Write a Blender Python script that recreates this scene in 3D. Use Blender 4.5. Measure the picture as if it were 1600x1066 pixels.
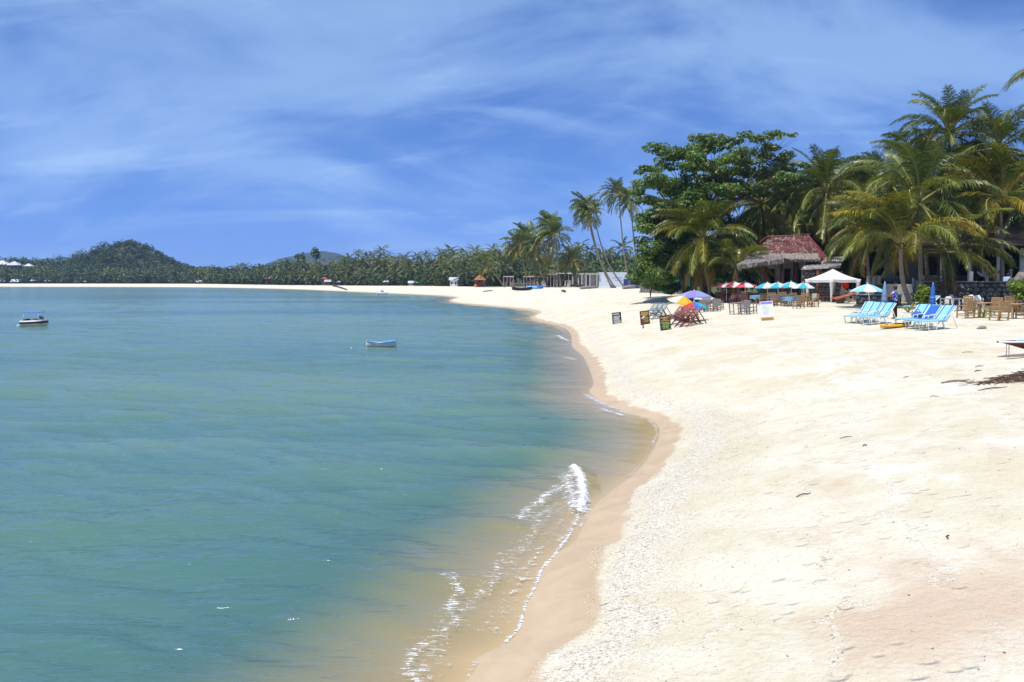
import bpy, math, random
import numpy as np
from mathutils import Vector, Matrix, Euler

for o in list(bpy.data.objects):
    bpy.data.objects.remove(o, do_unlink=True)
scene = bpy.context.scene
COL = scene.collection
R = math.radians
PI = math.pi

# ------------------------------------------------------------------ camera
F, H0, CAMZ = 1280.0, 437.5, 4.4
PITCH = math.atan((533.0 - H0) / F)
cam_d = bpy.data.cameras.new('camera')
cam_d.sensor_width = 36.0
cam_d.lens = 36.0 * F / 1600.0
cam_d.clip_start = 0.1
cam_d.clip_end = 20000.0
cam = bpy.data.objects.new('camera', cam_d)
COL.objects.link(cam)
cam.location = (0, 0, CAMZ)
cam.rotation_euler = (PI / 2 - PITCH, 0, 0)
scene.camera = cam

# ------------------------------------------------------------------ sun and sky
SUN_TO = Vector((-0.22, -0.27, 0.94)).normalized()          # towards the sun
SUN_EL = math.asin(SUN_TO.z)
SUN_AZ = math.atan2(SUN_TO.x, SUN_TO.y)
sun_d = bpy.data.lights.new('sun', 'SUN')
sun_d.energy = 4.7
sun_d.angle = R(0.55)
sun_d.color = (1.0, 0.955, 0.88)
sun = bpy.data.objects.new('sun', sun_d)
COL.objects.link(sun)
sun.rotation_euler = (-SUN_TO).to_track_quat('-Z', 'Y').to_euler()

world = bpy.data.worlds.new('World')
scene.world = world
world.use_nodes = True
wn, wl = world.node_tree.nodes, world.node_tree.links
wn.clear()
def wnode(t, **k):
    n = wn.new(t)
    for a, v in k.items():
        setattr(n, a, v)
    return n
w_out = wnode('ShaderNodeOutputWorld')
w_bg = wnode('ShaderNodeBackground')
w_bg.inputs['Strength'].default_value = 0.076
w_sky = wnode('ShaderNodeTexSky', sky_type='NISHITA', sun_disc=False, sun_elevation=SUN_EL,
              sun_rotation=SUN_AZ, altitude=0.0, air_density=1.0, dust_density=0.25, ozone_density=3.2)
w_hs = wnode('ShaderNodeHueSaturation')
w_hs.inputs['Hue'].default_value = 0.512
w_hs.inputs['Saturation'].default_value = 1.12
w_hs.inputs['Value'].default_value = 1.0
wl.new(w_sky.outputs['Color'], w_hs.inputs['Color'])
w_tc = wnode('ShaderNodeTexCoord')
w_sep = wnode('ShaderNodeSeparateXYZ')
wl.new(w_tc.outputs['Generated'], w_sep.inputs[0])
def wmath(op, a, b=None, clamp=False):
    n = wnode('ShaderNodeMath', operation=op, use_clamp=clamp)
    for i, v in enumerate((a, b)):
        if v is None: continue
        if isinstance(v, (int, float)): n.inputs[i].default_value = v
        else: wl.new(v, n.inputs[i])
    return n.outputs[0]
# flatten the pale band at the horizon: a deep tropical blue right down to the land
w_bw = wnode('ShaderNodeRGBToBW'); wl.new(w_hs.outputs['Color'], w_bw.inputs[0])
w_lum = wmath('MULTIPLY', wmath('POWER', w_bw.outputs[0], 0.45), 1.42)
w_blue = wnode('ShaderNodeMix', data_type='RGBA', blend_type='MULTIPLY')
w_blue.inputs['Factor'].default_value = 1.0
w_blue.inputs['A'].default_value = (0.46, 1.24, 3.65, 1)
wl.new(w_lum, w_blue.inputs['B'])
w_base = wnode('ShaderNodeMix', data_type='RGBA')
w_base.inputs['Factor'].default_value = 0.86
wl.new(w_hs.outputs['Color'], w_base.inputs['A']); wl.new(w_blue.outputs['Result'], w_base.inputs['B'])
w_z = wmath('ADD', wmath('MAXIMUM', w_sep.outputs['Z'], 0.0), 0.42)
w_u = wmath('DIVIDE', w_sep.outputs['X'], w_z)
w_v = wmath('DIVIDE', w_sep.outputs['Y'], w_z)
w_cmb = wnode('ShaderNodeCombineXYZ')
wl.new(w_u, w_cmb.inputs[0]); wl.new(w_v, w_cmb.inputs[1])
def cloud(scale, stretch, rot, lo, hi, detail, dist, offs):
    m = wnode('ShaderNodeMapping')
    m.inputs['Scale'].default_value = stretch
    m.inputs['Rotation'].default_value = (0, 0, rot)
    m.inputs['Location'].default_value = offs
    wl.new(w_cmb.outputs[0], m.inputs[0])
    n = wnode('ShaderNodeTexNoise', noise_dimensions='2D')
    n.inputs['Scale'].default_value = scale
    n.inputs['Detail'].default_value = detail
    n.inputs['Roughness'].default_value = 0.56
    n.inputs['Distortion'].default_value = dist
    wl.new(m.outputs[0], n.inputs['Vector'])
    mr = wnode('ShaderNodeMapRange', interpolation_type='SMOOTHSTEP')
    mr.inputs['From Min'].default_value = lo
    mr.inputs['From Max'].default_value = hi
    wl.new(n.outputs['Fac'], mr.inputs['Value'])
    return mr.outputs[0]
c_veil = cloud(1.25, (1.0, 1.5, 1), 0.35, 0.40, 0.68, 5.0, 0.35, (3.1, 1.7, 0))
c_wisp = cloud(2.4, (0.8, 2.6, 1), 0.22, 0.50, 0.76, 8.0, 0.45, (1.3, 5.2, 0))
c_sum = wmath('ADD', wmath('MULTIPLY', c_veil, 0.52), wmath('MULTIPLY', c_wisp, 0.34), clamp=True)
w_mix = wnode('ShaderNodeMix', data_type='RGBA')
w_mix.inputs['B'].default_value = (5.4, 8.1, 12.4, 1)
wl.new(c_sum, w_mix.inputs['Factor'])
wl.new(w_base.outputs['Result'], w_mix.inputs['A'])
wl.new(w_mix.outputs['Result'], w_bg.inputs['Color'])
wl.new(w_bg.outputs[0], w_out.inputs['Surface'])

scene.view_settings.view_transform = 'Standard'
scene.view_settings.look = 'None'
scene.view_settings.exposure = 0.15
scene.view_settings.gamma = 1.0
scene.view_settings.use_curve_mapping = False
scene.render.engine = 'CYCLES'
scene.cycles.max_bounces = 5
scene.cycles.diffuse_bounces = 3
scene.cycles.glossy_bounces = 2
world.cycles.sampling_method = 'MANUAL'
world.cycles.sample_map_resolution = 512
scene.cycles.transparent_max_bounces = 12
scene.cycles.volume_bounces = 1

# ------------------------------------------------------------------ material helpers
class NT:
    def __init__(self, name):
        self.m = bpy.data.materials.new(name)
        self.m.use_nodes = True
        self.n, self.l = self.m.node_tree.nodes, self.m.node_tree.links
        self.n.clear()
        self.out = self.n.new('ShaderNodeOutputMaterial')
    def node(self, t, **k):
        n = self.n.new(t)
        for a, v in k.items(): setattr(n, a, v)
        return n
    def set(self, sock, v):
        if hasattr(v, 'is_linked') or hasattr(v, 'links'): self.l.new(v, sock)
        else: sock.default_value = v
    def math(self, op, a, b=None, c=None, clamp=False):
        n = self.node('ShaderNodeMath', operation=op, use_clamp=clamp)
        for i, v in enumerate((a, b, c)):
            if v is not None: self.set(n.inputs[i], v)
        return n.outputs[0]
    def rng(self, v, a, b, c=0.0, d=1.0, smooth=True):
        n = self.node('ShaderNodeMapRange', interpolation_type='SMOOTHSTEP' if smooth else 'LINEAR')
        for i, x in zip(('Value', 'From Min', 'From Max', 'To Min', 'To Max'), (v, a, b, c, d)):
            self.set(n.inputs[i], x)
        return n.outputs[0]
    def mix(self, f, a, b, mode='MIX'):
        n = self.node('ShaderNodeMix', data_type='RGBA', blend_type=mode)
        self.set(n.inputs['Factor'], f); self.set(n.inputs['A'], a); self.set(n.inputs['B'], b)
        return n.outputs['Result']
    def pos(self, scale=(1, 1, 1), rot=(0, 0, 0), obj=False):
        if obj:
            s = self.node('ShaderNodeTexCoord').outputs['Object']
        else:
            s = self.node('ShaderNodeNewGeometry').outputs['Position']
        m = self.node('ShaderNodeMapping')
        m.inputs['Scale'].default_value = scale
        m.inputs['Rotation'].default_value = rot
        self.l.new(s, m.inputs[0])
        return m.outputs[0]
    def noise(self, vec, scale, detail=4.0, rough=0.55, dist=0.0):
        n = self.node('ShaderNodeTexNoise')
        n.inputs['Scale'].default_value = scale
        n.inputs['Detail'].default_value = detail
        n.inputs['Roughness'].default_value = rough
        n.inputs['Distortion'].default_value = dist
        self.l.new(vec, n.inputs['Vector'])
        return n.outputs['Fac']
    def vor(self, vec, scale, feature='F1'):
        n = self.node('ShaderNodeTexVoronoi', feature=feature)
        n.inputs['Scale'].default_value = scale
        self.l.new(vec, n.inputs['Vector'])
        return n
    def bump(self, h, strength, dist, normal=None):
        n = self.node('ShaderNodeBump')
        self.set(n.inputs['Height'], h)
        self.set(n.inputs['Strength'], strength)
        n.inputs['Distance'].default_value = dist
        if normal is not None: self.l.new(normal, n.inputs['Normal'])
        return n.outputs[0]
    def bsdf(self, color, rough=0.6, normal=None, metal=0.0, spec=0.5):
        n = self.node('ShaderNodeBsdfPrincipled')
        self.set(n.inputs['Base Color'], color)
        self.set(n.inputs['Roughness'], rough)
        self.set(n.inputs['Metallic'], metal)
        self.set(n.inputs['Specular IOR Level'], spec)
        if normal is not None: self.l.new(normal, n.inputs['Normal'])
        return n.outputs[0]
    def mixsh(self, f, a, b):
        n = self.node('ShaderNodeMixShader')
        self.set(n.inputs[0], f); self.l.new(a, n.inputs[1]); self.l.new(b, n.inputs[2])
        return n.outputs[0]
    def done(self, sh):
        self.l.new(sh, self.out.inputs['Surface'])
        return self.m
    def attr(self, name):
        return self.node('ShaderNodeAttribute', attribute_name=name)

def c4(c): return (c[0], c[1], c[2], 1.0)

def mat_plain(name, col, rough=0.6, var=0.25, scale=6.0, bump=0.0, metal=0.0, spec=0.4, stretch=(1, 1, 1)):
    """base colour broken by two octaves of wear noise"""
    t = NT(name)
    v = t.pos(stretch, obj=True)
    n1 = t.noise(v, scale, 5.0)
    n2 = t.noise(v, scale * 7.3, 3.0)
    f = t.math('ADD', t.math('MULTIPLY', n1, 0.65), t.math('MULTIPLY', n2, 0.35))
    dark = c4([x * (1 - var) for x in col]); lite = c4([min(1, x * (1 + var * 0.7)) for x in col])
    c = t.mix(t.rng(f, 0.3, 0.7), dark, lite)
    rnd = t.node('ShaderNodeObjectInfo').outputs['Random']
    c = t.mix(0.5, c, t.mix(1.0, c, t.mix(rnd, c4((0.72, 0.74, 0.76)), c4((1.15, 1.1, 1.05))), 'MULTIPLY'))
    nm = t.bump(f, 0.6, bump) if bump else None
    return t.done(t.bsdf(c, rough, nm, metal, spec))

def mat_leaf(name, col, col2, trans=0.35, rough=0.42, scale=0.8, tone=False):
    """thin leaf: reflects one tone, lets some light through; tint follows the object's own colour"""
    t = NT(name)
    v = t.pos(obj=False)
    n = t.noise(v, scale, 3.0)
    oi = t.node('ShaderNodeObjectInfo')
    c = t.mix(t.rng(n, 0.33, 0.67), c4(col), c4(col2))
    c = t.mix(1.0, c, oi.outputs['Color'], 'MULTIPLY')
    c = t.mix(1.0, c, t.mix(oi.outputs['Random'], c4((0.7, 0.74, 0.7)), c4((1.25, 1.2, 1.1))), 'MULTIPLY')
    if tone:
        tn = t.attr('tone').outputs['Fac']; cc = t.node('ShaderNodeCombineColor')
        for i_ in range(3): t.l.new(tn, cc.inputs[i_])
        c = t.mix(1.0, c, cc.outputs[0], 'MULTIPLY')
    a = t.bsdf(c, rough, None, 0.0, 0.5)
    tr = t.node('ShaderNodeBsdfTranslucent')
    t.l.new(t.mix(1.0, c, c4((1.3, 1.25, 0.55)), 'MULTIPLY'), tr.inputs['Color'])
    return t.done(t.mixsh(trans, a, tr.outputs[0]))

def mat_cloth(name, col, trans=0.35, var=0.1):
    t = NT(name)
    v = t.pos(obj=True)
    n = t.noise(v, 5.0, 4.0)
    c = t.mix(t.rng(n, 0.3, 0.7), c4([x * (1 - var) for x in col]), c4(col))
    a = t.bsdf(c, 0.75, None, 0.0, 0.25)
    tr = t.node('ShaderNodeBsdfTranslucent')
    t.l.new(c, tr.inputs['Color'])
    return t.done(t.mixsh(trans, a, tr.outputs[0]))

# ------------------------------------------------------------------ mesh helpers
def np_mesh(name, verts, faces, mat=None, smooth=False):
    verts = np.asarray(verts, dtype=np.float32); faces = np.asarray(faces, dtype=np.int32)
    k = faces.shape[1]
    me = bpy.data.meshes.new(name)
    me.vertices.add(len(verts)); me.vertices.foreach_set('co', verts.ravel())
    me.loops.add(faces.size); me.loops.foreach_set('vertex_index', faces.ravel())
    me.polygons.add(len(faces))
    me.polygons.foreach_set('loop_start', np.arange(0, faces.size, k, dtype=np.int32))
    if smooth: me.polygons.foreach_set('use_smooth', np.ones(len(faces), dtype=bool))
    me.update(calc_edges=True)
    if mat: me.materials.append(mat)
    return me

def link(name, data, parent=None, loc=None, rot=None):
    o = bpy.data.objects.new(name, data)
    COL.objects.link(o)
    if parent is not None: o.parent = parent
    if loc is not None: o.location = loc
    if rot is not None: o.rotation_euler = rot
    return o

def tag(o, label=None, cat=None, group=None, kind=None):
    if label: o['label'] = label
    if cat: o['category'] = cat
    if group: o['group'] = group
    if kind: o['kind'] = kind
    return o

def thing(name, label, cat, loc=(0, 0, 0), rz=0.0, group=None):
    o = link(name, None, None, loc, (0, 0, rz))
    o.empty_display_size = 0.2
    return tag(o, label, cat, group)

def copy_tree(o, parent=None):
    c = o.copy(); COL.objects.link(c); c.parent = parent
    for ch in o.children: copy_tree(ch, c)
    return c

class MB:
    def __init__(self): self.v, self.f, self.mi, self.sm = [], [], [], []
    def add(self, vs, fs, mi=0, sm=False):
        b = len(self.v); self.v += [tuple(p) for p in vs]
        for f in fs:
            self.f.append(tuple(i + b for i in f)); self.mi.append(mi); self.sm.append(sm)
        return self
    def box(self, c, s, rot=None, mi=0, bev=0.0):
        x, y, z = s[0] / 2, s[1] / 2, s[2] / 2
        if bev:
            b = min(bev, x * .45, y * .45, z * .45)
            vs = []
            for (sx, sy, sz) in [(a, d, e) for a in (-1, 1) for d in (-1, 1) for e in (-1, 1)]:
                vs += [(sx * (x - b), sy * (y - b), sz * z), (sx * (x - b), sy * y, sz * (z - b)), (sx * x, sy * (y - b), sz * (z - b))]
            import bmesh
            bm = bmesh.new()
            for p in vs: bm.verts.new(p)
            r = bmesh.ops.convex_hull(bm, input=bm.verts)
            bm.verts.index_update()
            fs = [[q.index for q in f.verts] for f in bm.faces]; vs = [tuple(q.co) for q in bm.verts]
            bm.free()
        else:
            vs = [(-x, -y, -z), (x, -y, -z), (x, y, -z), (-x, y, -z), (-x, -y, z), (x, -y, z), (x, y, z), (-x, y, z)]
            fs = [(0, 3, 2, 1), (4, 5, 6, 7), (0, 1, 5, 4), (1, 2, 6, 5), (2, 3, 7, 6), (3, 0, 4, 7)]
        M = Euler(rot).to_matrix() if rot else None
        vs = [(M @ Vector(p) if M else Vector(p)) + Vector(c) for p in vs]
        return self.add(vs, fs, mi)
    def bar(self, a, b, w, h=None, mi=0):
        """square bar from a to b"""
        a, b = Vector(a), Vector(b); h = h or w
        d = (b - a).normalized()
        u = d.cross(Vector((0, 0, 1)))
        if u.length < 1e-3: u = Vector((1, 0, 0))
        u.normalize(); n = u.cross(d).normalized()
        vs = [p + u * (sx * w / 2) + n * (sy * h / 2) for p in (a, b) for sx, sy in ((-1, -1), (1, -1), (1, 1), (-1, 1))]
        return self.add(vs, [(0, 1, 2, 3), (7, 6, 5, 4), (0, 4, 5, 1), (1, 5, 6, 2), (2, 6, 7, 3), (3, 7, 4, 0)], mi)
    def tube(self, pts, rad, n=6, mi=0, cap=True, sm=True):
        pts = [Vector(p) for p in pts]
        if isinstance(rad, (int, float)): rad = [rad] * len(pts)
        vs, fs = [], []
        up = Vector((0.0123, 0.917, 0.4))
        for i, p in enumerate(pts):
            d = (pts[min(i + 1, len(pts) - 1)] - pts[max(i - 1, 0)]).normalized()
            u = d.cross(up)
            if u.length < 0.05: u = d.cross(Vector((1, 0, 0)))
            u.normalize(); w = d.cross(u)
            for k in range(n):
                a = 2 * PI * k / n
                vs.append(p + (u * math.cos(a) + w * math.sin(a)) * rad[i])
        for i in range(len(pts) - 1):
            for k in range(n):
                k2 = (k + 1) % n
                fs.append((i * n + k, i * n + k2, (i + 1) * n + k2, (i + 1) * n + k))
        if cap:
            fs.append(tuple(range(n))[::-1]); fs.append(tuple((len(pts) - 1) * n + k for k in range(n)))
        return self.add(vs, fs, mi, sm)
    def lathe(self, prof, n=12, c=(0, 0, 0), mi=0, sm=True):
        vs, fs = [], []
        for r, z in prof:
            for k in range(n):
                a = 2 * PI * k / n
                vs.append((c[0] + r * math.cos(a), c[1] + r * math.sin(a), c[2] + z))
        for i in range(len(prof) - 1):
            for k in range(n):
                k2 = (k + 1) % n
                fs.append((i * n + k, i * n + k2, (i + 1) * n + k2, (i + 1) * n + k))
        if prof[0][0] > 1e-4: fs.append(tuple(range(n))[::-1])
        if prof[-1][0] > 1e-4: fs.append(tuple((len(prof) - 1) * n + k for k in range(n)))
        return self.add(vs, fs, mi, sm)
    def loft(self, sections, close=True, mi=0, sm=True, cap=True):
        n = len(sections[0]); vs = [p for s in sections for p in s]; fs = []
        for i in range(len(sections) - 1):
            for k in range(n if close else n - 1):
                k2 = (k + 1) % n
                fs.append((i * n + k, i * n + k2, (i + 1) * n + k2, (i + 1) * n + k))
        if cap and close:
            fs.append(tuple(range(n))[::-1]); fs.append(tuple((len(sections) - 1) * n + k for k in range(n)))
        return self.add(vs, fs, mi, sm)
    def ico(self, c, r, sub=1, jit=0.0, rng=random, mi=0, sm=True):
        import bmesh
        bm = bmesh.new(); bmesh.ops.create_icosphere(bm, subdivisions=sub, radius=1.0)
        if isinstance(r, (int, float)): r = (r, r, r)
        vs = []
        for q in bm.verts:
            k = 1 + rng.uniform(-jit, jit)
            vs.append((c[0] + q.co.x * r[0] * k, c[1] + q.co.y * r[1] * k, c[2] + q.co.z * r[2] * k))
        bm.verts.index_update()
        fs = [[q.index for q in f.verts] for f in bm.faces]
        bm.free()
        return self.add(vs, fs, mi, sm)
    def mesh(self, name, mats):
        me = bpy.data.meshes.new(name)
        me.from_pydata(self.v, [], self.f)
        if not isinstance(mats, (list, tuple)): mats = [mats]
        for m in mats: me.materials.append(m)
        me.polygons.foreach_set('material_index', self.mi)
        me.polygons.foreach_set('use_smooth', self.sm)
        me.update()
        return me
    def build(self, name, mats, parent=None, loc=None, rot=None):
        return link(name, self.mesh(name, mats), parent, loc, rot)

# ------------------------------------------------------------------ pixel <-> place (used only to survey positions in the photograph)
_cp, _sp = math.cos(PITCH), math.sin(PITCH)
def ray(px, py):
    x = (px - 800.0) / F; y = (533.0 - py) / F
    return Vector((x, _cp + y * _sp, -_sp + y * _cp))
def at_z(px, py, z):
    r = ray(px, py); t = (z - CAMZ) / r.z
    return Vector((r.x * t, r.y * t, z))
def at_d(px, py, D):
    r = ray(px, py); t = D / r.y
    return Vector((r.x * t, D, CAMZ + r.z * t))
# ------------------------------------------------------------------ terrain: one sheet, sand rising from the waterline
def vnoise(x, y, seed=0):
    x = np.asarray(x, dtype=np.float64); y = np.asarray(y, dtype=np.float64)
    xi = np.floor(x); yi = np.floor(y); fx = x - xi; fy = y - yi
    fx = fx * fx * (3 - 2 * fx); fy = fy * fy * (3 - 2 * fy)
    def h(a, b):
        s = np.sin(a * 127.1 + b * 311.7 + seed * 74.7) * 43758.5453
        return s - np.floor(s)
    return (h(xi, yi) * (1 - fx) + h(xi + 1, yi) * fx) * (1 - fy) + (h(xi, yi + 1) * (1 - fx) + h(xi + 1, yi + 1) * fx) * fy
def fnoise(x, y, seed=0, oct=3):
    t, a, s = 0, 0.5, 0
    for i in range(oct):
        t = t + a * vnoise(x * 2 ** i, y * 2 ** i, seed + i * 3); s += a; a *= 0.5
    return t / s - 0.5

SHORE_PX = [(731, 1063), (741, 1030), (790, 1006), (810, 985), (823, 941), (838, 915), (849, 888), (874, 862), (897, 846), (919, 806), (932, 785),
            (964, 761), (995, 735), (1022, 701), (1029, 671), (1014, 655), (978, 645), (940, 628), (920, 612), (927, 598), (919, 573), (910, 556),
            (894, 541), (892, 523), (879, 511), (856, 506), (828, 497), (840, 489.5), (829, 485), (803, 482), (761, 478), (710, 473.4),
            (702, 469), (714, 465.3), (690, 462.2), (634, 459.6), (550, 456), (440, 451.5), (300, 449), (150, 448.4), (0, 448.1)]
_pts = [(-9.0, -60.0), (-5.5, -14.0), (-3.0, 0.0), (-1.9, 5.0)] + [tuple(at_z(a, b, 0.0)[:2]) for a, b in SHORE_PX] + [(-520, 560), (-900, 600), (-2500, 900)]
def catmull(P, m):
    out = []
    for i in range(len(P) - 1):
        p0, p1, p2, p3 = P[max(i - 1, 0)], P[i], P[i + 1], P[min(i + 2, len(P) - 1)]
        for k in range(m):
            t = k / m
            out.append(tuple(0.5 * ((2 * p1[j]) + (-p0[j] + p2[j]) * t + (2 * p0[j] - 5 * p1[j] + 4 * p2[j] - p3[j]) * t * t + (-p0[j] + 3 * p1[j] - 3 * p2[j] + p3[j]) * t ** 3) for j in (0, 1)))
    out.append(P[-1])
    return out
SHORE = np.array(catmull(_pts, 3))
def seg_dist(x, y, P):
    if x.size < 200:
        P = np.asarray(P); a = P[:-1]; b_ = P[1:]; d = b_ - a
        t = np.clip(((x[..., None] - a[:, 0]) * d[:, 0] + (y[..., None] - a[:, 1]) * d[:, 1]) / (d[:, 0] ** 2 + d[:, 1] ** 2 + 1e-12), 0, 1)
        return np.sqrt(((x[..., None] - a[:, 0] - t * d[:, 0]) ** 2 + (y[..., None] - a[:, 1] - t * d[:, 1]) ** 2).min(-1))
    best = np.full(x.shape, 1e18)
    for i in range(len(P) - 1):
        ax, ay = P[i]; bx, by = P[i + 1]
        dx, dy = bx - ax, by - ay; L = dx * dx + dy * dy + 1e-12
        t = np.clip(((x - ax) * dx + (y - ay) * dy) / L, 0, 1)
        best = np.minimum(best, (x - ax - t * dx) ** 2 + (y - ay - t * dy) ** 2)
    return np.sqrt(best)
def in_poly(x, y, P):
    if x.size < 200:
        P = np.asarray(P, dtype=np.float64); Q = np.roll(P, -1, axis=0)
        dy = Q[:, 1] - P[:, 1]; dy = np.where(dy == 0, 1e-12, dy)
        X, Y = x[..., None], y[..., None]
        c = ((P[:, 1] > Y) != (Q[:, 1] > Y)) & (X < (Q[:, 0] - P[:, 0]) * (Y - P[:, 1]) / dy + P[:, 0])
        return (c.sum(-1) % 2) == 1
    ins = np.zeros(x.shape, dtype=bool)
    n = len(P)
    for i in range(n):
        x1, y1 = P[i]; x2, y2 = P[(i + 1) % n]
        if y1 == y2: continue
        c = ((y1 > y) != (y2 > y)) & (x < (x2 - x1) * (y - y1) / (y2 - y1) + x1)
        ins ^= c
    return ins
LAND = list(map(tuple, SHORE)) + [(-9000, 2000), (-9000, 9000), (9000, 9000), (9000, -9000), (-9, -9000)]
def shore_d(x, y):
    x = np.asarray(x, dtype=np.float64); y = np.asarray(y, dtype=np.float64)
    d = seg_dist(x, y, SHORE)
    return np.where(in_poly(x, y, LAND), d, -d)

def pd(px, D): return ((px - 800.0) / F * D, D)
VEG = [pd(-200, 620), pd(0, 592), pd(150, 585), pd(300, 560), pd(420, 452), pd(500, 405), pd(600, 356), pd(680, 310), pd(750, 268), pd(800, 262), pd(900, 268),
       pd(985, 255), pd(1003, 190), pd(1012, 125), pd(1060, 100), pd(1100, 90), pd(1170, 88), pd(1330, 78), pd(1440, 55), pd(1600, 44), (40, 36), (42, 0), (40, -60)]
VEGPOLY = VEG + [(40, -9000), (9000, -9000), (9000, 9000), (-9000, 9000), (-9000, 2000), (-900, 640)]
def veg_d(x, y):
    x = np.asarray(x, dtype=np.float64); y = np.asarray(y, dtype=np.float64)
    d = seg_dist(x, y, VEG)
    return np.where(in_poly(x, y, VEGPOLY), d, -d)

HILL_C = pd(210, 830)
def sstep(a, b, v):
    t = np.clip((v - a) / (b - a), 0, 1); return t * t * (3 - 2 * t)
def ground_z(x, y, d=None):
    x = np.asarray(x, dtype=np.float64); y = np.asarray(y, dtype=np.float64)
    if d is None: d = shore_d(x, y)
    top = 2.5 - 0.75 * sstep(130, 420, y)
    dp = np.maximum(d, 0)
    z = top * (1 - np.exp(-(dp / 7.6) ** 1.15))
    z = np.where(d < 0, np.maximum(0.15 * d, -3.0), z)
    # gentle unevenness of the dry sand
    amp = sstep(1.2, 5.0, d)
    z = z + amp * (0.06 * fnoise(x * 0.35, y * 0.35, 3, 3) + 0.02 * fnoise(x * 1.7, y * 1.7, 9, 3))
    # low bank of sand by the big tree
    mx, my = pd(1040, 92)
    z = z + 0.35 * np.exp(-((x - mx) / 7) ** 2 - ((y - my) / 9) ** 2)
    # land behind the far bay, with one round hill
    r2 = ((x - HILL_C[0]) ** 2 + (y - HILL_C[1]) ** 2)
    left = 1 - sstep(-470, -320, x)
    z = z + left * 12.0 * sstep(600, 760, y) + 33.0 * np.exp(-r2 / (2 * 31.0 ** 2)) + 9 * np.exp(-((x + 300) / 38) ** 2 - ((y - 850) / 60) ** 2)
    z = z + 10 * sstep(300, 480, y) * sstep(-60, 60, x)
    return z
def gz(x, y): return float(ground_z(np.array([x]), np.array([y]))[0])
def G(px, py, z0=2.4):
    z = z0
    for _ in range(14):
        p = at_z(px, py, z); zn = gz(p.x, p.y); z = 0.5 * z + 0.5 * zn
    return Vector((p.x, p.y, gz(p.x, p.y)))
def GD(px, D, dz=0.0):
    x, y = pd(px, D); return Vector((x, y, gz(x, y) + dz))

def polar(angs, rads):
    A, RR = np.meshgrid(angs, rads)
    x = np.sin(A) * RR; y = np.cos(A) * RR
    return x, y
def grid_faces(nr, nc, wrap=False):
    i = np.arange(nr - 1)[:, None]; j = np.arange(nc - 1 if not wrap else nc)[None, :]
    j2 = (j + 1) % nc
    a = i * nc + j; b = i * nc + j2; c = (i + 1) * nc + j2; d = (i + 1) * nc + j
    return np.stack([a + 0 * i, b + 0 * i, c + 0 * i, d + 0 * i], axis=-1).reshape(-1, 4)
def add_attr(me, name, vals):
    a = me.attributes.new(name, 'FLOAT', 'POINT')
    a.data.foreach_set('value', np.asarray(vals, dtype=np.float32).ravel())

angs = np.concatenate([np.radians(np.linspace(-180, -39, 48, endpoint=False)), np.radians(np.linspace(-39, 39, 480)), np.radians(np.linspace(39, 180, 49))[1:-1]])
rads = np.concatenate([[0.3, 1.0, 2.0], np.geomspace(3.0, 1000, 560), np.geomspace(1000, 5200, 30)[1:]])
gx, gy = polar(angs, rads)
gd = shore_d(gx, gy)
gzv = ground_z(gx, gy, gd)
gv = veg_d(gx, gy)
def px_blob(lst, x, y):
    m = np.zeros(x.shape)
    for (px, py, rx, ry, rot, s) in lst:
        p = G(px, py, 1.2)
        c, n = math.cos(rot), math.sin(rot)
        u = ((x - p.x) * c + (y - p.y) * n) / rx; v = (-(x - p.x) * n + (y - p.y) * c) / ry
        m = np.maximum(m, s * np.clip(1.25 - np.sqrt(u * u + v * v), 0, 1))
    return m
damp = px_blob([(1480, 960, 2.0, 1.3, 0.5, 1.0), (1590, 920, 1.6, 1.0, 0.2, 0.9), (1310, 770, 0.5, 1.6, -0.3, 0.5), (1400, 880, 0.8, 1.6, 0.2, 0.6), (1290, 755, 0.4, 1.0, 0, 0.4),
                (1500, 700, 0.5, 2.2, 0.4, 0.4), (1560, 880, 1.0, 1.0, 0, 0.5)], gx, gy)
me = np_mesh('ground', np.stack([gx, gy, gzv], -1).reshape(-1, 3), grid_faces(len(rads), len(angs), True), None, True)
add_attr(me, 'shore', gd); add_attr(me, 'veg', gv); add_attr(me, 'damp', damp)

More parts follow.
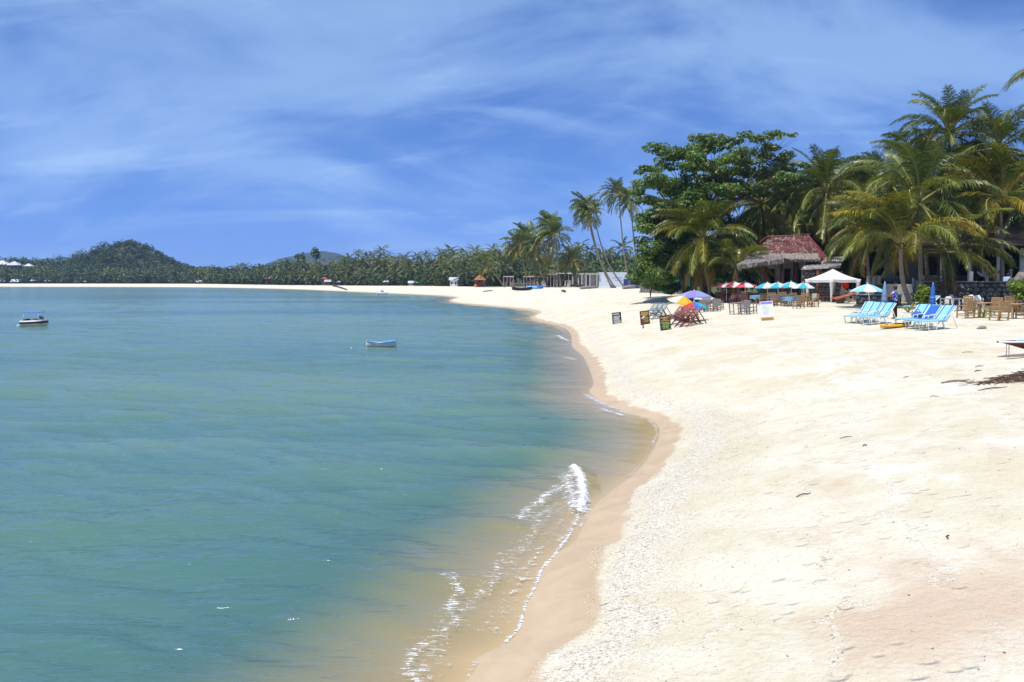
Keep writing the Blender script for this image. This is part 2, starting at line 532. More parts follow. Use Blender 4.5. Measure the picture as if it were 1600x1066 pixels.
def mat_ground():
    t = NT('sand_and_soil')
    P = t.pos()
    sh = t.attr('shore').outputs['Fac']; vg = t.attr('veg').outputs['Fac']; dm = t.attr('damp').outputs['Fac']
    big = t.noise(P, 0.33, 5, 0.6, 0.4)
    mid = t.noise(P, 1.4, 3, 0.62, 0.5)
    fine = t.noise(P, 11.0, 3, 0.65)
    grain = t.noise(P, 85.0, 1, 0.7)
    # streaks that run along the beach
    wob = t.math('ADD', sh, t.math('MULTIPLY', t.math('SUBTRACT', mid, 0.5), 1.9))
    cv = t.node('ShaderNodeCombineXYZ'); t.l.new(wob, cv.inputs[0])
    streak = t.noise(cv.outputs[0], 1.15, 3, 0.6)
    dry = t.mix(t.rng(big, 0.38, 0.62), c4((0.625, 0.56, 0.40)), c4((0.70, 0.655, 0.515)))
    dry = t.mix(t.math('MULTIPLY', t.rng(mid, 0.46, 0.72), 0.55), dry, c4((0.575, 0.49, 0.345)))
    dry = t.mix(t.math('MULTIPLY', t.rng(streak, 0.48, 0.66), 0.65), dry, c4((0.71, 0.675, 0.575)))
    white = t.math('MULTIPLY', t.rng(t.noise(P, 0.55, 6, 0.62, 0.8), 0.52, 0.66), t.rng(sh, 3.5, 6.0))
    dry = t.mix(t.math('MULTIPLY', white, 0.75), dry, c4((0.77, 0.745, 0.665)))
    dry = t.mix(t.math('MULTIPLY', t.rng(fine, 0.50, 0.75), 0.32), dry, c4((0.55, 0.42, 0.28)))
    # damp brown patches
    dmn = t.rng(t.math('ADD', dm, t.math('MULTIPLY', t.math('SUBTRACT', mid, 0.5), 1.1)), 0.15, 1.0)
    dry = t.mix(t.math('MULTIPLY', dmn, 0.9), dry, c4((0.565, 0.43, 0.305)))
    # shell grit: band by the wet sand and wandering stripes
    vo = t.vor(P, 40.0)
    sc = t.node('ShaderNodeSeparateColor'); t.l.new(vo.outputs['Color'], sc.inputs[0])
    ramp = t.node('ShaderNodeValToRGB'); t.l.new(sc.outputs[0], ramp.inputs[0])
    els = ramp.color_ramp.elements
    els[0].position = 0.0; els[0].color = (0.20, 0.165, 0.13, 1); els[1].position = 1.0; els[1].color = (0.80, 0.78, 0.72, 1)
    for p_, c_ in ((0.14, (0.40, 0.35, 0.275, 1)), (0.3, (0.60, 0.53, 0.40, 1)), (0.75, (0.70, 0.63, 0.48, 1))):
        e = els.new(p_); e.color = c_
    band = t.math('MULTIPLY', t.rng(wob, 0.75, 1.2), t.rng(wob, 1.3, 2.3, 1.0, 0.0))
    band = t.math('MULTIPLY', band, t.rng(fine, 0.25, 0.55, 0.5, 1.0))
    stripe = t.math('MULTIPLY', t.rng(t.noise(cv.outputs[0], 2.3, 2, 0.5), 0.53, 0.68), t.rng(t.noise(P, 0.8, 3), 0.42, 0.58))
    stripe = t.math('MULTIPLY', stripe, t.rng(sh, 9.0, 13.0, 0.85, 0.0))
    gm = t.math('MAXIMUM', t.math('MULTIPLY', band, 0.8), stripe)
    dry = t.mix(gm, dry, ramp.outputs[0])
    # wet sand at the waterline, its upper edge scalloped
    wv = t.math('ADD', sh, t.math('ADD', t.math('MULTIPLY', t.math('SUBTRACT', t.noise(P, 0.9, 3, 0.5), 0.5), 0.9), t.math('MULTIPLY', t.math('SUBTRACT', fine, 0.5), 0.18)))
    sy_ = t.node('ShaderNodeSeparateXYZ'); t.l.new(P, sy_.inputs[0])
    wwid = t.rng(sy_.outputs[1], 9.0, 21.0, 0.86, 0.52)
    wet = t.rng(t.math('SUBTRACT', wv, wwid), 0.0, 0.14, 1.0, 0.0)
    wetc = t.mix(t.rng(mid, 0.3, 0.7), c4((0.465, 0.345, 0.215)), c4((0.53, 0.405, 0.265)))
    wetc = t.mix(t.math('MULTIPLY', t.rng(grain, 0.6, 0.75), 0.3), wetc, c4((0.36, 0.22, 0.13)))
    film = t.rng(t.math('ADD', sh, t.math('MULTIPLY', t.math('SUBTRACT', mid, 0.5), 0.3)), 0.02, 0.16, 1.0, 0.0)
    wetc = t.mix(film, wetc, c4((0.50, 0.37, 0.225)))
    col = t.mix(wet, dry, wetc)
    # small dark litter
    lit = t.vor(P, 2.3)
    lm = t.math('MULTIPLY', t.math('MULTIPLY', t.rng(lit.outputs['Distance'], 0.018, 0.034, 1.0, 0.0), t.rng(sh, 1.0, 2.0)), t.rng(t.noise(P, 0.9, 2), 0.55, 0.62))
    col = t.mix(t.math('MULTIPLY', lm, 0.8), col, c4((0.16, 0.10, 0.06)))
    # soil, leaf litter and grass under the trees
    vm = t.rng(t.math('ADD', vg, t.math('MULTIPLY', t.math('SUBTRACT', t.noise(P, 0.25, 4), 0.5), 8.0)), 1.0, 5.0)
    soil = t.mix(t.rng(mid, 0.35, 0.65), c4((0.10, 0.085, 0.05)), c4((0.07, 0.10, 0.03)))
    col = t.mix(vm, col, soil)
    rough = t.mix(wet, c4((0.95, 0.95, 0.95)), c4((0.55, 0.55, 0.55)))
    rough = t.mix(film, rough, c4((0.42, 0.42, 0.42)))
    # relief: dimples of old footprints, ripples, grain
    foot = t.vor(t.pos((1.0, 1.6, 1.0)), 2.6)
    dim = t.rng(foot.outputs['Distance'], 0.08, 0.30, 0.0, 1.0)
    dim = t.math('MULTIPLY', t.math('SUBTRACT', dim, 1.0), t.rng(t.noise(P, 0.7, 3), 0.42, 0.6))
    h = t.math('ADD', t.math('MULTIPLY', dim, 0.4), t.math('ADD', t.math('MULTIPLY', fine, 0.35), t.math('MULTIPLY', grain, 0.10)))
    h = t.math('ADD', h, t.math('ADD', t.math('MULTIPLY', mid, 0.35), t.math('MULTIPLY', streak, 0.6)))
    dryf = t.math('SUBTRACT', 1.0, wet)
    nm = t.bump(t.math('MULTIPLY', t.math('SUBTRACT', h, 0.62), t.math('ADD', t.math('MULTIPLY', dryf, 0.94), 0.06)), 0.85, 0.15)
    return t.done(t.bsdf(col, rough, nm, 0.0, t.math('MULTIPLY', t.rng(sh, -0.08, 0.10), 0.3)))
me.materials.append(mat_ground())
tag(link('ground', me), 'pale sand beach sloping to the water, with soil under the trees', None, None, 'structure')

# ------------------------------------------------------------------ the sea
wa = np.radians(np.concatenate([np.linspace(-179, -40, 50, endpoint=False), np.linspace(-40, 20, 560)]))
wr = np.concatenate([np.geomspace(1.2, 7.5, 30, endpoint=False), np.geomspace(7.5, 1000, 640), np.geomspace(1000, 5200, 24)[1:]])
wx, wy = polar(wa, wr)
wd = shore_d(wx, wy)
depth = np.clip(-np.where(wd < 0, 0.15 * wd, 0.2 * wd), -1, 3)
cell = np.hypot(wx, wy) * 0.0095
rs = np.random.RandomState(5)
wz = np.zeros_like(wx)
main = R(-100)
for i in range(34):
    lam = 0.45 * (12.0 ** (i / 33.0)); k = 2 * PI / lam
    th = main + rs.normal(0, 0.42); ph = rs.uniform(0, 2 * PI)
    warp = 1.6 * vnoise(wx / (lam * 5), wy / (lam * 5), i) * 2
    a = 0.0060 * lam ** 0.85 * (0.35 + 1.3 * vnoise(wx / (lam * 3.3) + 9, wy / (lam * 3.3), i + 50))
    a = a * np.clip((lam / (cell * 2.2)) - 0.6, 0, 1)
    s = np.sin(k * (wx * math.cos(th) + wy * math.sin(th)) + ph + warp)
    wz += a * (s + 0.25 * s * s)
wz *= np.clip(depth / 0.35, 0.03, 1.0)
# breaking wavelet and foam, surveyed along short strokes
def stroke(pts, w, s, x, y):
    P = [tuple(at_z(a, b, 0.0)[:2]) for a, b in pts]
    d = seg_dist(x, y, P)
    return s * np.clip(1.0 - d / w, 0, 1)
near = (np.hypot(wx, wy) < 130) & (wd > -12)
foam = np.zeros_like(wx)
nx, ny = wx[near], wy[near]
FO = [([(897, 735), (908, 755), (912, 785), (906, 800)], 0.27, 1.12), ([(886, 745), (893, 775), (897, 800)], 0.40, 0.78), ([(880, 760), (860, 772), (838, 788)], 0.36, 0.70),
      ([(838, 788), (820, 800), (812, 812), (845, 818)], 0.34, 0.66), ([(868, 790), (850, 800), (830, 815)], 0.34, 0.62), ([(905, 805), (893, 830), (873, 845)], 0.2, 0.7),
      ([(893, 832), (866, 868), (846, 890), (838, 915), (823, 941), (811, 983), (790, 1004)], 0.085, 0.92), ([(811, 905), (838, 905)], 0.05, 0.8),
      ([(790, 1006), (765, 1022), (742, 1030)], 0.06, 0.75), ([(705, 905), (720, 925), (703, 950), (712, 972)], 0.24, 0.72), ([(680, 908), (705, 905)], 0.10, 0.7),
      ([(775, 878), (782, 900), (760, 925)], 0.20, 0.58), ([(760, 925), (720, 945)], 0.14, 0.55), ([(665, 1005), (645, 1015), (640, 1050), (650, 1064)], 0.22, 0.70), ([(700, 990), (668, 1003)], 0.1, 0.62),
      ([(915, 617), (940, 630), (965, 640), (985, 648)], 0.34, 0.80), ([(940, 640), (975, 650)], 0.3, 0.8), ([(985, 648), (1012, 655), (1023, 667), (1028, 676), (1020, 692)], 0.10, 0.78),
      ([(960, 720), (985, 716)], 0.2, 0.5), ([(780, 760), (900, 740)], 0.1, 0.15), ([(830, 500), (846, 505)], 0.35, 0.9), ([(872, 525), (888, 533)], 0.45, 0.85), ([(884, 558), (898, 562)], 0.35, 0.8),
      ([(868, 512), (880, 516)], 0.4, 0.7), ([(862, 800), (800, 870), (745, 930), (690, 990), (648, 1062)], 0.50, 0.50), ([(880, 812), (850, 850), (815, 900), (770, 985)], 0.42, 0.44), ([(712, 472), (760, 478)], 0.25, 0.75), ([(820, 490), (838, 491)], 0.5, 0.7)]
fv = np.zeros_like(nx)
for P_, w_, s_ in FO: fv = np.maximum(fv, stroke(P_, w_, s_, nx, ny))
# faint broken line right at the water's edge
fv = np.maximum(fv, 0.62 * np.exp(-((wd[near] + 0.03) / 0.05) ** 2) * (vnoise(nx * 0.8, ny * 0.8, 4) > 0.45))
foam[near] = fv
hump = stroke(FO[0][0], 0.40, 1.0, nx, ny) ** 0.8 * np.clip((-wd[near] - 0.05) / 0.25, 0, 1)
tmp = np.zeros_like(wx); tmp[near] = hump * 0.10 + np.clip(fv - 0.5, 0, 1) * 0.03
wz += tmp * (0.7 + 0.6 * vnoise(wx * 7, wy * 7, 21))
wf = grid_faces(len(wr), len(wa))
keep = (wd.ravel()[wf] < 0.8).any(axis=1)
wf = wf[keep]
used = np.unique(wf); remap = np.full(wx.size, -1); remap[used] = np.arange(len(used))
me = np_mesh('sea', np.stack([wx, wy, wz], -1).reshape(-1, 3)[used], remap[wf], None, True)
add_attr(me, 'depth', depth.ravel()[used]); add_attr(me, 'foam', foam.ravel()[used])

def mat_sea():
    t = NT('sea_water')
    dp = t.attr('depth').outputs['Fac']; fo = t.attr('foam').outputs['Fac']
    P = t.pos()
    dpc = t.math('MAXIMUM', dp, 0.0)
    # turbid body: opaque with depth
    opa = t.math('SUBTRACT', 1.0, t.math('POWER', 2.718, t.math('MULTIPLY', dpc, -4.2)))
    # bed patches: pale sand bars and darker weed, long bands parallel to the far shore
    bars = t.noise(t.pos((0.006, 0.022, 1.0), (0, 0, 0.12)), 1.0, 4, 0.55, 0.5)
    patch = t.noise(t.pos((0.05, 0.09, 1.0), (0, 0, 0.2)), 1.0, 4, 0.55, 0.3)
    deep = t.mix(t.rng(bars, 0.40, 0.60), c4((0.068, 0.160, 0.145)), c4((0.135, 0.230, 0.178)))
    deep = t.mix(t.math('MULTIPLY', t.rng(patch, 0.4, 0.66), 0.45), deep, c4((0.115, 0.195, 0.120)))
    shal = t.mix(t.rng(patch, 0.35, 0.65), c4((0.36, 0.315, 0.17)), c4((0.45, 0.39, 0.225)))
    body = t.mix(t.rng(dpc, 0.02, 0.48), shal, deep)
    dif = t.node('ShaderNodeBsdfDiffuse'); t.l.new(body, dif.inputs['Color'])
    tra = t.node('ShaderNodeBsdfTransparent')
    t.l.new(t.mix(t.rng(dpc, 0.0, 0.5), c4((0.92, 0.95, 0.93)), c4((0.72, 0.80, 0.62))), tra.inputs['Color'])
    under = t.mixsh(opa, tra.outputs[0], dif.outputs[0])
    # fine ripples
    r1 = t.noise(t.pos((0.55, 2.3, 1.0), (0, 0, 0.16)), 2.0, 3, 0.55, 0.5)
    r2 = t.noise(t.pos((0.6, 2.0, 1.0), (0, 0, -0.08)), 6.0, 2, 0.5)
    r3 = t.noise(t.pos((0.16, 0.5, 1.0), (0, 0, 0.15)), 1.0, 3, 0.6, 0.5)
    hh = t.math('ADD', t.math('MULTIPLY', r1, 0.6), t.math('ADD', t.math('MULTIPLY', r2, 0.10), t.math('MULTIPLY', r3, 0.8)))
    nm = t.bump(hh, t.rng(dpc, 0.0, 0.4, 0.05, 1.0), 0.13)
    fr = t.node('ShaderNodeFresnel'); fr.inputs['IOR'].default_value = 1.33; t.l.new(nm, fr.inputs['Normal'])
    gl = t.node('ShaderNodeBsdfGlossy'); gl.inputs['Roughness'].default_value = 0.11; t.l.new(nm, gl.inputs['Normal'])
    gl.inputs['Color'].default_value = (0.95, 0.97, 1.0, 1)
    sh = t.mixsh(t.math('MULTIPLY', fr.outputs[0], 0.9, clamp=True), under, gl.outputs[0])
    # foam: lacy, thicker where a wave breaks
    lace = t.math('ADD', t.math('MULTIPLY', t.noise(t.pos((0.8, 2.4, 1)), 7.0, 5, 0.75, 1.0), 0.75), t.math('MULTIPLY', t.noise(P, 40.0, 3, 0.7), 0.25))
    fm = t.rng(t.math('ADD', fo, t.math('MULTIPLY', t.math('SUBTRACT', lace, 0.5), 4.2)), 0.58, 0.98)
    fm = t.math('MULTIPLY', fm, t.rng(fo, 0.03, 0.12))
    fd = t.bsdf(c4((0.82, 0.83, 0.84)), 0.7, t.bump(lace, 0.8, 0.05), 0.0, 0.3)
    return t.done(t.mixsh(fm, sh, fd))
me.materials.append(mat_sea())
tag(link('sea', me), 'calm green-blue bay water with small ripples and foam at its edge', None, None, 'structure')
# ------------------------------------------------------------------ vegetation
M_FROND = mat_leaf('palm_leaf', (0.085, 0.132, 0.026), (0.150, 0.185, 0.036), 0.28, 0.36, 0.5, True)
M_FARPALM = mat_leaf('far_palm_leaf', (0.052, 0.082, 0.020), (0.105, 0.130, 0.030), 0.20, 0.5, 0.08)
M_BROAD = mat_leaf('broad_leaf', (0.060, 0.110, 0.020), (0.120, 0.180, 0.035), 0.25, 0.52, 0.7)
M_WOODS = mat_leaf('woodland_leaf', (0.030, 0.056, 0.016), (0.080, 0.115, 0.028), 0.15, 0.6, 0.06)
M_BARK = mat_plain('palm_bark', (0.235, 0.195, 0.155), 0.85, 0.4, 3.0, 0.03, stretch=(1, 1, 6))
M_TRUNK = mat_plain('dark_bark', (0.10, 0.078, 0.06), 0.9, 0.4, 4.0, 0.03)
M_FIBRE = mat_plain('palm_fibre', (0.16, 0.09, 0.045), 0.9, 0.4, 8.0)
M_RACHIS = mat_plain('palm_rachis', (0.30, 0.27, 0.075), 0.6, 0.3, 4.0)

def frond_mesh(name, e0, bend, n=46, wid=0.020, leaf=0.19, droop=0.55, side=0.0, seed=0, tip=1.0, vee=0.35, three=True):
    """a coconut frond one unit long in local +X: arched rachis, two ranks of hanging leaflets"""
    rg = random.Random(seed)
    m = MB()
    N = 14; pts = [Vector((0, 0, 0))]; dirs = []
    el = e0; az = 0.0
    for i in range(N):
        s = (i + 0.5) / N
        el = e0 - bend * s ** 1.35
        az = side * s ** 1.5
        d = Vector((math.cos(el) * math.cos(az), math.cos(el) * math.sin(az), math.sin(el)))
        dirs.append(d); pts.append(pts[-1] + d / N)
    dirs.append(dirs[-1])
    m.tube(pts, [0.016 * (1 - 0.9 * i / N) + 0.0012 for i in range(N + 1)], 4, 1, False, False)
    def at(s):
        k = min(int(s * N), N - 1); f = s * N - k
        return pts[k].lerp(pts[k + 1], f), dirs[k].lerp(dirs[k + 1], f).normalized()
    for i in range(n):
        s = 0.16 + 0.84 * (i / (n - 1)) ** 0.92
        p, d = at(min(s, 0.999))
        sd = d.cross(Vector((0, 0, 1)))
        if sd.length < 0.05: sd = Vector((0, 1, 0))
        sd.normalize(); up = sd.cross(d).normalized()
        prof = (min(1, (s - 0.10) / 0.22)) ** 0.7 * (1.0 - 0.62 * max(0, (s - 0.45) / 0.55) ** 1.6 * tip)
        for sg in (-1, 1):
            if rg.random() < 0.10: continue
            L = leaf * prof * rg.uniform(0.62, 1.2)
            fwd = 0.55 + 0.75 * s + rg.uniform(-0.28, 0.28)
            d0 = (sd * sg + d * fwd + up * (vee + rg.uniform(-0.1, 0.1))).normalized()
            dr = droop * rg.uniform(0.5, 1.6)
            d1 = (d0 + Vector((0, 0, -dr))).normalized()
            d2 = (d0 + Vector((0, 0, -2.4 * dr))).normalized()
            w = wid * rg.uniform(0.8, 1.2) * (0.5 + 0.5 * prof)
            wv = d.cross(d1); wv = (d * 0.9 + up * 0.25).normalized() * (w / 2)
            a = p; b = p + d0 * L * 0.4; c = b + d1 * L * 0.35; e = c + d2 * L * 0.3
            if three:
                m.add([a - wv * .6, a + wv * .6, b - wv, b + wv, c - wv * .75, c + wv * .75, e], [(0, 1, 3, 2), (2, 3, 5, 4), (4, 5, 6)], 0)
            else:
                m.add([a - wv * .6, a + wv * .6, c - wv, c + wv, e], [(0, 1, 3, 2), (2, 3, 4)], 0)
    me = m.mesh(name, [M_FROND, M_RACHIS])
    # every leaflet has its own tone
    at_ = me.attributes.new('tone', 'FLOAT', 'FACE'); tv = []; cur = 1.0
    for f in m.f:
        tv.append(0)
    r3 = random.Random(seed + 5); last = None
    for q_, f in enumerate(m.f):
        key = min(f) // 7
        if key != last: cur = r3.choice((0.55, 0.75, 0.9, 1.0, 1.15, 1.45)); last = key
        tv[q_] = cur
    at_.data.foreach_set('value', tv)
    return me

FR = {}
for k, (e0, bend) in enumerate([(1.38, 0.75), (1.15, 1.25), (0.85, 1.55), (0.50, 1.50), (0.15, 1.35), (-0.25, 1.05), (-0.75, 0.65)]):
    for q, sd in enumerate((-0.35, 0.3)):
        FR[(k, q)] = frond_mesh('frond_leaf', e0, bend, 96, 0.0125, 0.25, 0.40 + 0.10 * k, sd, 10 * k + q, vee=0.5 - 0.07 * k)
FRL = {}
for k, (e0, bend) in enumerate([(1.30, 0.9), (1.0, 1.5), (0.6, 1.6), (0.2, 1.5), (-0.25, 1.2), (-0.8, 0.6)]):
    FRL[k] = frond_mesh('mid_frond_leaf', e0, bend, 40, 0.034, 0.27, 0.7, 0.25 * (-1) ** k, 100 + k, three=False)

def trunk_pts(base, top, bow, n=12):
    base, top = Vector(base), Vector(top)
    out = []
    for i in range(n + 1):
        t = i / n
        p = base.lerp(top, t)
        k = math.sin(PI * t) * (1 - t * 0.35)
        out.append(p + Vector(bow) * k)
    return out

def palm_trunk(root, base, top, bow, r0, r1, mat=None, n=16, sides=9):
    P = trunk_pts((0, 0, -0.3), Vector(top) - Vector(base), bow, n)
    m = MB(); rad = []
    PP = []
    for i, p in enumerate(P):
        t = i / n
        r = r0 + (r1 - r0) * t + r0 * 0.75 * max(0, 1 - t * 9) ** 2
        PP.append(p); rad.append(r * (1.0 if i % 2 else 1.07))
    m.tube(PP, rad, sides)
    return m.build('trunk', mat or M_BARK, root)

def palm(px, py, D, base_px, L, label, n=22, seed=0, r0=0.19, bow=(0, 0, 0), group=None, tilt=0.0, yellow=0.35, wind=0.30, baseD=None, kinds=None, dead=2, coconuts=True):
    """coconut palm, crown surveyed at (px, py) and distance D, foot at base_px; every frond a part"""
    rg = random.Random(seed * 7 + 3)
    top = at_d(px, py, D); base = GD(base_px, baseD or D)
    root = thing('palm_tree', label, 'palm', base, 0, group)
    palm_trunk(root, base, top, bow, r0, r0 * 0.62)
    c = top - base
    hm = MB(); hm.lathe([(0.02, -0.75), (0.17, -0.45), (0.24, -0.1), (0.17, 0.25), (0.03, 0.5)], 9)
    hm.build('crown_heart', M_FIBRE, root, c)
    if coconuts:
        cm = MB()
        for k in range(7):
            a = rg.uniform(0, 2 * PI)
            cm.ico((0.27 * math.cos(a), 0.27 * math.sin(a), -0.32 + rg.uniform(-0.15, 0.1)), (0.11, 0.11, 0.14), 1)
        cm.build('coconut_cluster', M_COCO, root, c)
    ga = rg.uniform(0, 6)
    for i in range(n):
        t = (i + rg.uniform(0, 0.6)) / n
        az = ga + i * 2.39996 + rg.uniform(-0.2, 0.2)
        k = min(6, int(t * 6.6))
        if kinds: k = rg.choice(kinds)
        # the breeze leans the fronds seaward
        az = az + wind * math.sin(PI - az) * 0.9
        o = link('frond', FR[(k, rg.randint(0, 1))], root, c + Vector((0.1 * math.cos(az), 0.1 * math.sin(az), 0.12 - 0.3 * t)), (rg.uniform(-0.35, 0.35), rg.uniform(-0.12, 0.16), az))
        l = L * rg.uniform(0.82, 1.08) * (0.78 if k == 0 else 1.0)
        o.scale = (l, l, l)
        y = max(0.0, t - (0.15 if yellow > 1 else 0.35)) * min(yellow, 1.3) * rg.uniform(0.4, 2.2)
        g = rg.uniform(0.85, 1.15)
        o.color = (g * (1 + 1.5 * y), g * (1 + 0.55 * y), g * (1 - 0.2 * y), 1)
    for i in range(dead):
        az = rg.uniform(0, 2 * PI)
        o = link('frond', FR[(6, i % 2)], root, c + Vector((0, 0, -0.35)), (rg.uniform(-0.3, 0.3), rg.uniform(0.1, 0.5), az))
        o.scale = (L * 0.85,) * 3; o.color = (1.9, 0.95, 0.9, 1)
        o['label'] = 'dry brown hanging frond'
    return root
M_COCO = mat_plain('coconut_husk', (0.20, 0.17, 0.05), 0.6, 0.3, 4.0)

NEAR = [
 # px, py, D, base, L, n, bow, label
 (1101, 372, 80, 1108, 5.7, 42, (0.2, 0, 0.0), 'coconut palm with drooping browned fronds in front of the big tree', dict(yellow=0.75, wind=0.55, kinds=[0, 1, 1, 2, 2, 3, 3, 4, 4, 5, 5], dead=6)),
 (1190, 318, 92, 1199, 7.0, 28, (0.15, 0, 0), 'full coconut palm rising behind the thatched hut', dict(yellow=0.45)),
 (1291, 300, 88, 1296, 7.0, 28, (-0.2, 0, 0), 'coconut palm with upright top fronds between the hut and the right-hand palms', dict(yellow=0.3)),
 (1119, 292, 100, 1128, 5.2, 20, (0, 0, 0), 'coconut palm half hidden inside the big leafy tree', dict(yellow=0.2)),
 (1150, 414, 77, 1156, 3.8, 22, (0, 0, 0), 'short young palm left of the thatched hut', dict(yellow=0.5, coconuts=False, kinds=[1, 2, 3, 3, 4, 5])),
 (1240, 352, 98, 1247, 5.0, 18, (0, 0, 0), 'coconut palm directly behind the ridge of the red thatched roof', dict(yellow=0.3)),
 (1408, 378, 58, 1430, 5.6, 26, (-0.5, 0, -0.1), 'low coconut palm with long golden fronds reaching over the white gazebo', dict(yellow=2.2, wind=0.75, kinds=[1, 1, 2, 2, 2, 3, 3], dead=0)),
 (1436, 316, 62, 1440, 6.2, 26, (0, 0, 0), 'coconut palm behind the low golden palm, fronds spreading left', dict(yellow=0.4, wind=0.5)),
 (1474, 392, 64, 1492, 5.6, 20, (-0.35, 0, 0), 'short stout palm with bare yellow leaf stalks above the terrace', dict(yellow=0.6, r0=0.26, kinds=[0, 1, 1, 2, 3, 4], coconuts=False)),
 (1483, 208, 76, 1492, 6.0, 26, (0, 0, 0), 'tallest coconut palm of the group at the right', dict(yellow=0.15)),
 (1438, 268, 72, 1452, 5.6, 24, (0, 0, 0), 'coconut palm with dark swept fronds left of the tallest palm', dict(yellow=0.25, wind=0.4)),
 (1563, 312, 68, 1566, 6.0, 26, (0.05, 0, 0), 'coconut palm with straight ringed trunk in front of the terrace building', dict(yellow=1.4, wind=0.35, kinds=[0, 1, 1, 2, 3, 4, 5])),
 (1558, 232, 74, 1570, 6.0, 24, (0, 0, 0), 'coconut palm with upright crown at the right behind the ringed trunk', dict(yellow=0.15)),
 (1712, 110, 44, 1714, 4.4, 18, (0, 0, 0), 'palm beyond the right edge with one frond tip in view', dict(yellow=0.2)),
 (1630, 290, 72, 1628, 5.8, 22, (0, 0, 0), 'coconut palm cut by the right edge behind the building', dict(yellow=0.2)),
 (1225, 318, 104, 1230, 6.4, 24, (0, 0, 0), 'coconut palm half hidden between the two tall palms behind the hut', dict(yellow=0.2)),
 (1330, 318, 96, 1334, 6.2, 24, (0, 0, 0), 'coconut palm in the second row above the white gazebo', dict(yellow=0.2)),
 (1395, 290, 84, 1400, 6.0, 24, (0, 0, 0), 'coconut palm in the second row left of the swept palm', dict(yellow=0.2)),
 (1352, 362, 76, 1360, 4.8, 18, (0, 0, 0), 'coconut palm in the shade behind the white gazebo', dict(yellow=0.3)),
 (1520, 292, 78, 1524, 6.0, 22, (0, 0, 0), 'coconut palm in the middle of the right-hand group', dict(yellow=0.25)),
]
for i, (px, py, D, bp, L, n, bow, lab, kw) in enumerate(NEAR):
    palm(px, py, D, bp, L, lab, n, 11 + i, bow=bow, group='coconut palms behind the beach restaurant', **kw)

# ---- middle distance palms
def mid_palm(px, py, D, bpx, L, label, n=18, seed=0, bow=(0, 0, 0), wind=0.6, yellow=0.5, group='palms by the white wall', baseD=None, r0=0.2):
    rg = random.Random(seed * 13 + 1)
    top = at_d(px, py, D); base = GD(bpx, baseD or D)
    root = thing('palm_tree', label, 'palm', base, 0, group)
    palm_trunk(root, base, top, bow, r0, r0 * 0.65, None, 12, 6)
    c = top - base
    ga = rg.uniform(0, 6)
    for i in range(n):
        t = (i + rg.uniform(0, 0.6)) / n
        az = ga + i * 2.39996 + rg.uniform(-0.2, 0.2)
        az = az + wind * math.sin(PI - az)
        k = min(5, int(t * 5.8))
        o = link('frond', FRL[k], root, c + Vector((0, 0, 0.1 - 0.3 * t)), (rg.uniform(-0.4, 0.4), rg.uniform(-0.1, 0.2), az))
        l = L * rg.uniform(0.8, 1.1); o.scale = (l, l, l)
        y = max(0, t - 0.3) * yellow * rg.uniform(0.5, 2)
        g = rg.uniform(0.85, 1.15)
        o.color = (g * (1 + 1.5 * y), g * (1 + 0.5 * y), g, 1)
    return root
MID = [
 (812, 384, 240, 826, 6.4, (0, 0, 0), 0.9, 'leftmost bushy palm of the clump by the grey sheds'),
 (826, 372, 246, 838, 6.4, (0, 0, 0), 0.8, 'palm with dark top in the middle of the clump by the grey sheds'),
 (842, 388, 236, 858, 6.0, (-1.5, 0, 0), 0.7, 'palm with pale slanting trunk in the clump by the grey sheds'),
 (868, 368, 232, 875, 6.8, (0, 0, 0), 0.6, 'large palm with radiating fronds left of the white wall'),
 (860, 352, 250, 868, 5.6, (0, 0, 0), 0.2, 'palm top rising behind the large radiating palm'),
 (896, 408, 238, 903, 6.0, (0, 0, 0), 0.8, 'low palm in front of the grey sheds roof'),
 (852, 420, 244, 856, 5.0, (0, 0, 0), 0.9, 'low yellowed palm among the grey sheds'),
 (762, 410, 252, 790, 5.0, (-1.0, 0, 1.0), 0.4, 'palm with long trunk leaning left towards the orange roof'),
 (915, 322, 205, 957, 5.0, (-1.0, 0, -0.5), 0.2, 'tall leaning palm, left trunk of the pair by the white wall'),
 (920, 335, 203, 962, 4.6, (-1.2, 0, -0.8), 0.3, 'tall leaning palm, right trunk of the pair by the white wall'),
 (926, 330, 214, 978, 4.4, (-1.5, 0, -1.5), 0.2, 'tall palm leaning far left from behind the big bush'),
 (967, 303, 198, 985, 5.0, (-0.6, 0, 0), 0.2, 'very tall palm with slim curved trunk left of the big tree'),
 (985, 312, 190, 1003, 4.6, (-0.5, 0, 0), 0.2, 'very tall slim palm touching the big tree crown'),
]
for i, (px, py, D, bp, L, bow, yl, lab) in enumerate(MID):
    mid_palm(px, py, D, bp, L, lab, 34 if L > 5.5 else 28, 40 + i, bow, 0.7 if i < 8 else 0.95, yl)

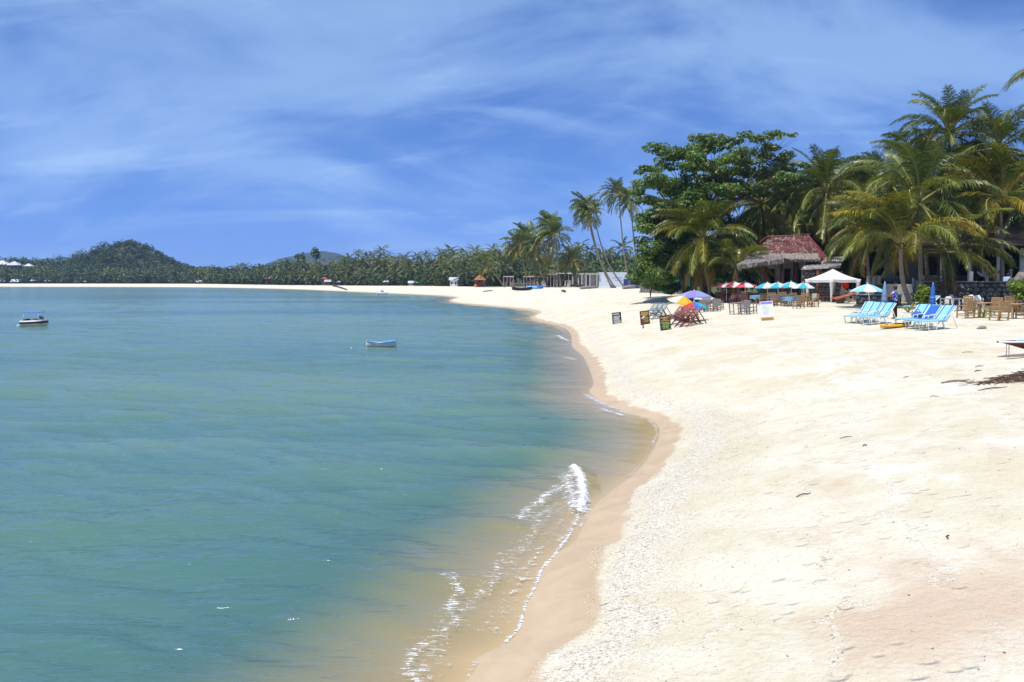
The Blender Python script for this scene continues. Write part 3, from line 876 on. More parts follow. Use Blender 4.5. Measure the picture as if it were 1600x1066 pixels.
# ---- far palms: one crown mesh and one trunk mesh shared between copies
def far_crown(seed, n=17, L=4.6, pairs=9):
    rg = random.Random(seed); m = MB()
    for i in range(n):
        t = (i + 0.5) / n
        az = i * 2.4 + rg.uniform(-0.3, 0.3); e0 = 1.35 - 2.0 * t; bend = 1.3 - 0.4 * t
        l = L * rg.uniform(0.8, 1.1); p = Vector((0, 0, 0.2 - 0.4 * t)); N = 7
        pts = [p]
        for k in range(N):
            el = e0 - bend * ((k + .5) / N) ** 1.3
            p = p + Vector((math.cos(el) * math.cos(az), math.cos(el) * math.sin(az), math.sin(el))) * (l / N); pts.append(p)
        side = Vector((-math.sin(az), math.cos(az), 0))
        for k in range(1, N):
            d = (pts[k + 1] - pts[k])
            for sg in (-1, 1):
                for f in (0.0, 0.5):
                    q = pts[k] + d * f; ll = l * 0.19 * (1.0 if k < N - 2 else 0.7) * rg.uniform(0.75, 1.2)
                    e = q + side * sg * ll * 0.75 + d.normalized() * ll * 0.55 + Vector((0, 0, -ll * rg.uniform(0.25, 0.75)))
                    m.add([q, q + d * 0.5, e + d * 0.16, e], [(0, 1, 2, 3)])
    return m.mesh('far_palm_crown', M_FARPALM)
FARC = [far_crown(s) for s in range(5)]
_tm = MB(); _tm.tube([(0, 0, -0.08), (0.02, 0, 0.3), (0.03, 0, 0.65), (0, 0, 1.0)], [0.022, 0.016, 0.013, 0.011], 5)
FART = _tm.mesh('far_palm_trunk', M_BARK)
def far_palm(p, h, s, rg, label, group, lean=0.0):
    root = thing('palm_tree', label, 'palm', p, rg.uniform(0, 6.28), group)
    t = link('trunk', FART, root); t.scale = (h * 0.9, h * 0.9, h)
    t.rotation_euler = (lean * rg.uniform(-1, 1), lean * rg.uniform(-1, 1), 0)
    top = Euler(t.rotation_euler).to_matrix() @ Vector((0, 0, h))
    c = link('crown', rg.choice(FARC), root, top, (rg.uniform(-.15, .15), rg.uniform(-.15, .15), rg.uniform(0, 6.28)))
    c.scale = (s, s, s * rg.uniform(0.9, 1.15))
    g = rg.uniform(0.75, 1.2); y = rg.uniform(0, 0.35)
    c.color = (g * (1 + y), g * (1 + 0.4 * y), g, 1)
    return root
rg = random.Random(77)
# skyline palms that stand out one by one (px, py of the crown, D)
SKY = [(548, 405, 420), (560, 396, 430), (575, 402, 425), (583, 400, 430), (598, 393, 425), (606, 404, 415), (614, 405, 400), (633, 404, 395), (652, 400, 380), (667, 399, 385), (680, 412, 360),
       (696, 398, 370), (704, 394, 365), (725, 395, 360), (744, 393, 350), (768, 391, 345), (590, 415, 400), (620, 416, 392), (640, 418, 380), (540, 412, 420), (567, 410, 410),
       (715, 410, 340), (690, 408, 352), (735, 405, 345), (757, 402, 335), (780, 400, 330), (660, 412, 370), (920, 392, 330), (938, 398, 340), (905, 388, 350), (950, 395, 345), (887, 392, 350), (972, 388, 330), (778, 408, 310), (800, 405, 320)]
for (px, py, D) in SKY:
    b = GD(px, D); t = at_d(px, py, D)
    far_palm(b, max(6.0, t.z - b.z), rg.uniform(0.8, 1.25), rg, 'tall coconut palm on the skyline of the grove behind the bay', 'skyline palms behind the bay', 0.03)
# the front row of the grove behind the far beach
def veg_pt(t, back):
    """point along the vegetation edge"""
    P = VEG[1:12]; f = t * (len(P) - 1); i = min(int(f), len(P) - 2); f -= i
    x = P[i][0] + (P[i + 1][0] - P[i][0]) * f; y = P[i][1] + (P[i + 1][1] - P[i][1]) * f
    return x + back * 0.25, y + back
for k in range(150):
    px = rg.uniform(440, 800) if k < 95 else rg.uniform(-20, 440)
    D0 = float(np.interp(px, [-20, 150, 300, 420, 500, 600, 680, 750, 800], [600, 590, 565, 460, 410, 360, 315, 275, 268]))
    D = D0 + abs(rg.gauss(0, 1)) * (32 if px > 440 else 45) + 3
    b = GD(px, D)
    near_row = D - D0 < 14
    far_palm(b, rg.uniform(2.5, 7.5) if near_row else rg.uniform(5, 12.5), rg.uniform(0.7, 1.25), rg, 'coconut palm in the dense grove behind the far beach', 'palms in the far grove', 0.09)

# two fan palms standing above the trees
def fan_palm(px, py, D, label):
    b = GD(px, D); t = at_d(px, py, D); root = thing('fan_palm', label, 'palm', b, 0, 'fan palms on the skyline')
    h = t.z - b.z
    o = link('trunk', FART, root); o.scale = (h * 1.1, h * 1.1, h)
    m = MB(); r2 = random.Random(int(px))
    for i in range(46):
        d = Vector((r2.gauss(0, 1), r2.gauss(0, 1), r2.gauss(0.25, 1))).normalized()
        c = d * r2.uniform(1.6, 3.4); c.z *= 1.25
        u = d.cross(Vector((0.3, 0.2, 1))).normalized(); v = d.cross(u)
        ring = [c + (u * math.cos(a) + v * math.sin(a)) * r2.uniform(0.6, 1.25) + d * 0.25 for a in [k * PI / 4 for k in range(8)]]
        m.add([c] + ring, [(0, k + 1, (k + 1) % 8 + 1) for k in range(8)])
    o = m.build('crown', M_FARPALM, root, (0, 0, h)); o.color = (0.75, 0.85, 0.9, 1)
fan_palm(471, 404, 500, 'fan palm with stacked round crown, left of the two standing above the trees')
fan_palm(494, 397, 490, 'fan palm with one round crown on a bare trunk, right of the two')

# ---- leaf masses
def leaf_cloud(centres, radii, counts, size, rs, flat=0.5, shell=0.55):
    """leaf-sized quads spread through ellipsoid clumps; returns verts, faces"""
    V, Fc, b = [], [], 0
    for c, r, n in zip(centres, radii, counts):
        d = rs.normal(0, 1, (n, 3)); d /= np.linalg.norm(d, axis=1)[:, None]
        rad = shell + (1 - shell) * rs.uniform(0, 1, n) ** 0.6
        p = np.array(c) + d * rad[:, None] * np.array(r)
        nrm = rs.normal(0, 1, (n, 3)) * np.array([1 - flat, 1 - flat, 0.4]) + np.array([0, 0, flat]) + d * 0.55
        nrm /= np.linalg.norm(nrm, axis=1)[:, None]
        a = rs.normal(0, 1, (n, 3)); u = np.cross(nrm, a); u /= np.linalg.norm(u, axis=1)[:, None]
        v = np.cross(nrm, u)
        s = size * rs.uniform(0.6, 1.3, n)[:, None]
        q = np.stack([p - u * s * 0.5, p + v * s * 0.30 + u * s * 0.05, p + u * s * 0.62 - nrm * s * 0.12, p - v * s * 0.30 + u * s * 0.05], 1)
        V.append(q.reshape(-1, 3)); Fc.append(np.arange(4 * n).reshape(-1, 4) + b); b += 4 * n
    return np.concatenate(V), np.concatenate(Fc)

def broad_tree(label, D, clumps, base_px, trunks, leaf=0.3, dens=9.0, seed=1, group=None, tint=(1, 1, 1, 1), baseD=None, name='broadleaf_tree', r0=0.38):
    """clumps: px, py, half width px, half height px, depth offset m"""
    rs = np.random.RandomState(seed); rg = random.Random(seed)
    k = D / F
    base = GD(base_px, baseD or D)
    root = thing(name, label, 'tree', base, 0, group)
    C, Rr, Nn = [], [], []
    for (px, py, rx, ry, dz) in clumps:
        c = at_d(px, py, D + dz) - base
        r = np.array([rx * k, rx * k * 0.95, ry * k])
        # break each clump into small uneven sprays
        m = max(5, int(rx * ry * k * k * 4.5))
        for _ in range(m):
            d = rs.normal(0, 1, 3); d /= np.linalg.norm(d); d *= rs.uniform(0.45, 1.0)
            cc = np.array(c) + d * r
            s = rs.uniform(0.45, 0.80) * min(r[0], r[2] * 1.6)
            rr = np.array([s * 1.25, s * 1.25, s * 0.55])
            C.append(cc); Rr.append(rr); Nn.append(max(12, int(dens * 4 * s * s * 3.0 / (leaf * leaf) * 0.20)))
    V, Fc = leaf_cloud(C, Rr, Nn, leaf, rs)
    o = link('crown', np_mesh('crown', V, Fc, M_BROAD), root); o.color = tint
    tag(o, None, None, None, 'stuff')
    # trunks, then limbs out to the clumps
    tops = []
    for (tpx, tpy, bpx, bdz) in trunks:
        a = GD(bpx, D + bdz) - base + Vector((0, 0, -0.3)); b = at_d(tpx, tpy, D + bdz * 0.3) - base
        m = MB(); P = trunk_pts(a, b, (rg.uniform(-.5, .5), rg.uniform(-.3, .3), 0), 8)
        m.tube(P, [r0 * (1 - 0.55 * i / 8) + (0.25 if i == 0 else 0) for i in range(9)], 8)
        m.build('trunk', M_TRUNK, root); tops.append((b, P[5]))
    m = MB()
    for (px, py, rx, ry, dz) in clumps:
        c = at_d(px, py, D + dz) - base
        b, mid_ = min(tops, key=lambda q: (q[0] - c).length)
        s = b if c.z > b.z else mid_
        P = trunk_pts(s, c, (rg.uniform(-.6, .6), rg.uniform(-.6, .6), rg.uniform(-.2, .7)), 6)
        m.tube(P, [r0 * 0.30 * (1 - 0.88 * i / 6) for i in range(7)], 5)
        for _ in range(3):
            e = c + Vector((rg.uniform(-1, 1) * rx * k, rg.uniform(-1, 1) * rx * k, rg.uniform(-.4, .9) * ry * k))
            m.tube([P[4], (P[4] + e) / 2 + Vector((0, 0, 0.2)), e], [r0 * 0.09, r0 * 0.06, r0 * 0.02], 4)
    m.build('limbs', M_TRUNK, root)
    return root
BIG = [(1052, 236, 42, 13, 0), (1092, 224, 34, 13, 2), (1008, 266, 20, 7, -1), (1040, 256, 34, 10, 1), (1078, 258, 40, 12, -2), (1132, 222, 26, 9, 1), (1168, 214, 28, 9, 0), (1200, 212, 26, 6, 1),
       (1228, 216, 22, 6, -1), (1185, 232, 40, 9, 2), (1150, 246, 42, 11, -1), (1215, 246, 26, 9, 2), (1240, 262, 22, 8, 1), (1030, 288, 36, 13, -2), (1080, 292, 40, 14, 1), (1128, 278, 36, 13, 2),
       (1170, 268, 34, 12, 3), (1016, 318, 26, 11, 0), (1058, 326, 40, 14, -2), (1104, 322, 34, 14, 3), (1022, 348, 24, 13, -1), (1052, 362, 34, 17, 1), (1014, 380, 22, 15, -2), (1040, 398, 28, 18, -1),
       (1010, 412, 20, 13, -2), (1072, 396, 26, 18, 2), (1002, 436, 16, 11, -2), (1028, 432, 24, 14, -3), (1060, 420, 26, 14, 1), (1150, 300, 30, 12, 4), (1205, 285, 26, 10, 4), (1085, 345, 30, 14, 3), (1110, 300, 34, 14, -3), (1185, 296, 30, 12, 1), (1225, 278, 24, 9, -1), (1125, 252, 34, 10, -3), (1062, 300, 30, 12, 4), (1035, 335, 30, 14, 4), (1000, 300, 16, 8, 1), (1120, 345, 26, 16, 5), (1062, 446, 22, 9, 2), (1090, 415, 26, 16, 4), (1120, 385, 28, 18, 6), (1128, 425, 24, 16, 7), (1045, 450, 18, 8, 1)]
broad_tree('big spreading broadleaf tree with several dark leaning trunks at the edge of the sand', 86, BIG, 1085,
           [(1062, 392, 1076, -1.5), (1080, 370, 1086, 0), (1100, 350, 1100, 1.5), (1090, 380, 1112, 3)], 0.34, 10.0, 3, tint=(1.05, 1.1, 0.9, 1))
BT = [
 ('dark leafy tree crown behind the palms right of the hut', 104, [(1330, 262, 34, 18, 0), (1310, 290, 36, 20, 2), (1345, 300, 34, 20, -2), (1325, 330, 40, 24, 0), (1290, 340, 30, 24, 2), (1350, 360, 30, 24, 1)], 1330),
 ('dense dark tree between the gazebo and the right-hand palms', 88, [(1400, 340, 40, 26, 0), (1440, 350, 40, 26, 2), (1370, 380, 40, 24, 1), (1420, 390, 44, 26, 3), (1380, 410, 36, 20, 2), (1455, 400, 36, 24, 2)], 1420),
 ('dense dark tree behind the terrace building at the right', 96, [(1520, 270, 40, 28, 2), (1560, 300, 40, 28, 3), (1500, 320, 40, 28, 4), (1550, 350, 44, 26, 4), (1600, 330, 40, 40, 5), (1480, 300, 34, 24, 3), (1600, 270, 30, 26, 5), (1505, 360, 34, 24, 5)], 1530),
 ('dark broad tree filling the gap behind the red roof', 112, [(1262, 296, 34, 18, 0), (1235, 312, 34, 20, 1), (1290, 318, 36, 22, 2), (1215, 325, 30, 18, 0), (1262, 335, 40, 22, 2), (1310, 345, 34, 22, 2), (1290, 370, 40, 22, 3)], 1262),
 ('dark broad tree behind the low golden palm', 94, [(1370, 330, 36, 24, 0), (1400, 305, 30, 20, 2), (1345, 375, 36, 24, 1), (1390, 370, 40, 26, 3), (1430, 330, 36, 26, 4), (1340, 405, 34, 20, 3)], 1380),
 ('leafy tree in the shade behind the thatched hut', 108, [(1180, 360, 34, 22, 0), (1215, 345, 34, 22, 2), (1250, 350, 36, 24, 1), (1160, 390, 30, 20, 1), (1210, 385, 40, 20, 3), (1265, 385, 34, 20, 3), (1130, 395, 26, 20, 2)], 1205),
]
for i, (lab, D, cl, bp) in enumerate(BT):
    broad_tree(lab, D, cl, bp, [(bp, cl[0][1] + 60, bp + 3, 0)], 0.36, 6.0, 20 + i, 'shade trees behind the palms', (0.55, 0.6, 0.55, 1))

# woods that read as one mass: far shore, the round hill, the slope behind the white wall
def woods(name, label, pts, size, per, seed, tint, tri=0.9):
    rs = np.random.RandomState(seed)
    C = [(x, y, z + s * size * 0.8) for x, y, z, s in pts]
    Rr = [(size * s * rs.uniform(0.8, 1.3), size * s * rs.uniform(0.8, 1.3), size * s * rs.uniform(0.8, 1.2)) for x, y, z, s in pts]
    V, Fc = leaf_cloud(C, Rr, [per] * len(pts), tri, rs, 0.3, 0.7)
    o = link(name, np_mesh(name, V, Fc, M_WOODS)); o.color = tint
    return tag(o, label, None, None, 'stuff')
rs = np.random.RandomState(8)
def scatter(n, fx, fy):
    x = np.array([fx() for _ in range(n)]); y = np.array([fy(v) for v in x]); z = ground_z(x, y)
    return x, y, z
pts = []
for _ in range(1500):
    a = rs.uniform(0, 2 * PI); r = 95 * math.sqrt(rs.uniform(0, 1))
    pts.append((HILL_C[0] + r * math.cos(a), HILL_C[1] + r * math.sin(a) * 1.0))
pts = np.array(pts); z = ground_z(pts[:, 0], pts[:, 1])
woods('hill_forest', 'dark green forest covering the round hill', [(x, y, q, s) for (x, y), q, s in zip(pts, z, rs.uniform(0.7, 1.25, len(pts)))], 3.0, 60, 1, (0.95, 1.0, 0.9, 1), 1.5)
P2 = []
for _ in range(1900):
    px = rs.uniform(-60, 470); D0 = float(np.interp(px, [-60, 150, 300, 420, 470], [610, 592, 568, 470, 440]))
    D = D0 + rs.uniform(0, 1) ** 1.3 * (230 if px < 330 else 130)
    x, y = pd(px, D); P2.append((x, y, (D - D0)))
P2 = np.array(P2); z = ground_z(P2[:, 0], P2[:, 1])
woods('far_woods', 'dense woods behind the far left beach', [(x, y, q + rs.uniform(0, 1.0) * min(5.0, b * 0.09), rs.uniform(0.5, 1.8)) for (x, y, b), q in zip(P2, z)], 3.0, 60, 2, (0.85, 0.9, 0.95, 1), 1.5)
P3 = []
for _ in range(1150):
    px = rs.uniform(430, 830); D0 = float(np.interp(px, [430, 500, 600, 680, 750, 830], [458, 415, 362, 318, 280, 275]))
    D = D0 + 5 + rs.uniform(0, 1) ** 1.2 * 110
    x, y = pd(px, D); P3.append((x, y, D - D0))
P3 = np.array(P3); z = ground_z(P3[:, 0], P3[:, 1])
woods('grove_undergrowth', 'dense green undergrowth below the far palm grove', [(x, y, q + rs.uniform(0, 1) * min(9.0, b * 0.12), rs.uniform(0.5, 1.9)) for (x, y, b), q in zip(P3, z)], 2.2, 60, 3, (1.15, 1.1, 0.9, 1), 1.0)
P4 = []
for _ in range(1000):
    px = rs.uniform(790, 1120); D = rs.uniform(290, 400)
    x, y = pd(px, D); P4.append((x, y, D - 285))
P4 = np.array(P4); z = ground_z(P4[:, 0], P4[:, 1])
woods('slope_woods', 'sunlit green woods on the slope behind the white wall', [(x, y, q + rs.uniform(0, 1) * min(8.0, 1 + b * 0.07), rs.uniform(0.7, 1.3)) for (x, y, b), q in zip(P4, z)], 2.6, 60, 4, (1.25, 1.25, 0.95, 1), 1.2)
P5 = []
for _ in range(420):
    px = rs.uniform(1120, 1700); D = rs.uniform(0, 1) * 22 + float(np.interp(px, [1120, 1330, 1440, 1600, 1700], [106, 100, 82, 72, 70]))
    x, y = pd(px, D); P5.append((x, y, 0))
P5 = np.array(P5); z = ground_z(P5[:, 0], P5[:, 1])
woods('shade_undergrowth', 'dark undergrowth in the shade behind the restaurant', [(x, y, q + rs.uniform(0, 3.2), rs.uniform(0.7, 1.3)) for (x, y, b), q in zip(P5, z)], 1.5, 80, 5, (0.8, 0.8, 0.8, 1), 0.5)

P6 = np.stack([rs.uniform(44, 85, 420), rs.uniform(-8, 62, 420)], -1); z = ground_z(P6[:, 0], P6[:, 1])
woods('inland_woods', 'green woods behind the beach beyond the right-hand palms', [(x, y, q + rs.uniform(0, 7), rs.uniform(0.7, 1.4)) for (x, y), q in zip(P6, z) if x > 0.68 * y + 6], 1.9, 90, 6, (1.0, 1.05, 0.9, 1), 0.6)
# far blue ridge
def ridge():
    xs = np.linspace(-1150, 500, 120); ys = np.linspace(2700, 3700, 24)
    X, Y = np.meshgrid(xs, ys)
    cx = (505 - 800) / F * 3200
    prof = 112 * np.exp(-((X - cx) / 185) ** 2) + 46 * np.exp(-((X - cx - 330) / 200) ** 2) + 26 * np.exp(-((X - cx + 190) / 110) ** 2)
    Z = prof * np.sin(PI * np.clip((Y - 2700) / 1000, 0, 1)) ** 0.8 + 10 * fnoise(X / 60, Y / 60, 5, 4) * np.clip(prof / 40, 0, 1) - 2
    me = np_mesh('ridge', np.stack([X, Y, Z], -1).reshape(-1, 3), grid_faces(24, 120)[:, ::-1], M_RIDGE, True)
    tag(link('mountain_ridge', me), 'blue hazy wooded ridge far behind the fan palms', None, None, 'structure')
M_RIDGE = mat_plain('ridge_forest', (0.025, 0.042, 0.020), 0.95, 0.5, 0.02, 2.0)
ridge()

# ------------------------------------------------------------------ the air
hz = MB(); hz.box((0, 1900, 100), (6800, 8200, 210))
M_HAZE = bpy.data.materials.new('sea_air'); M_HAZE.use_nodes = True
nt = M_HAZE.node_tree; nt.nodes.clear()
_o = nt.nodes.new('ShaderNodeOutputMaterial'); _v = nt.nodes.new('ShaderNodeVolumePrincipled')
_v.inputs['Color'].default_value = (0.42, 0.62, 1.0, 1); _v.inputs['Density'].default_value = 0.00011; _v.inputs['Anisotropy'].default_value = 0.0
nt.links.new(_v.outputs[0], _o.inputs['Volume'])
HAZE = hz.build('haze', M_HAZE); tag(HAZE, 'thin sea air that pales the far ridge', None, None, 'stuff')
# ------------------------------------------------------------------ materials for things
M_WHITE = mat_plain('white_paint', (0.80, 0.80, 0.78), 0.45, 0.08, 3.0)
M_PLASTIC = mat_plain('white_plastic', (0.82, 0.82, 0.82), 0.35, 0.05, 3.0)
M_CANVAS = mat_cloth('white_canvas', (0.84, 0.84, 0.85), 0.25, 0.05)
M_BAMBOO = mat_plain('bamboo_wood', (0.36, 0.215, 0.105), 0.6, 0.35, 9.0)
M_GREYWOOD = mat_plain('weathered_grey_wood', (0.30, 0.265, 0.25), 0.8, 0.35, 9.0)
M_REDWOOD = mat_plain('red_brown_wood', (0.19, 0.055, 0.035), 0.6, 0.35, 8.0)
M_DARKWOOD = mat_plain('dark_wood', (0.075, 0.038, 0.025), 0.65, 0.35, 6.0)
M_REDSEAT = mat_plain('dark_red_cushion', (0.28, 0.02, 0.02), 0.85, 0.2, 8.0)
M_BLUECLOTH = mat_cloth('light_blue_cloth', (0.22, 0.50, 0.74), 0.2)
M_CHARCOAL = mat_plain('charcoal_paint', (0.022, 0.022, 0.024), 0.7, 0.3, 5.0)
M_GREY = mat_plain('grey_metal', (0.42, 0.43, 0.45), 0.45, 0.15, 5.0, metal=0.3)
M_AQUA = mat_cloth('aqua_pad', (0.30, 0.64, 0.78), 0.1)
M_NAVY = mat_plain('navy_blue', (0.018, 0.045, 0.19), 0.7, 0.25, 4.0)
M_MIDBLUE = mat_cloth('mid_blue_cloth', (0.05, 0.16, 0.58), 0.15)
M_YELLOW = mat_plain('yellow_plastic', (0.78, 0.43, 0.02), 0.4, 0.12, 3.0)
M_STONE = mat_plain('grey_stone', (0.235, 0.215, 0.20), 0.9, 0.4, 2.2, 0.02)
M_CONC = mat_plain('pale_concrete', (0.43, 0.42, 0.41), 0.9, 0.22, 1.2, 0.01)
M_MORTAR = mat_plain('dark_mortar', (0.10, 0.095, 0.09), 0.95, 0.25, 3.0)
M_GLASS = mat_plain('dark_window_glass', (0.02, 0.025, 0.03), 0.12, 0.2, 2.0)
M_THATCH = mat_plain('grey_thatch', (0.30, 0.265, 0.235), 0.95, 0.45, 5.0)
M_THATCHR = mat_plain('faded_red_thatch', (0.195, 0.060, 0.055), 0.9, 0.75, 1.1)
M_SKIN = mat_plain('tanned_skin', (0.23, 0.11, 0.06), 0.55, 0.12, 6.0)
M_HAIR = mat_plain('black_hair', (0.012, 0.010, 0.010), 0.5, 0.2, 9.0)

def yaw_to(a, b): return math.atan2(b.y - a.y, b.x - a.x)
def slope_rot(p, rz):
    """tilt that makes a thing stand on the local slope"""
    e = 0.6
    u = Vector((math.cos(rz), math.sin(rz))); v = Vector((-u.y, u.x))
    su = (gz(p.x + u.x * e, p.y + u.y * e) - gz(p.x - u.x * e, p.y - u.y * e)) / (2 * e)
    sv = (gz(p.x + v.x * e, p.y + v.y * e) - gz(p.x - v.x * e, p.y - v.y * e)) / (2 * e)
    return (math.atan(sv), -math.atan(su), rz)

# ------------------------------------------------------------------ parasols
_cl = {}
def cloth(c):
    k = tuple(round(v, 3) for v in c)
    if k not in _cl: _cl[k] = mat_cloth('parasol_cloth', c, 0.30, 0.06)
    return _cl[k]
RED, WHT, TEAL, BLU = (0.72, 0.11, 0.13), (0.84, 0.83, 0.82), (0.06, 0.50, 0.62), (0.05, 0.22, 0.70)
def panel_mesh(R_, hgt, mat, scallop=0.05):
    m = MB(); a0, a1 = -PI / 8, PI / 8; rows = []
    for i in range(6):
        t = i / 5; row = []
        for k in range(5):
            f = k / 4; a = a0 + (a1 - a0) * f
            sag = math.sin(PI * f)
            r = R_ * t * (1 - 0.03 * sag * t)
            z = -hgt * t ** 1.45 - 0.05 * R_ * sag * math.sin(PI * t)
            row.append((r * math.cos(a), r * math.sin(a), z))
        rows.append(row)
    lip = [(x * (1.0 + 0.0), y, z - scallop * R_ * (1.0 + 0.7 * math.sin(PI * k / 4))) for k, (x, y, z) in enumerate(rows[-1])]
    rows.append(lip)
    m.loft(rows, close=False)
    return m.mesh('canopy_panel', mat)
def parasol(px, py, half, base_py, cols, label, group=None, tilt=(0, 0), base_px=None, rot=0.2, ratio=0.42):
    b = G(base_px or px, base_py); s = F / b.y
    top = at_d(px, py, b.y) - b
    R_ = half / s; hgt = R_ * ratio
    root = thing('parasol', label, 'parasol', b, 0, group)
    m = MB(); m.tube([(0, 0, -0.3), (0, 0, top.z * 0.5), tuple(top + Vector((0, 0, 0.02)))], 0.022, 6); m.build('pole', M_WHITE, root)
    cn = link('canopy', None, root, top, (tilt[0], tilt[1], rot))
    cache = {}
    for k in range(8):
        c = cols[k % len(cols)]
        if c not in cache: cache[c] = panel_mesh(R_, hgt, cloth(c))
        link('canopy_panel', cache[c], cn, None, (0, 0, k * PI / 4))
    rb = MB()
    for k in range(8):
        a = (k + 0.5) * PI / 4
        rb.tube([(R_ * t * math.cos(a), R_ * t * math.sin(a), -hgt * t ** 1.45 - 0.02) for t in (0.05, 0.4, 0.75, 0.99)], 0.008, 4)
    rb.build('rib_set', M_GREY, cn)
    f = MB(); f.lathe([(0.03, 0), (0.035, 0.04), (0.01, 0.09)], 8); f.build('finial', M_WHITE, cn)
    return root
g1 = 'red and white parasols over the red chairs'
parasol(1135, 441, 17, 473.5, [RED, WHT], 'red and white parasol, leftmost of the three over the red chairs', g1, rot=0.5)
parasol(1147, 440, 18, 473.5, [WHT, RED], 'red and white parasol, middle of the three over the red chairs', g1, rot=0.1)
parasol(1164, 440, 19, 475, [RED, WHT], 'red and white parasol, rightmost of the three over the red chairs', g1, rot=0.9)
g2 = 'teal and white parasols over the blue tables'
parasol(1199, 441.5, 19, 477, [TEAL, WHT], 'teal and white parasol nearest the red and white parasols', g2, rot=0.5)
parasol(1215.5, 441.3, 18, 477.5, [WHT, TEAL], 'teal and white parasol, second from the red and white ones', g2, rot=0.2)
parasol(1236, 440.2, 18, 478, [TEAL, WHT], 'teal and white parasol, third from the red and white ones', g2, rot=0.7)
parasol(1255.4, 442, 18, 479, [WHT, TEAL], 'teal and white parasol beside the white gazebo', g2, rot=0.4)
parasol(1085, 453.7, 27, 484, [(0.30, 0.36, 0.66), (0.34, 0.40, 0.70), (0.30, 0.26, 0.72)], 'large faded blue and violet parasol behind the rainbow parasol', rot=0.3, ratio=0.36)
parasol(1101, 461.5, 17, 479, [(0.78, 0.79, 0.84)], 'low white parasol peeping out under the faded blue one', rot=0.3, ratio=0.3)
parasol(1069, 463, 25, 494, [(0.84, 0.83, 0.78), (0.80, 0.36, 0.03), (0.84, 0.82, 0.74), (0.82, 0.50, 0.05), (0.82, 0.46, 0.04), (0.05, 0.45, 0.42)], 'tilted yellow, orange and white parasol behind the deck chairs', tilt=(0.15, -0.25), rot=2.2)
parasol(1084, 472, 20, 503, [(0.06, 0.20, 0.75), (0.03, 0.50, 0.60), (0.06, 0.36, 0.12), (0.75, 0.42, 0.04), (0.72, 0.09, 0.06), (0.75, 0.38, 0.04), (0.68, 0.06, 0.06), (0.72, 0.07, 0.07)], 'small rainbow striped parasol over the dark red deck chairs', tilt=(0.1, 0.12), rot=-1.45)
parasol(1355.6, 444, 25, 489, [(0.30, 0.66, 0.78), WHT], 'pale aqua and white parasol beside the left sun loungers', rot=0.55, base_px=1357.5)
def closed_parasol(px, py, cloth_py, base_py, col, label):
    b = G(px, base_py); s = F / b.y
    root = thing('closed_parasol', label, 'parasol', b, 0, 'folded blue parasols')
    h = (base_py - py) / s; h0 = (base_py - cloth_py) / s
    m = MB(); m.tube([(0, 0, -0.2), (0, 0, h)], 0.022, 6); m.build('pole', M_WHITE, root)
    m = MB(); secs = []
    for i in range(8):
        t = i / 7; z = h0 + (h - h0) * t; r = 0.17 * (1 - t) ** 0.55 * (0.85 if i == 0 else 1) + 0.012
        secs.append([(r * (1.0 if k % 2 else 0.62) * math.cos(k * PI / 8), r * (1.0 if k % 2 else 0.62) * math.sin(k * PI / 8), z) for k in range(16)])
    m.loft(secs); m.build('folded_canopy', cloth(col), root)
    m = MB(); m.tube([(0.14 * math.cos(a), 0.14 * math.sin(a), h0 + (h - h0) * 0.35) for a in [k * PI / 5 for k in range(11)]], 0.012, 4); m.build('tie_strap', M_WHITE, root)
closed_parasol(1381, 440.6, 472, 493, (0.26, 0.46, 0.75), 'folded pale blue parasol next to the standing person')
closed_parasol(1456, 442, 477, 497, (0.07, 0.22, 0.66), 'folded deep blue parasol in front of the green shrub')

# ------------------------------------------------------------------ bamboo chairs and tables
def make_chair(wood, seat, slat=True):
    root = thing('bamboo_chair', 'x', 'chair')
    W, Dp, Hs, Hb = 0.60, 0.56, 0.43, 0.98
    m = MB(); m.box((0, 0, Hs), (W - 0.06, Dp, 0.05), None, 0, 0.015); m.build('seat', seat, root)
    for sx in (-1, 1):
        m = MB(); m.bar((sx * W / 2, -Dp / 2, 0), (sx * W / 2, -Dp / 2, 0.66), 0.055); m.build('leg', wood, root)
        m = MB(); m.bar((sx * W / 2, Dp / 2 - 0.04, 0), (sx * W / 2, Dp / 2 + 0.06, Hb), 0.055); m.build('leg', wood, root)
        m = MB(); m.box((sx * W / 2, 0.0, 0.68), (0.09, Dp + 0.08, 0.04)); m.build('armrest', wood, root)
        m = MB(); m.bar((sx * W / 2, -Dp / 2, 0.16), (sx * W / 2, Dp / 2, 0.16), 0.04); m.build('stretcher', wood, root)
    m = MB(); m.bar((-W / 2, -Dp / 2, 0.22), (W / 2, -Dp / 2, 0.22), 0.04); m.build('stretcher', wood, root)
    m = MB(); m.bar((-W / 2, Dp / 2, 0.28), (W / 2, Dp / 2, 0.28), 0.04); m.build('stretcher', wood, root)
    for k in range(5):
        z = 0.52 + 0.105 * k
        m = MB(); m.box((0, Dp / 2 - 0.02 + (z / Hb) * 0.08, z), (W - 0.05, 0.025, 0.085)); m.build('back_slat', wood, root)
    return root
def place(proto, p, rz, label, group, first):
    o = proto if first else copy_tree(proto)
    o.location = p; o.rotation_euler = slope_rot(p, rz)
    tag(o, label, None, group)
    return o
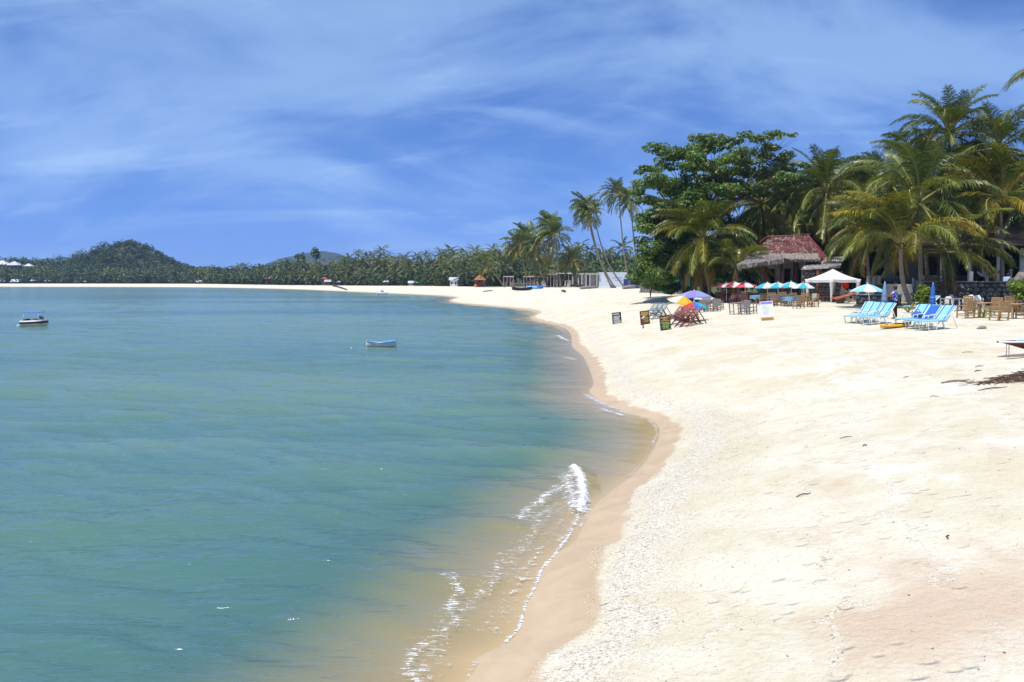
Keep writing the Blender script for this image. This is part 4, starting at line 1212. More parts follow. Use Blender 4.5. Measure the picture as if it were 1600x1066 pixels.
def make_table(wood, top_mat, w=0.85, d=0.8, h=0.74):
    root = thing('bamboo_table', 'x', 'table')
    m = MB(); m.box((0, 0, h), (w, d, 0.04), None, 0, 0.01); m.build('table_top', top_mat, root)
    for sx in (-1, 1):
        for sy in (-1, 1):
            m = MB(); m.bar((sx * (w / 2 - .06), sy * (d / 2 - .06), 0), (sx * (w / 2 - .06), sy * (d / 2 - .06), h - 0.02), 0.06); m.build('leg', wood, root)
        m = MB(); m.bar((sx * (w / 2 - .06), -(d / 2 - .06), 0.2), (sx * (w / 2 - .06), d / 2 - .06, 0.2), 0.04); m.build('stretcher', wood, root)
    return root
def cloth_on(p, rz, label, group, w=0.95, d=0.9, h=0.765):
    m = MB(); rg_ = random.Random(int(p.x * 100)); n = 20
    top, low = [], []
    for k in range(n):
        t = k / n * 4; sgm = int(t); f = t - sgm
        cx = [(-1 + 2 * f, -1), (1, -1 + 2 * f), (1 - 2 * f, 1), (-1, 1 - 2 * f)][sgm]
        top.append((cx[0] * w / 2, cx[1] * d / 2, h))
        fl = 1.05 + 0.03 * (k % 2)
        low.append((cx[0] * w / 2 * fl, cx[1] * d / 2 * fl, h - 0.27 - 0.05 * rg_.random() - (0.08 if k % 5 == 0 else 0)))
    m.loft([top, low], True, 0, False, False); m.add(top, [tuple(range(n))])
    o = m.build('tablecloth', M_BLUECLOTH, None, p, slope_rot(p, rz)); tag(o, label, 'tablecloth', group)
# red set under the red parasols
ch = make_chair(M_REDWOOD, M_REDSEAT)
RS = [(1121, 472, 2.6, 'red-brown bamboo chair at the far left end of the red chairs'), (1131, 473, 0.3, 'second red-brown chair from the left under the red parasols'), (1142, 472, 3.0, 'third red-brown chair from the left under the red parasols'),
      (1147, 475, 0.1, 'red-brown chair with its back to the sea under the middle red parasol'), (1161, 476, 0.15, 'red-brown chair in front of the right red parasol pole'), (1171, 474, 2.9, 'red-brown chair at the right end of the red chairs'),
      (1152, 469, 3.2, 'red-brown chair in the back row under the red parasols')]
for i, (px, py, rz, lab) in enumerate(RS): place(ch, G(px, py), rz + PI, lab, 'red-brown chairs under the red parasols', i == 0)
tb = make_table(M_REDWOOD, M_DARKWOOD)
for i, (px, py, lab) in enumerate([(1126, 471, 'dark wooden table at the left end of the red chairs'), (1137, 473, 'dark wooden table under the middle red parasol'), (1154, 474, 'dark wooden table with a blue cloth among the red chairs'), ]):
    place(tb, G(px, py), 0.2, lab, 'tables among the red chairs', i == 0)
p = G(1154, 474); cloth_on(p, 0.2, 'small blue cloth on a table among the red chairs', 'blue tablecloths')
# brown set under the teal parasols
ch = make_chair(M_BAMBOO, M_BAMBOO)
BS = [(1190, 477, 0.2, 'brown bamboo chair left of the menu board behind its top edge'), (1206, 475, 2.8, 'brown bamboo chair under the teal parasol nearest the red ones'), (1207, 479, 0.2, 'brown bamboo chair just right of the menu board'), (1228, 479, 0.25, 'brown bamboo chair in front of the third teal parasol'),
      (1224, 474, 3.0, 'brown bamboo chair in the back row under the second teal parasol'), (1248, 482, 0.2, 'largest brown bamboo chair, its back to the sea, at the front of the blue tables'), (1241, 476, 3.1, 'brown bamboo chair in the back row under the third teal parasol'), (1270, 480, 2.2, 'brown bamboo chair with a towel beside the gazebo leg'),
      (1259, 476, 2.9, 'brown bamboo chair behind the table nearest the gazebo')]
for i, (px, py, rz, lab) in enumerate(BS): place(ch, G(px, py), rz + PI, lab, 'brown bamboo chairs at the blue tables', i == 0)
CH_BROWN = ch
tb = make_table(M_BAMBOO, M_BAMBOO)
for i, (px, py, lab) in enumerate([(1183, 475, 'nearest the red chairs'), (1199, 476, 'directly behind the menu board'), (1217, 477, 'third from the red chairs'), (1236, 479, 'fourth from the red chairs'), (1259, 479, 'nearest the white gazebo')]):
    p = G(px, py); place(tb, p, 0.2, 'bamboo table ' + lab, 'bamboo tables under the teal parasols', i == 0)
    if i < 4: cloth_on(p, 0.2, 'light blue cloth on the bamboo table ' + lab, 'blue tablecloths')
tm = MB(); tm.box((0, 0.0, 0.1), (0.34, 0.05, 0.5), (0.1, 0, 0), 0, 0.02); tm.box((0.02, -0.08, 0.33), (0.34, 0.16, 0.04), None, 0, 0.015)
p = G(1270, 480); o = tm.build('towel', mat_cloth('sage_towel', (0.45, 0.52, 0.42), 0.1), None, p + Vector((0.05, -0.15, 0.68)), (0, 0, 2.2)); tag(o, 'pale sage towel hung over the chair beside the gazebo', 'towel')
# weathered sets in front
ch = make_chair(M_GREYWOOD, M_GREYWOOD)
GS = [(1118, 487, 0.15, 'grey weathered chair with its back to the sea, left of the two grey table sets'), (1124, 484, -1.6, 'grey weathered chair facing left at the left grey table'), (1163, 492, 0.1, 'grey weathered chair with its back to the sea at the right grey table'), (1174, 490, -1.5, 'grey weathered chair facing left at the right grey table'),
      (1097, 488, 0.2, 'grey weathered chair with red seat beside the rainbow parasol'), (1103, 485, 2.6, 'grey weathered chair half hidden behind the rainbow parasol')]
for i, (px, py, rz, lab) in enumerate(GS): place(ch, G(px, py), rz + PI, lab, 'weathered chairs in front of the restaurant', i == 0)
tb = make_table(M_GREYWOOD, M_GREYWOOD, 0.9, 0.8, 0.78)
place(tb, G(1111, 486), 0.15, 'small weathered table of the left grey set', 'weathered tables', True)
place(tb, G(1152, 491), 0.15, 'small weathered table of the right grey set', 'weathered tables', False)
# tan set at the right
ch = make_chair(mat_plain('tan_bamboo', (0.42, 0.26, 0.125), 0.6, 0.35, 9.0), mat_plain('tan_seat', (0.42, 0.25, 0.12), 0.7, 0.3, 9.0))
TS = [(1509, 497.5, 0.35, 'tan bamboo chair with its back to the sea behind the right sun loungers'), (1518, 488, 3.3, 'tan bamboo chair on the far side of the left tan table'), (1561, 501, 0.25, 'largest tan bamboo chair, nearest the camera at the right'), (1551, 492, 2.0, 'tan bamboo chair turned sideways between the two tan tables'),
      (1583, 488, 3.3, 'tan bamboo chair on the far side of the right tan table'), (1602, 498, 0.3, 'tan bamboo chair cut by the right edge')]
for i, (px, py, rz, lab) in enumerate(TS): place(ch, G(px, py), rz + PI, lab, 'tan bamboo chairs at the right', i == 0)
tb = make_table(bpy.data.materials['tan_bamboo'], bpy.data.materials['tan_bamboo'], 0.95, 0.8, 0.76)
place(tb, G(1530, 496), 0.3, 'tan bamboo table left of the potted palm shoot', 'tan bamboo tables', True)
place(tb, G(1582, 498), 0.3, 'tan bamboo table at the right edge of the beach', 'tan bamboo tables', False)

# ------------------------------------------------------------------ white plastic armchairs and the dark table
def make_plastic():
    root = thing('plastic_chair', 'x', 'chair')
    m = MB(); m.box((0, 0, 0.43), (0.50, 0.48, 0.035), None, 0, 0.015); m.build('seat', M_PLASTIC, root)
    m = MB(); secs = []
    for i in range(7):
        t = i / 6; z = 0.45 + 0.42 * t; w = 0.25 * math.sqrt(max(0.02, 1 - (t ** 3) * 0.85))
        y = 0.22 + 0.08 * t
        secs.append([(w * math.sin(a), y + 0.06 * (1 - math.cos(a * 0.9)) * -1, z) for a in [-1.2 + 0.4 * k for k in range(7)]])
    m.loft(secs, close=False); b = m.build('backrest', M_PLASTIC, root)
    sm_ = b.modifiers.new('thick', 'SOLIDIFY'); sm_.thickness = 0.02
    for sx in (-1, 1):
        for sy in (-1, 1):
            m = MB(); m.bar((sx * 0.27, sy * 0.25, 0), (sx * 0.22, sy * 0.2, 0.43), 0.05); m.build('leg', M_PLASTIC, root)
        m = MB(); m.tube([(sx * 0.25, 0.24, 0.66), (sx * 0.28, 0, 0.66), (sx * 0.27, -0.2, 0.62), (sx * 0.25, -0.22, 0.43)], 0.022, 5); m.build('armrest', M_PLASTIC, root)
    return root
ch = make_plastic()
for i, (px, py, rz, lab) in enumerate([(1475, 482, 1.0, 'white plastic armchair at the left end of the dark table'), (1490, 479, 0.2, 'white plastic armchair behind the dark table, second from its left'), (1507, 483, -0.9, 'white plastic armchair at the right end of the dark table'), (1518, 480, -0.3, 'white plastic armchair right of the dark table, middle of three'), (1528, 481, -0.3, 'white plastic armchair furthest right, behind the tan chairs'), (1482, 484, 2.6, 'white plastic armchair in front of the dark table')]):
    place(ch, G(px, py), rz, lab, 'white plastic armchairs', i == 0)
p = G(1493, 486)
tt = thing('dining_table', 'long dark table among the white plastic armchairs', 'table', p, 0.15)
m = MB(); m.box((0, 0, 0.76), (1.6, 0.8, 0.045), None, 0, 0.01); m.build('table_top', mat_plain('pale_table_top', (0.30, 0.29, 0.28), 0.4, 0.2, 4.0), tt)
for sx in (-1, 1):
    for sy in (-1, 1):
        m = MB(); m.bar((sx * 0.62, sy * 0.3, 0), (sx * 0.62, sy * 0.3, 0.74), 0.075); m.build('leg', M_DARKWOOD, tt)

# ------------------------------------------------------------------ sun loungers
def make_lounger():
    root = thing('sun_lounger', 'x', 'sun lounger')                        # foot at -x, head at +x
    W = 0.62
    for sy in (-1, 1):
        m = MB(); m.tube([(-0.95, sy * W / 2, 0.33), (0.28, sy * W / 2, 0.33)], 0.026, 6); m.tube([(0.28, sy * W / 2, 0.33), (0.62, sy * W / 2, 0.66), (0.90, sy * W / 2, 0.93)], 0.024, 6); m.build('side_rail', M_WHITE, root)
        m = MB(); m.tube([(-0.82, sy * W / 2, 0.32), (-0.74, sy * W / 2, 0.02)], 0.024, 6); m.build('leg', M_WHITE, root)
        m = MB(); m.tube([(-0.15, sy * W / 2, 0.32), (-0.30, sy * W / 2, 0.02)], 0.024, 6); m.build('leg', M_WHITE, root)
        m = MB(); m.tube([(0.10, sy * W / 2, 0.32), (0.22, sy * W / 2, 0.02)], 0.024, 6); m.build('leg', M_WHITE, root)
        m = MB(); m.tube([(0.62, sy * W / 2, 0.66), (0.80, sy * W / 2, 0.3), (0.94, sy * W / 2, 0.02), (0.55, sy * W / 2, 0.02)], 0.02, 6); m.build('back_prop', M_WHITE, root)
        m = MB(); m.tube([(-0.22, sy * (W / 2 + .03), 0.34), (-0.2, sy * (W / 2 + .05), 0.55), (0.25, sy * (W / 2 + .05), 0.58), (0.50, sy * (W / 2 + .02), 0.56)], 0.022, 6); m.build('armrest', M_WHITE, root)
    m = MB(); m.box((-0.34, 0, 0.37), (1.22, W - 0.07, 0.05), None, 0, 0.02); s_ = m.build('seat_pad', M_AQUA, root)
    m = MB(); m.box((-0.34, 0.13, 0.399), (1.20, 0.05, 0.006)); m.box((-0.34, -0.13, 0.399), (1.20, 0.05, 0.006)); m.build('stripe', mat_cloth('pale_stripe', (0.55, 0.74, 0.80), 0.1), s_)
    m = MB(); m.box((0.585, 0, 0.665), (0.86, W - 0.07, 0.05), (0, -0.765, 0), 0, 0.02); b_ = m.build('back_pad', M_AQUA, root)
    m = MB(); m.box((0.561, -0.2, 0.689), (0.84, 0.045, 0.006), (0, -0.765, 0)); m.box((0.561, 0.2, 0.689), (0.84, 0.045, 0.006), (0, -0.765, 0)); m.build('stripe', M_MIDBLUE, b_)
    return root
lo = make_lounger()
gl_ = 'blue and white sun loungers on the sand'
for i, (px, py, rz, lab) in enumerate([(1330, 505, 0.55, 'aqua sun lounger furthest left, nearest the pale parasol'), (1341, 506, 0.55, 'aqua sun lounger in the middle of the left three'), (1355, 508, 0.45, 'aqua sun lounger in front of the standing person'),
                                    (1411, 511.5, 0.55, 'aqua sun lounger with the blue bag, left of the right-hand three'), (1427, 514, 0.52, 'aqua sun lounger with a blue striped towel on its back'), (1442, 516.5, 0.42, 'aqua sun lounger nearest the camera'),
                                    (1422, 488, 0.05, 'sun lounger partly hidden behind the young palm leaf')]):
    p = G(px, py); o = place(lo, p, rz, lab, gl_, i == 0)
    # the survey point is the foot leg: move the thing's centre along its own axis
    q = Vector((p.x + 0.75 * math.cos(rz), p.y + 0.75 * math.sin(rz), 0)); q.z = gz(q.x, q.y)
    o.location = q; o.rotation_euler = slope_rot(q, rz); o.scale = (1.05, 1.05, 1.05)
    if i == 4: towel_at = (o.location.copy(), o.rotation_euler.copy())
    if i == 3: bag_at = q
m = MB(); m.box((0.57, 0, 0.72), (0.80, 0.44, 0.03), (0, -0.765, 0), 0, 0.01); m.box((0.0, 0, 0.42), (0.5, 0.42, 0.03), None, 0, 0.01)
o = m.build('towel', M_MIDBLUE, None, towel_at[0], towel_at[1]); tag(o, 'dark blue towel spread over the middle right lounger', 'towel')
m = MB(); m.ico((0, 0, 0.14), (0.26, 0.2, 0.16), 2, 0.12, random.Random(3)); m.tube([(-.12, 0, .26), (-.05, .05, .38), (.08, .05, .38), (.13, 0, .26)], 0.015, 5)
o = m.build('beach_bag', M_MIDBLUE, None, bag_at + Vector((0.15, -0.1, 0.42))); tag(o, 'bright blue bag on the left seat of the right-hand loungers', 'bag')
# yellow kayak
a, b = G(1371, 515.5), G(1432, 510)
ky = thing('kayak', 'yellow sit-on kayak lying on the sand beside the right-hand loungers', 'kayak', (a + b) / 2, 0)
Lk = 2.2; secs = []
for i in range(13):
    t = i / 12; x = (t - .5) * Lk; w = 0.27 * (math.sin(PI * t) ** 0.6) + 0.015; up = 0.10 * abs(2 * t - 1) ** 2.5
    secs.append([(x, w * math.cos(q), up * 0.6 + 0.10 + 0.095 * math.sin(q) * (1 if math.sin(q) < 0 else 0.7)) for q in [k * PI / 6 for k in range(12)]])
m = MB(); m.loft(secs); m.build('hull', M_YELLOW, ky)
for x in (-0.75, 0.25):
    m = MB(); m.lathe([(0.13, 0), (0.14, 0.02), (0.10, 0.03)], 10, (x, 0, 0.165)); m.build('hatch', M_CHARCOAL, ky)
m = MB(); m.box((0.0, 0, 0.165), (0.45, 0.28, 0.03), None, 0, 0.02); m.build('seat_well', M_CHARCOAL, ky)
q = (a + b) / 2; rzk = yaw_to(a, b); q = Vector((a.x + math.cos(0.5) * 1.3, a.y + math.sin(0.5) * 1.3, 0)); q.z = gz(q.x, q.y)
ky.location = q; ky.rotation_euler = slope_rot(q, 0.5)

# ------------------------------------------------------------------ folding deck chairs
def make_deck(wood, cloth_m):
    root = thing('deck_chair', 'x', 'deck chair')
    for sy in (-1, 1):
        m = MB(); m.bar((-0.75, sy * 0.28, 0.0), (0.62, sy * 0.28, 0.98), 0.06, 0.04); m.build('long_rail', wood, root)
        m = MB(); m.bar((0.55, sy * 0.24, 0.0), (-0.45, sy * 0.24, 0.46), 0.055, 0.04); m.build('seat_rail', wood, root)
        m = MB(); m.bar((0.75, sy * 0.26, 0.0), (0.32, sy * 0.26, 0.76), 0.05, 0.035); m.build('prop', wood, root)
        m = MB(); m.box((-0.05, sy * 0.3, 0.58), (0.62, 0.08, 0.035)); m.build('armrest', wood, root)
    for k in range(7):
        t = k / 6; m = MB(); m.box((-0.02 + 0.56 * t, 0, 0.52 + 0.42 * t), (0.045, 0.54, 0.02), (0, -0.62, 0)); m.build('back_slat', cloth_m, root)
    for k in range(5):
        t = k / 4; m = MB(); m.box((-0.42 + 0.42 * t, 0, 0.46 - 0.10 * t), (0.07, 0.46, 0.02)); m.build('seat_slat', wood, root)
    return root
dk = make_deck(M_REDWOOD, mat_plain('pinkish_slat', (0.36, 0.17, 0.13), 0.6, 0.25, 8.0))
for i, (px, py, rz, lab) in enumerate([(1059, 505.5, 0.5, 'dark red deck chair with the seated sunbather'), (1067, 507, 0.5, 'dark red deck chair, second from the sunbather'), (1075, 508.5, 0.5, 'dark red deck chair, third from the sunbather'), (1083, 508.5, 0.5, 'dark red deck chair at the right end of the row'), (1074, 500, 0.5, 'dark red deck chair behind the row, under the rainbow parasol')]):
    p = G(px, py); o = place(dk, p, rz, lab, 'dark red deck chairs', i == 0); o.scale = (1.12,) * 3
    if i == 0: sun_at = p
dk = make_deck(mat_plain('grey_blue_wood', (0.24, 0.29, 0.31), 0.7, 0.3, 8.0), bpy.data.materials['grey_blue_wood'])
for i, (px, py, lab) in enumerate([(1020, 497, 'grey-blue deck chair left, behind the dark signboards'), (1027, 497.5, 'grey-blue deck chair middle, behind the dark signboards'), (1034, 497, 'grey-blue deck chair right, behind the dark signboards')]):
    o = place(dk, G(px, py), 0.6, lab, 'grey-blue deck chairs', i == 0); o.scale = (1.1,) * 3

# ------------------------------------------------------------------ boards
def letter_rows(m, w, h, rows, seed, x0=0.08, y=-0.024):
    """rows of painted strokes: (z fraction, height fraction, start, end)"""
    rg_ = random.Random(seed)
    for (zf, hf, a, b) in rows:
        x = a
        while x < b:
            l = rg_.uniform(0.03, 0.09)
            m.box(((-0.5 + x + l / 2) * w, y, zf * h), (l * w * 0.86, 0.006, hf * h))
            x += l + rg_.choice([0.006, 0.008, 0.03])
def board(px, base_py, wpx, hpx, label, face, rim, inks, rz, lean=0.16, legs=True, z0=0.0, roll=0.0):
    b = G(px, base_py); s = F / b.y; w, h = wpx / s, hpx / s
    root = thing('signboard', label, 'signboard', b, rz, 'signboards on the beach')
    root.rotation_euler = (-lean, roll, rz)
    m = MB(); m.box((0, 0, z0 + h / 2), (w, 0.03, h), None, 0, 0.006); m.build('panel', face, root)
    m = MB()
    for sx in (-1, 1): m.box((sx * (w / 2 + .012), 0, z0 + h / 2), (0.05, 0.05, h + .04))
    for zz in (z0 - .002, z0 + h + .002): m.box((0, 0.002, zz), (w + .06, 0.044, 0.04))
    m.build('frame', rim, root)
    for k, (mat, rows) in enumerate(inks):
        m = MB(); letter_rows(m, w, h, [(r[0] + z0 / h, r[1], r[2], r[3]) for r in rows], k + int(px)); tag(m.build('lettering', mat, root), kind='stuff')
    if legs:
        m = MB()
        for sx in (-1, 1): m.bar((sx * w * 0.42, 0.03, z0 + h), (sx * w * 0.42, 0.03 + (z0 + h) * 0.62, 0.0 + (z0 + h) * 0.02), 0.04)
        m.build('rear_legs', rim, root)
    return root
M_INKW = mat_plain('white_ink', (0.72, 0.72, 0.76), 0.7, 0.1, 5.0)
M_INKY = mat_plain('amber_ink', (0.62, 0.34, 0.06), 0.7, 0.2, 5.0)
M_INKG = mat_plain('green_ink', (0.34, 0.50, 0.14), 0.7, 0.2, 5.0)
M_INKB = mat_plain('pale_blue_ink', (0.40, 0.52, 0.66), 0.7, 0.15, 5.0)
board(964.5, 505.5, 13, 17, 'black signboard with rows of white lettering, alone on the sand at the left', M_CHARCOAL, M_CHARCOAL,
      [(M_INKW, [(0.86, 0.085, 0.05, 0.8), (0.66, 0.06, 0.15, 0.9), (0.56, 0.06, 0.12, 0.85), (0.46, 0.06, 0.12, 0.75), (0.36, 0.06, 0.1, 0.8), (0.25, 0.05, 0.08, 0.9), (0.14, 0.07, 0.1, 0.95), (0.05, 0.05, 0.1, 0.8)])], -0.25, roll=-0.12)
board(1008.5, 507, 13, 21, 'dark signboard with amber lettering behind a dark post with white arrow', M_CHARCOAL, M_DARKWOOD,
      [(M_INKY, [(0.88, 0.10, 0.1, 0.9), (0.76, 0.10, 0.05, 0.95), (0.64, 0.07, 0.2, 0.8), (0.48, 0.07, 0.3, 0.9), (0.38, 0.05, 0.3, 0.85), (0.28, 0.05, 0.35, 0.9), (0.18, 0.05, 0.35, 0.85)])], -0.25, roll=-0.12)
board(1040.5, 516, 15, 23, 'dark board with amber heading and green lettering, nearest the deck chairs', M_CHARCOAL, mat_plain('green_frame', (0.06, 0.09, 0.05), 0.7, 0.3, 6.0),
      [(M_INKY, [(0.86, 0.09, 0.08, 0.92), (0.75, 0.07, 0.3, 0.7), (0.65, 0.05, 0.08, 0.9)]), (M_INKG, [(0.52, 0.05, 0.1, 0.85), (0.43, 0.05, 0.2, 0.9), (0.34, 0.05, 0.25, 0.8), (0.25, 0.05, 0.15, 0.85), (0.15, 0.05, 0.2, 0.75), (0.06, 0.04, 0.7, 0.95)])], -0.25, roll=-0.12)
mb = board(1199.5, 501, 18, 24, 'white menu board with violet heading on a wooden foot', M_WHITE, M_WHITE,
      [(M_INKB, [(0.72, 0.018, 0.1, 0.55), (0.64, 0.018, 0.1, 0.75), (0.56, 0.018, 0.12, 0.7), (0.48, 0.022, 0.1, 0.7), (0.40, 0.018, 0.15, 0.6), (0.32, 0.018, 0.15, 0.65), (0.24, 0.018, 0.15, 0.5), (0.16, 0.018, 0.15, 0.6), (0.64, 0.018, 0.82, 0.92), (0.48, 0.018, 0.84, 0.92), (0.32, 0.018, 0.84, 0.93)])], -0.15, z0=0.22, roll=-0.08)
b = G(1199.5, 501); s = F / b.y
m = MB(); m.box((0, -0.022, 0.22 + 24 / s * 0.92), (18 / s, 0.012, 24 / s * 0.13)); m.build('heading_band', mat_plain('violet_paint', (0.26, 0.20, 0.62), 0.6, 0.15, 4.0), mb)
m = MB(); m.box((0, -0.015, 0.09), (18 / s, 0.05, 0.20), None, 0, 0.01); m.build('foot_board', mat_plain('orange_wood', (0.46, 0.23, 0.06), 0.6, 0.3, 6.0), mb)
pt = G(1004.5, 513.5); s = F / pt.y
ps = thing('sign_post', 'short dark red post with a white arrow nailed on top', 'post', pt, -0.1)
m = MB(); m.box((0, 0, 7.5 / s), (0.09, 0.07, 17 / s), (0, -0.1, 0), 0, 0.01); m.build('post', M_REDWOOD, ps)
m = MB(); m.box((0.0, -0.05, 17.5 / s), (0.26, 0.025, 0.09), (0, -0.7, 0)); m.build('arrow', M_WHITE, ps)

# ------------------------------------------------------------------ white gazebo
gb = G(1298.5, 473.0); s = F / gb.y
# corner feet surveyed: left, front, right; the fourth closes the square
cl = G(1275, 472.4); cf = gb; a_ = Vector((cl.x - cf.x, cl.y - cf.y, 0))
W = 2.8; ang = math.radians(25)
ax = Vector((math.cos(ang + PI / 2), math.sin(ang + PI / 2), 0)); ay = Vector((math.cos(ang - 0.12), math.sin(ang - 0.12), 0))
corners = [Vector((0, 0, 0)), ax * W, ax * W + ay * W, ay * W]
cen = (ax + ay) * W / 2
gzb = thing('gazebo', 'white pop-up gazebo with pointed canopy beside the thatched hut', 'gazebo', gb, 0)
EH = 2.05; PK = 2.95
for c in corners:
    m = MB(); m.tube([(c.x, c.y, -0.15), (c.x, c.y, EH)], 0.028, 6)
    m.build('pole', M_GREY, gzb)
    m = MB(); d = (cen - c).normalized()
    # gathered corner curtain, wide above and narrow below
    secs = []
    for z, w in ((0.05, 0.06), (0.6, 0.09), (1.2, 0.13), (1.7, 0.19), (EH, 0.26)):
        secs.append([(c.x + w * math.cos(q) * (1 if k % 2 else 0.8), c.y + w * math.sin(q) * (1 if k % 2 else 0.8), z) for k, q in enumerate([j * PI / 5 for j in range(10)])])
    m.loft(secs); m.build('corner_curtain', M_CANVAS, gzb)
pk = Vector((cen.x, cen.y, PK))
for i in range(4):
    c0, c1 = corners[i], corners[(i + 1) % 4]; rows = []
    c0 = cen + (c0 - cen) * 1.06; c1 = cen + (c1 - cen) * 1.06
    for r in range(6):
        t = r / 5; row = []
        for k in range(7):
            f = k / 6; e = c0.lerp(c1, f); e.z = EH - 0.02
            p = pk.lerp(e, t); p.z -= 0.10 * math.sin(PI * t) + 0.05 * math.sin(PI * f) * t
            row.append(tuple(p))
        rows.append(row)
    m = MB(); m.loft(rows, close=False); m.build('canopy_panel', M_CANVAS, gzb)
    m = MB(); lo_ = [(x, y, z - 0.24 - 0.03 * math.sin(k * 2.1)) for k, (x, y, z) in enumerate(rows[-1])]; up_ = [(cen.x + (x - cen.x) * 1.004, cen.y + (y - cen.y) * 1.004, z - .003) for x, y, z in rows[-1]]
    m.loft([up_, lo_], close=False); m.build('valance', M_CANVAS, gzb)
# red lantern, bed platform, bucket
pl = at_d(1321, 446, gb.y + 1.2)
ln = thing('paper_lantern', 'round red lantern hanging in the gazebo', 'lantern', pl, 0)
m = MB(); m.lathe([(0.06, -0.30), (0.20, -0.24), (0.29, -0.08), (0.29, 0.08), (0.20, 0.24), (0.06, 0.30)], 14); m.build('shade', mat_cloth('red_paper', (0.75, 0.03, 0.02), 0.4), ln)
m = MB(); m.lathe([(0.07, -0.34), (0.07, -0.30)], 10); m.lathe([(0.07, 0.30), (0.07, 0.34)], 10); m.tube([(0, 0, 0.34), (0, 0, 0.75)], 0.008, 4); m.build('cap', M_CHARCOAL, ln)
pb = Vector(gb) + (ax * 1.5 + ay * 1.5); pb.z = gz(pb.x, pb.y)
bd = thing('massage_platform', 'low dark wooden platform in the shade of the gazebo', 'platform', pb, ang)
m = MB(); m.box((0, 0, 0.5), (2.0, 2.2, 0.12)); m.build('deck', M_REDWOOD, bd)
for sx in (-1, 1):
    for sy in (-1, 1):
        m = MB(); m.box((sx * 0.9, sy * 1.0, 0.22), (0.12, 0.12, 0.44)); m.build('leg', M_DARKWOOD, bd)
m = MB(); m.box((0, 0, 0.62), (1.8, 2.0, 0.1), None, 0, 0.04); m.build('mat', mat_plain('maroon_mat', (0.16, 0.03, 0.05), 0.9, 0.2, 5.0), bd)
m = MB(); m.lathe([(0.11, 0), (0.14, 0.3), (0.145, 0.32)], 12); o = m.build('bucket', M_PLASTIC, None, G(1279.5, 475)); tag(o, 'small whitish bucket beside the left gazebo leg', 'bucket')
pc = G(1308, 474.5)
# overturned cart with a red-brown shelter and grey panels
ct = thing('wrecked_cart', 'heap with red-brown lid and grey panels right of the gazebo front leg', 'cart', pc, 0.1)
m = MB(); m.box((0.75, 0.2, 0.62), (1.9, 0.9, 0.07), (0.06, -0.26, 0)); m.build('lid', mat_plain('rust_lid', (0.36, 0.11, 0.05), 0.7, 0.3, 4.0), ct)
m = MB(); m.box((0.35, 0.15, 0.27), (0.55, 0.5, 0.44), (0.1, -0.1, 0.2), 0, 0.03); m.build('crate', mat_plain('moss_crate', (0.14, 0.11, 0.06), 0.9, 0.3, 5.0), ct)
m = MB(); m.box((1.05, -0.02, 0.46), (0.62, 0.06, 0.52), (0.3, -0.22, 0.1), 0, 0.02); m.build('grey_panel', M_CONC, ct)
m = MB(); m.lathe([(0.10, 0), (0.10, 0.05)], 12, (0, 0, 0)); o = m.build('port', M_CHARCOAL, ct, (1.12, -0.12, 0.5), (1.35, 0, 0))
m = MB(); m.box((1.62, 0.05, 0.42), (0.4, 0.06, 0.44), (0.25, 0.2, -0.1), 0, 0.02); m.build('grey_panel', M_CONC, ct)
m = MB(); m.ico((0.7, -0.25, 0.10), (0.24, 0.2, 0.16), 1, 0.2, random.Random(2)); m.build('sack', mat_plain('sage_sack', (0.30, 0.33, 0.26), 0.9, 0.2, 5.0), ct)
po = at_d(1318, 458, gb.y + 2.5)
m = MB(); m.add([(-0.55, 0, -0.75), (0.95, 0, -0.75), (0.75, 0.12, 0.3), (0.55, 0.1, 0.35), (0.5, 0.1, -0.1), (0.2, 0.1, -0.1), (0.15, 0.1, 0.75), (-0.1, 0.1, 0.8), (-0.2, 0.1, 0.1)], [tuple(range(9))])
o = m.build('driftwood_slab', M_CONC, None, po); md = o.modifiers.new('thick', 'SOLIDIFY'); md.thickness = 0.18; tag(o, 'pale grey carved slab standing behind the cart under the gazebo edge', 'slab')
# ------------------------------------------------------------------ thatched hut
def thatch_blades(m, a, b, c, d, n, rg_, L=0.55, w=0.09, thick=0.10):
    """palm-leaf thatch on the slope a-b (ridge) to d-c (eave): overlapping tufts lying downhill"""
    a, b, c, d = map(Vector, (a, b, c, d))
    nrm = (b - a).cross(d - a).normalized()
    if nrm.z < 0: nrm = -nrm
    for _ in range(n):
        u, v = rg_.random(), rg_.random()
        top = a.lerp(b, u); bot = d.lerp(c, u); p = top.lerp(bot, v)
        dn = (bot - top).normalized(); sd = nrm.cross(dn)
        dn2 = (dn + sd * rg_.uniform(-0.22, 0.22)).normalized()
        l = L * rg_.uniform(0.6, 1.3); k = w * rg_.uniform(0.5, 1.2)
        s0 = p + nrm * (thick * rg_.uniform(0.2, 0.8)); s1 = s0 + dn2 * l * 0.6 + nrm * rg_.uniform(-0.01, 0.05); s2 = s0 + dn2 * l + nrm * rg_.uniform(-0.10, 0.02)
        m.add([s0 - sd * k / 2, s0 + sd * k / 2, s1 + sd * k / 2, s1 - sd * k / 2, s2], [(0, 1, 2, 3), (3, 2, 4)])
def slab4(m, a, b, c, d, t):
    a, b, c, d = map(Vector, (a, b, c, d)); n = (b - a).cross(d - a).normalized()
    if n.z < 0: n = -n
    q = [p - n * t for p in (a, b, c, d)]
    m.add([a, b, c, d] + q, [(0, 1, 2, 3), (7, 6, 5, 4), (0, 4, 5, 1), (1, 5, 6, 2), (2, 6, 7, 3), (3, 7, 4, 0)])
M_PILLAR = mat_plain('dark_red_pillar', (0.10, 0.035, 0.028), 0.6, 0.35, 3.0)
HB = GD(1222, 80)
hut = thing('thatched_hut', 'open-fronted hut with faded red and grey palm-thatch roof and dark pillars', 'hut', HB, 0)
def hp(px, py, D): return at_d(px, py, D) - HB
rgh = random.Random(4)
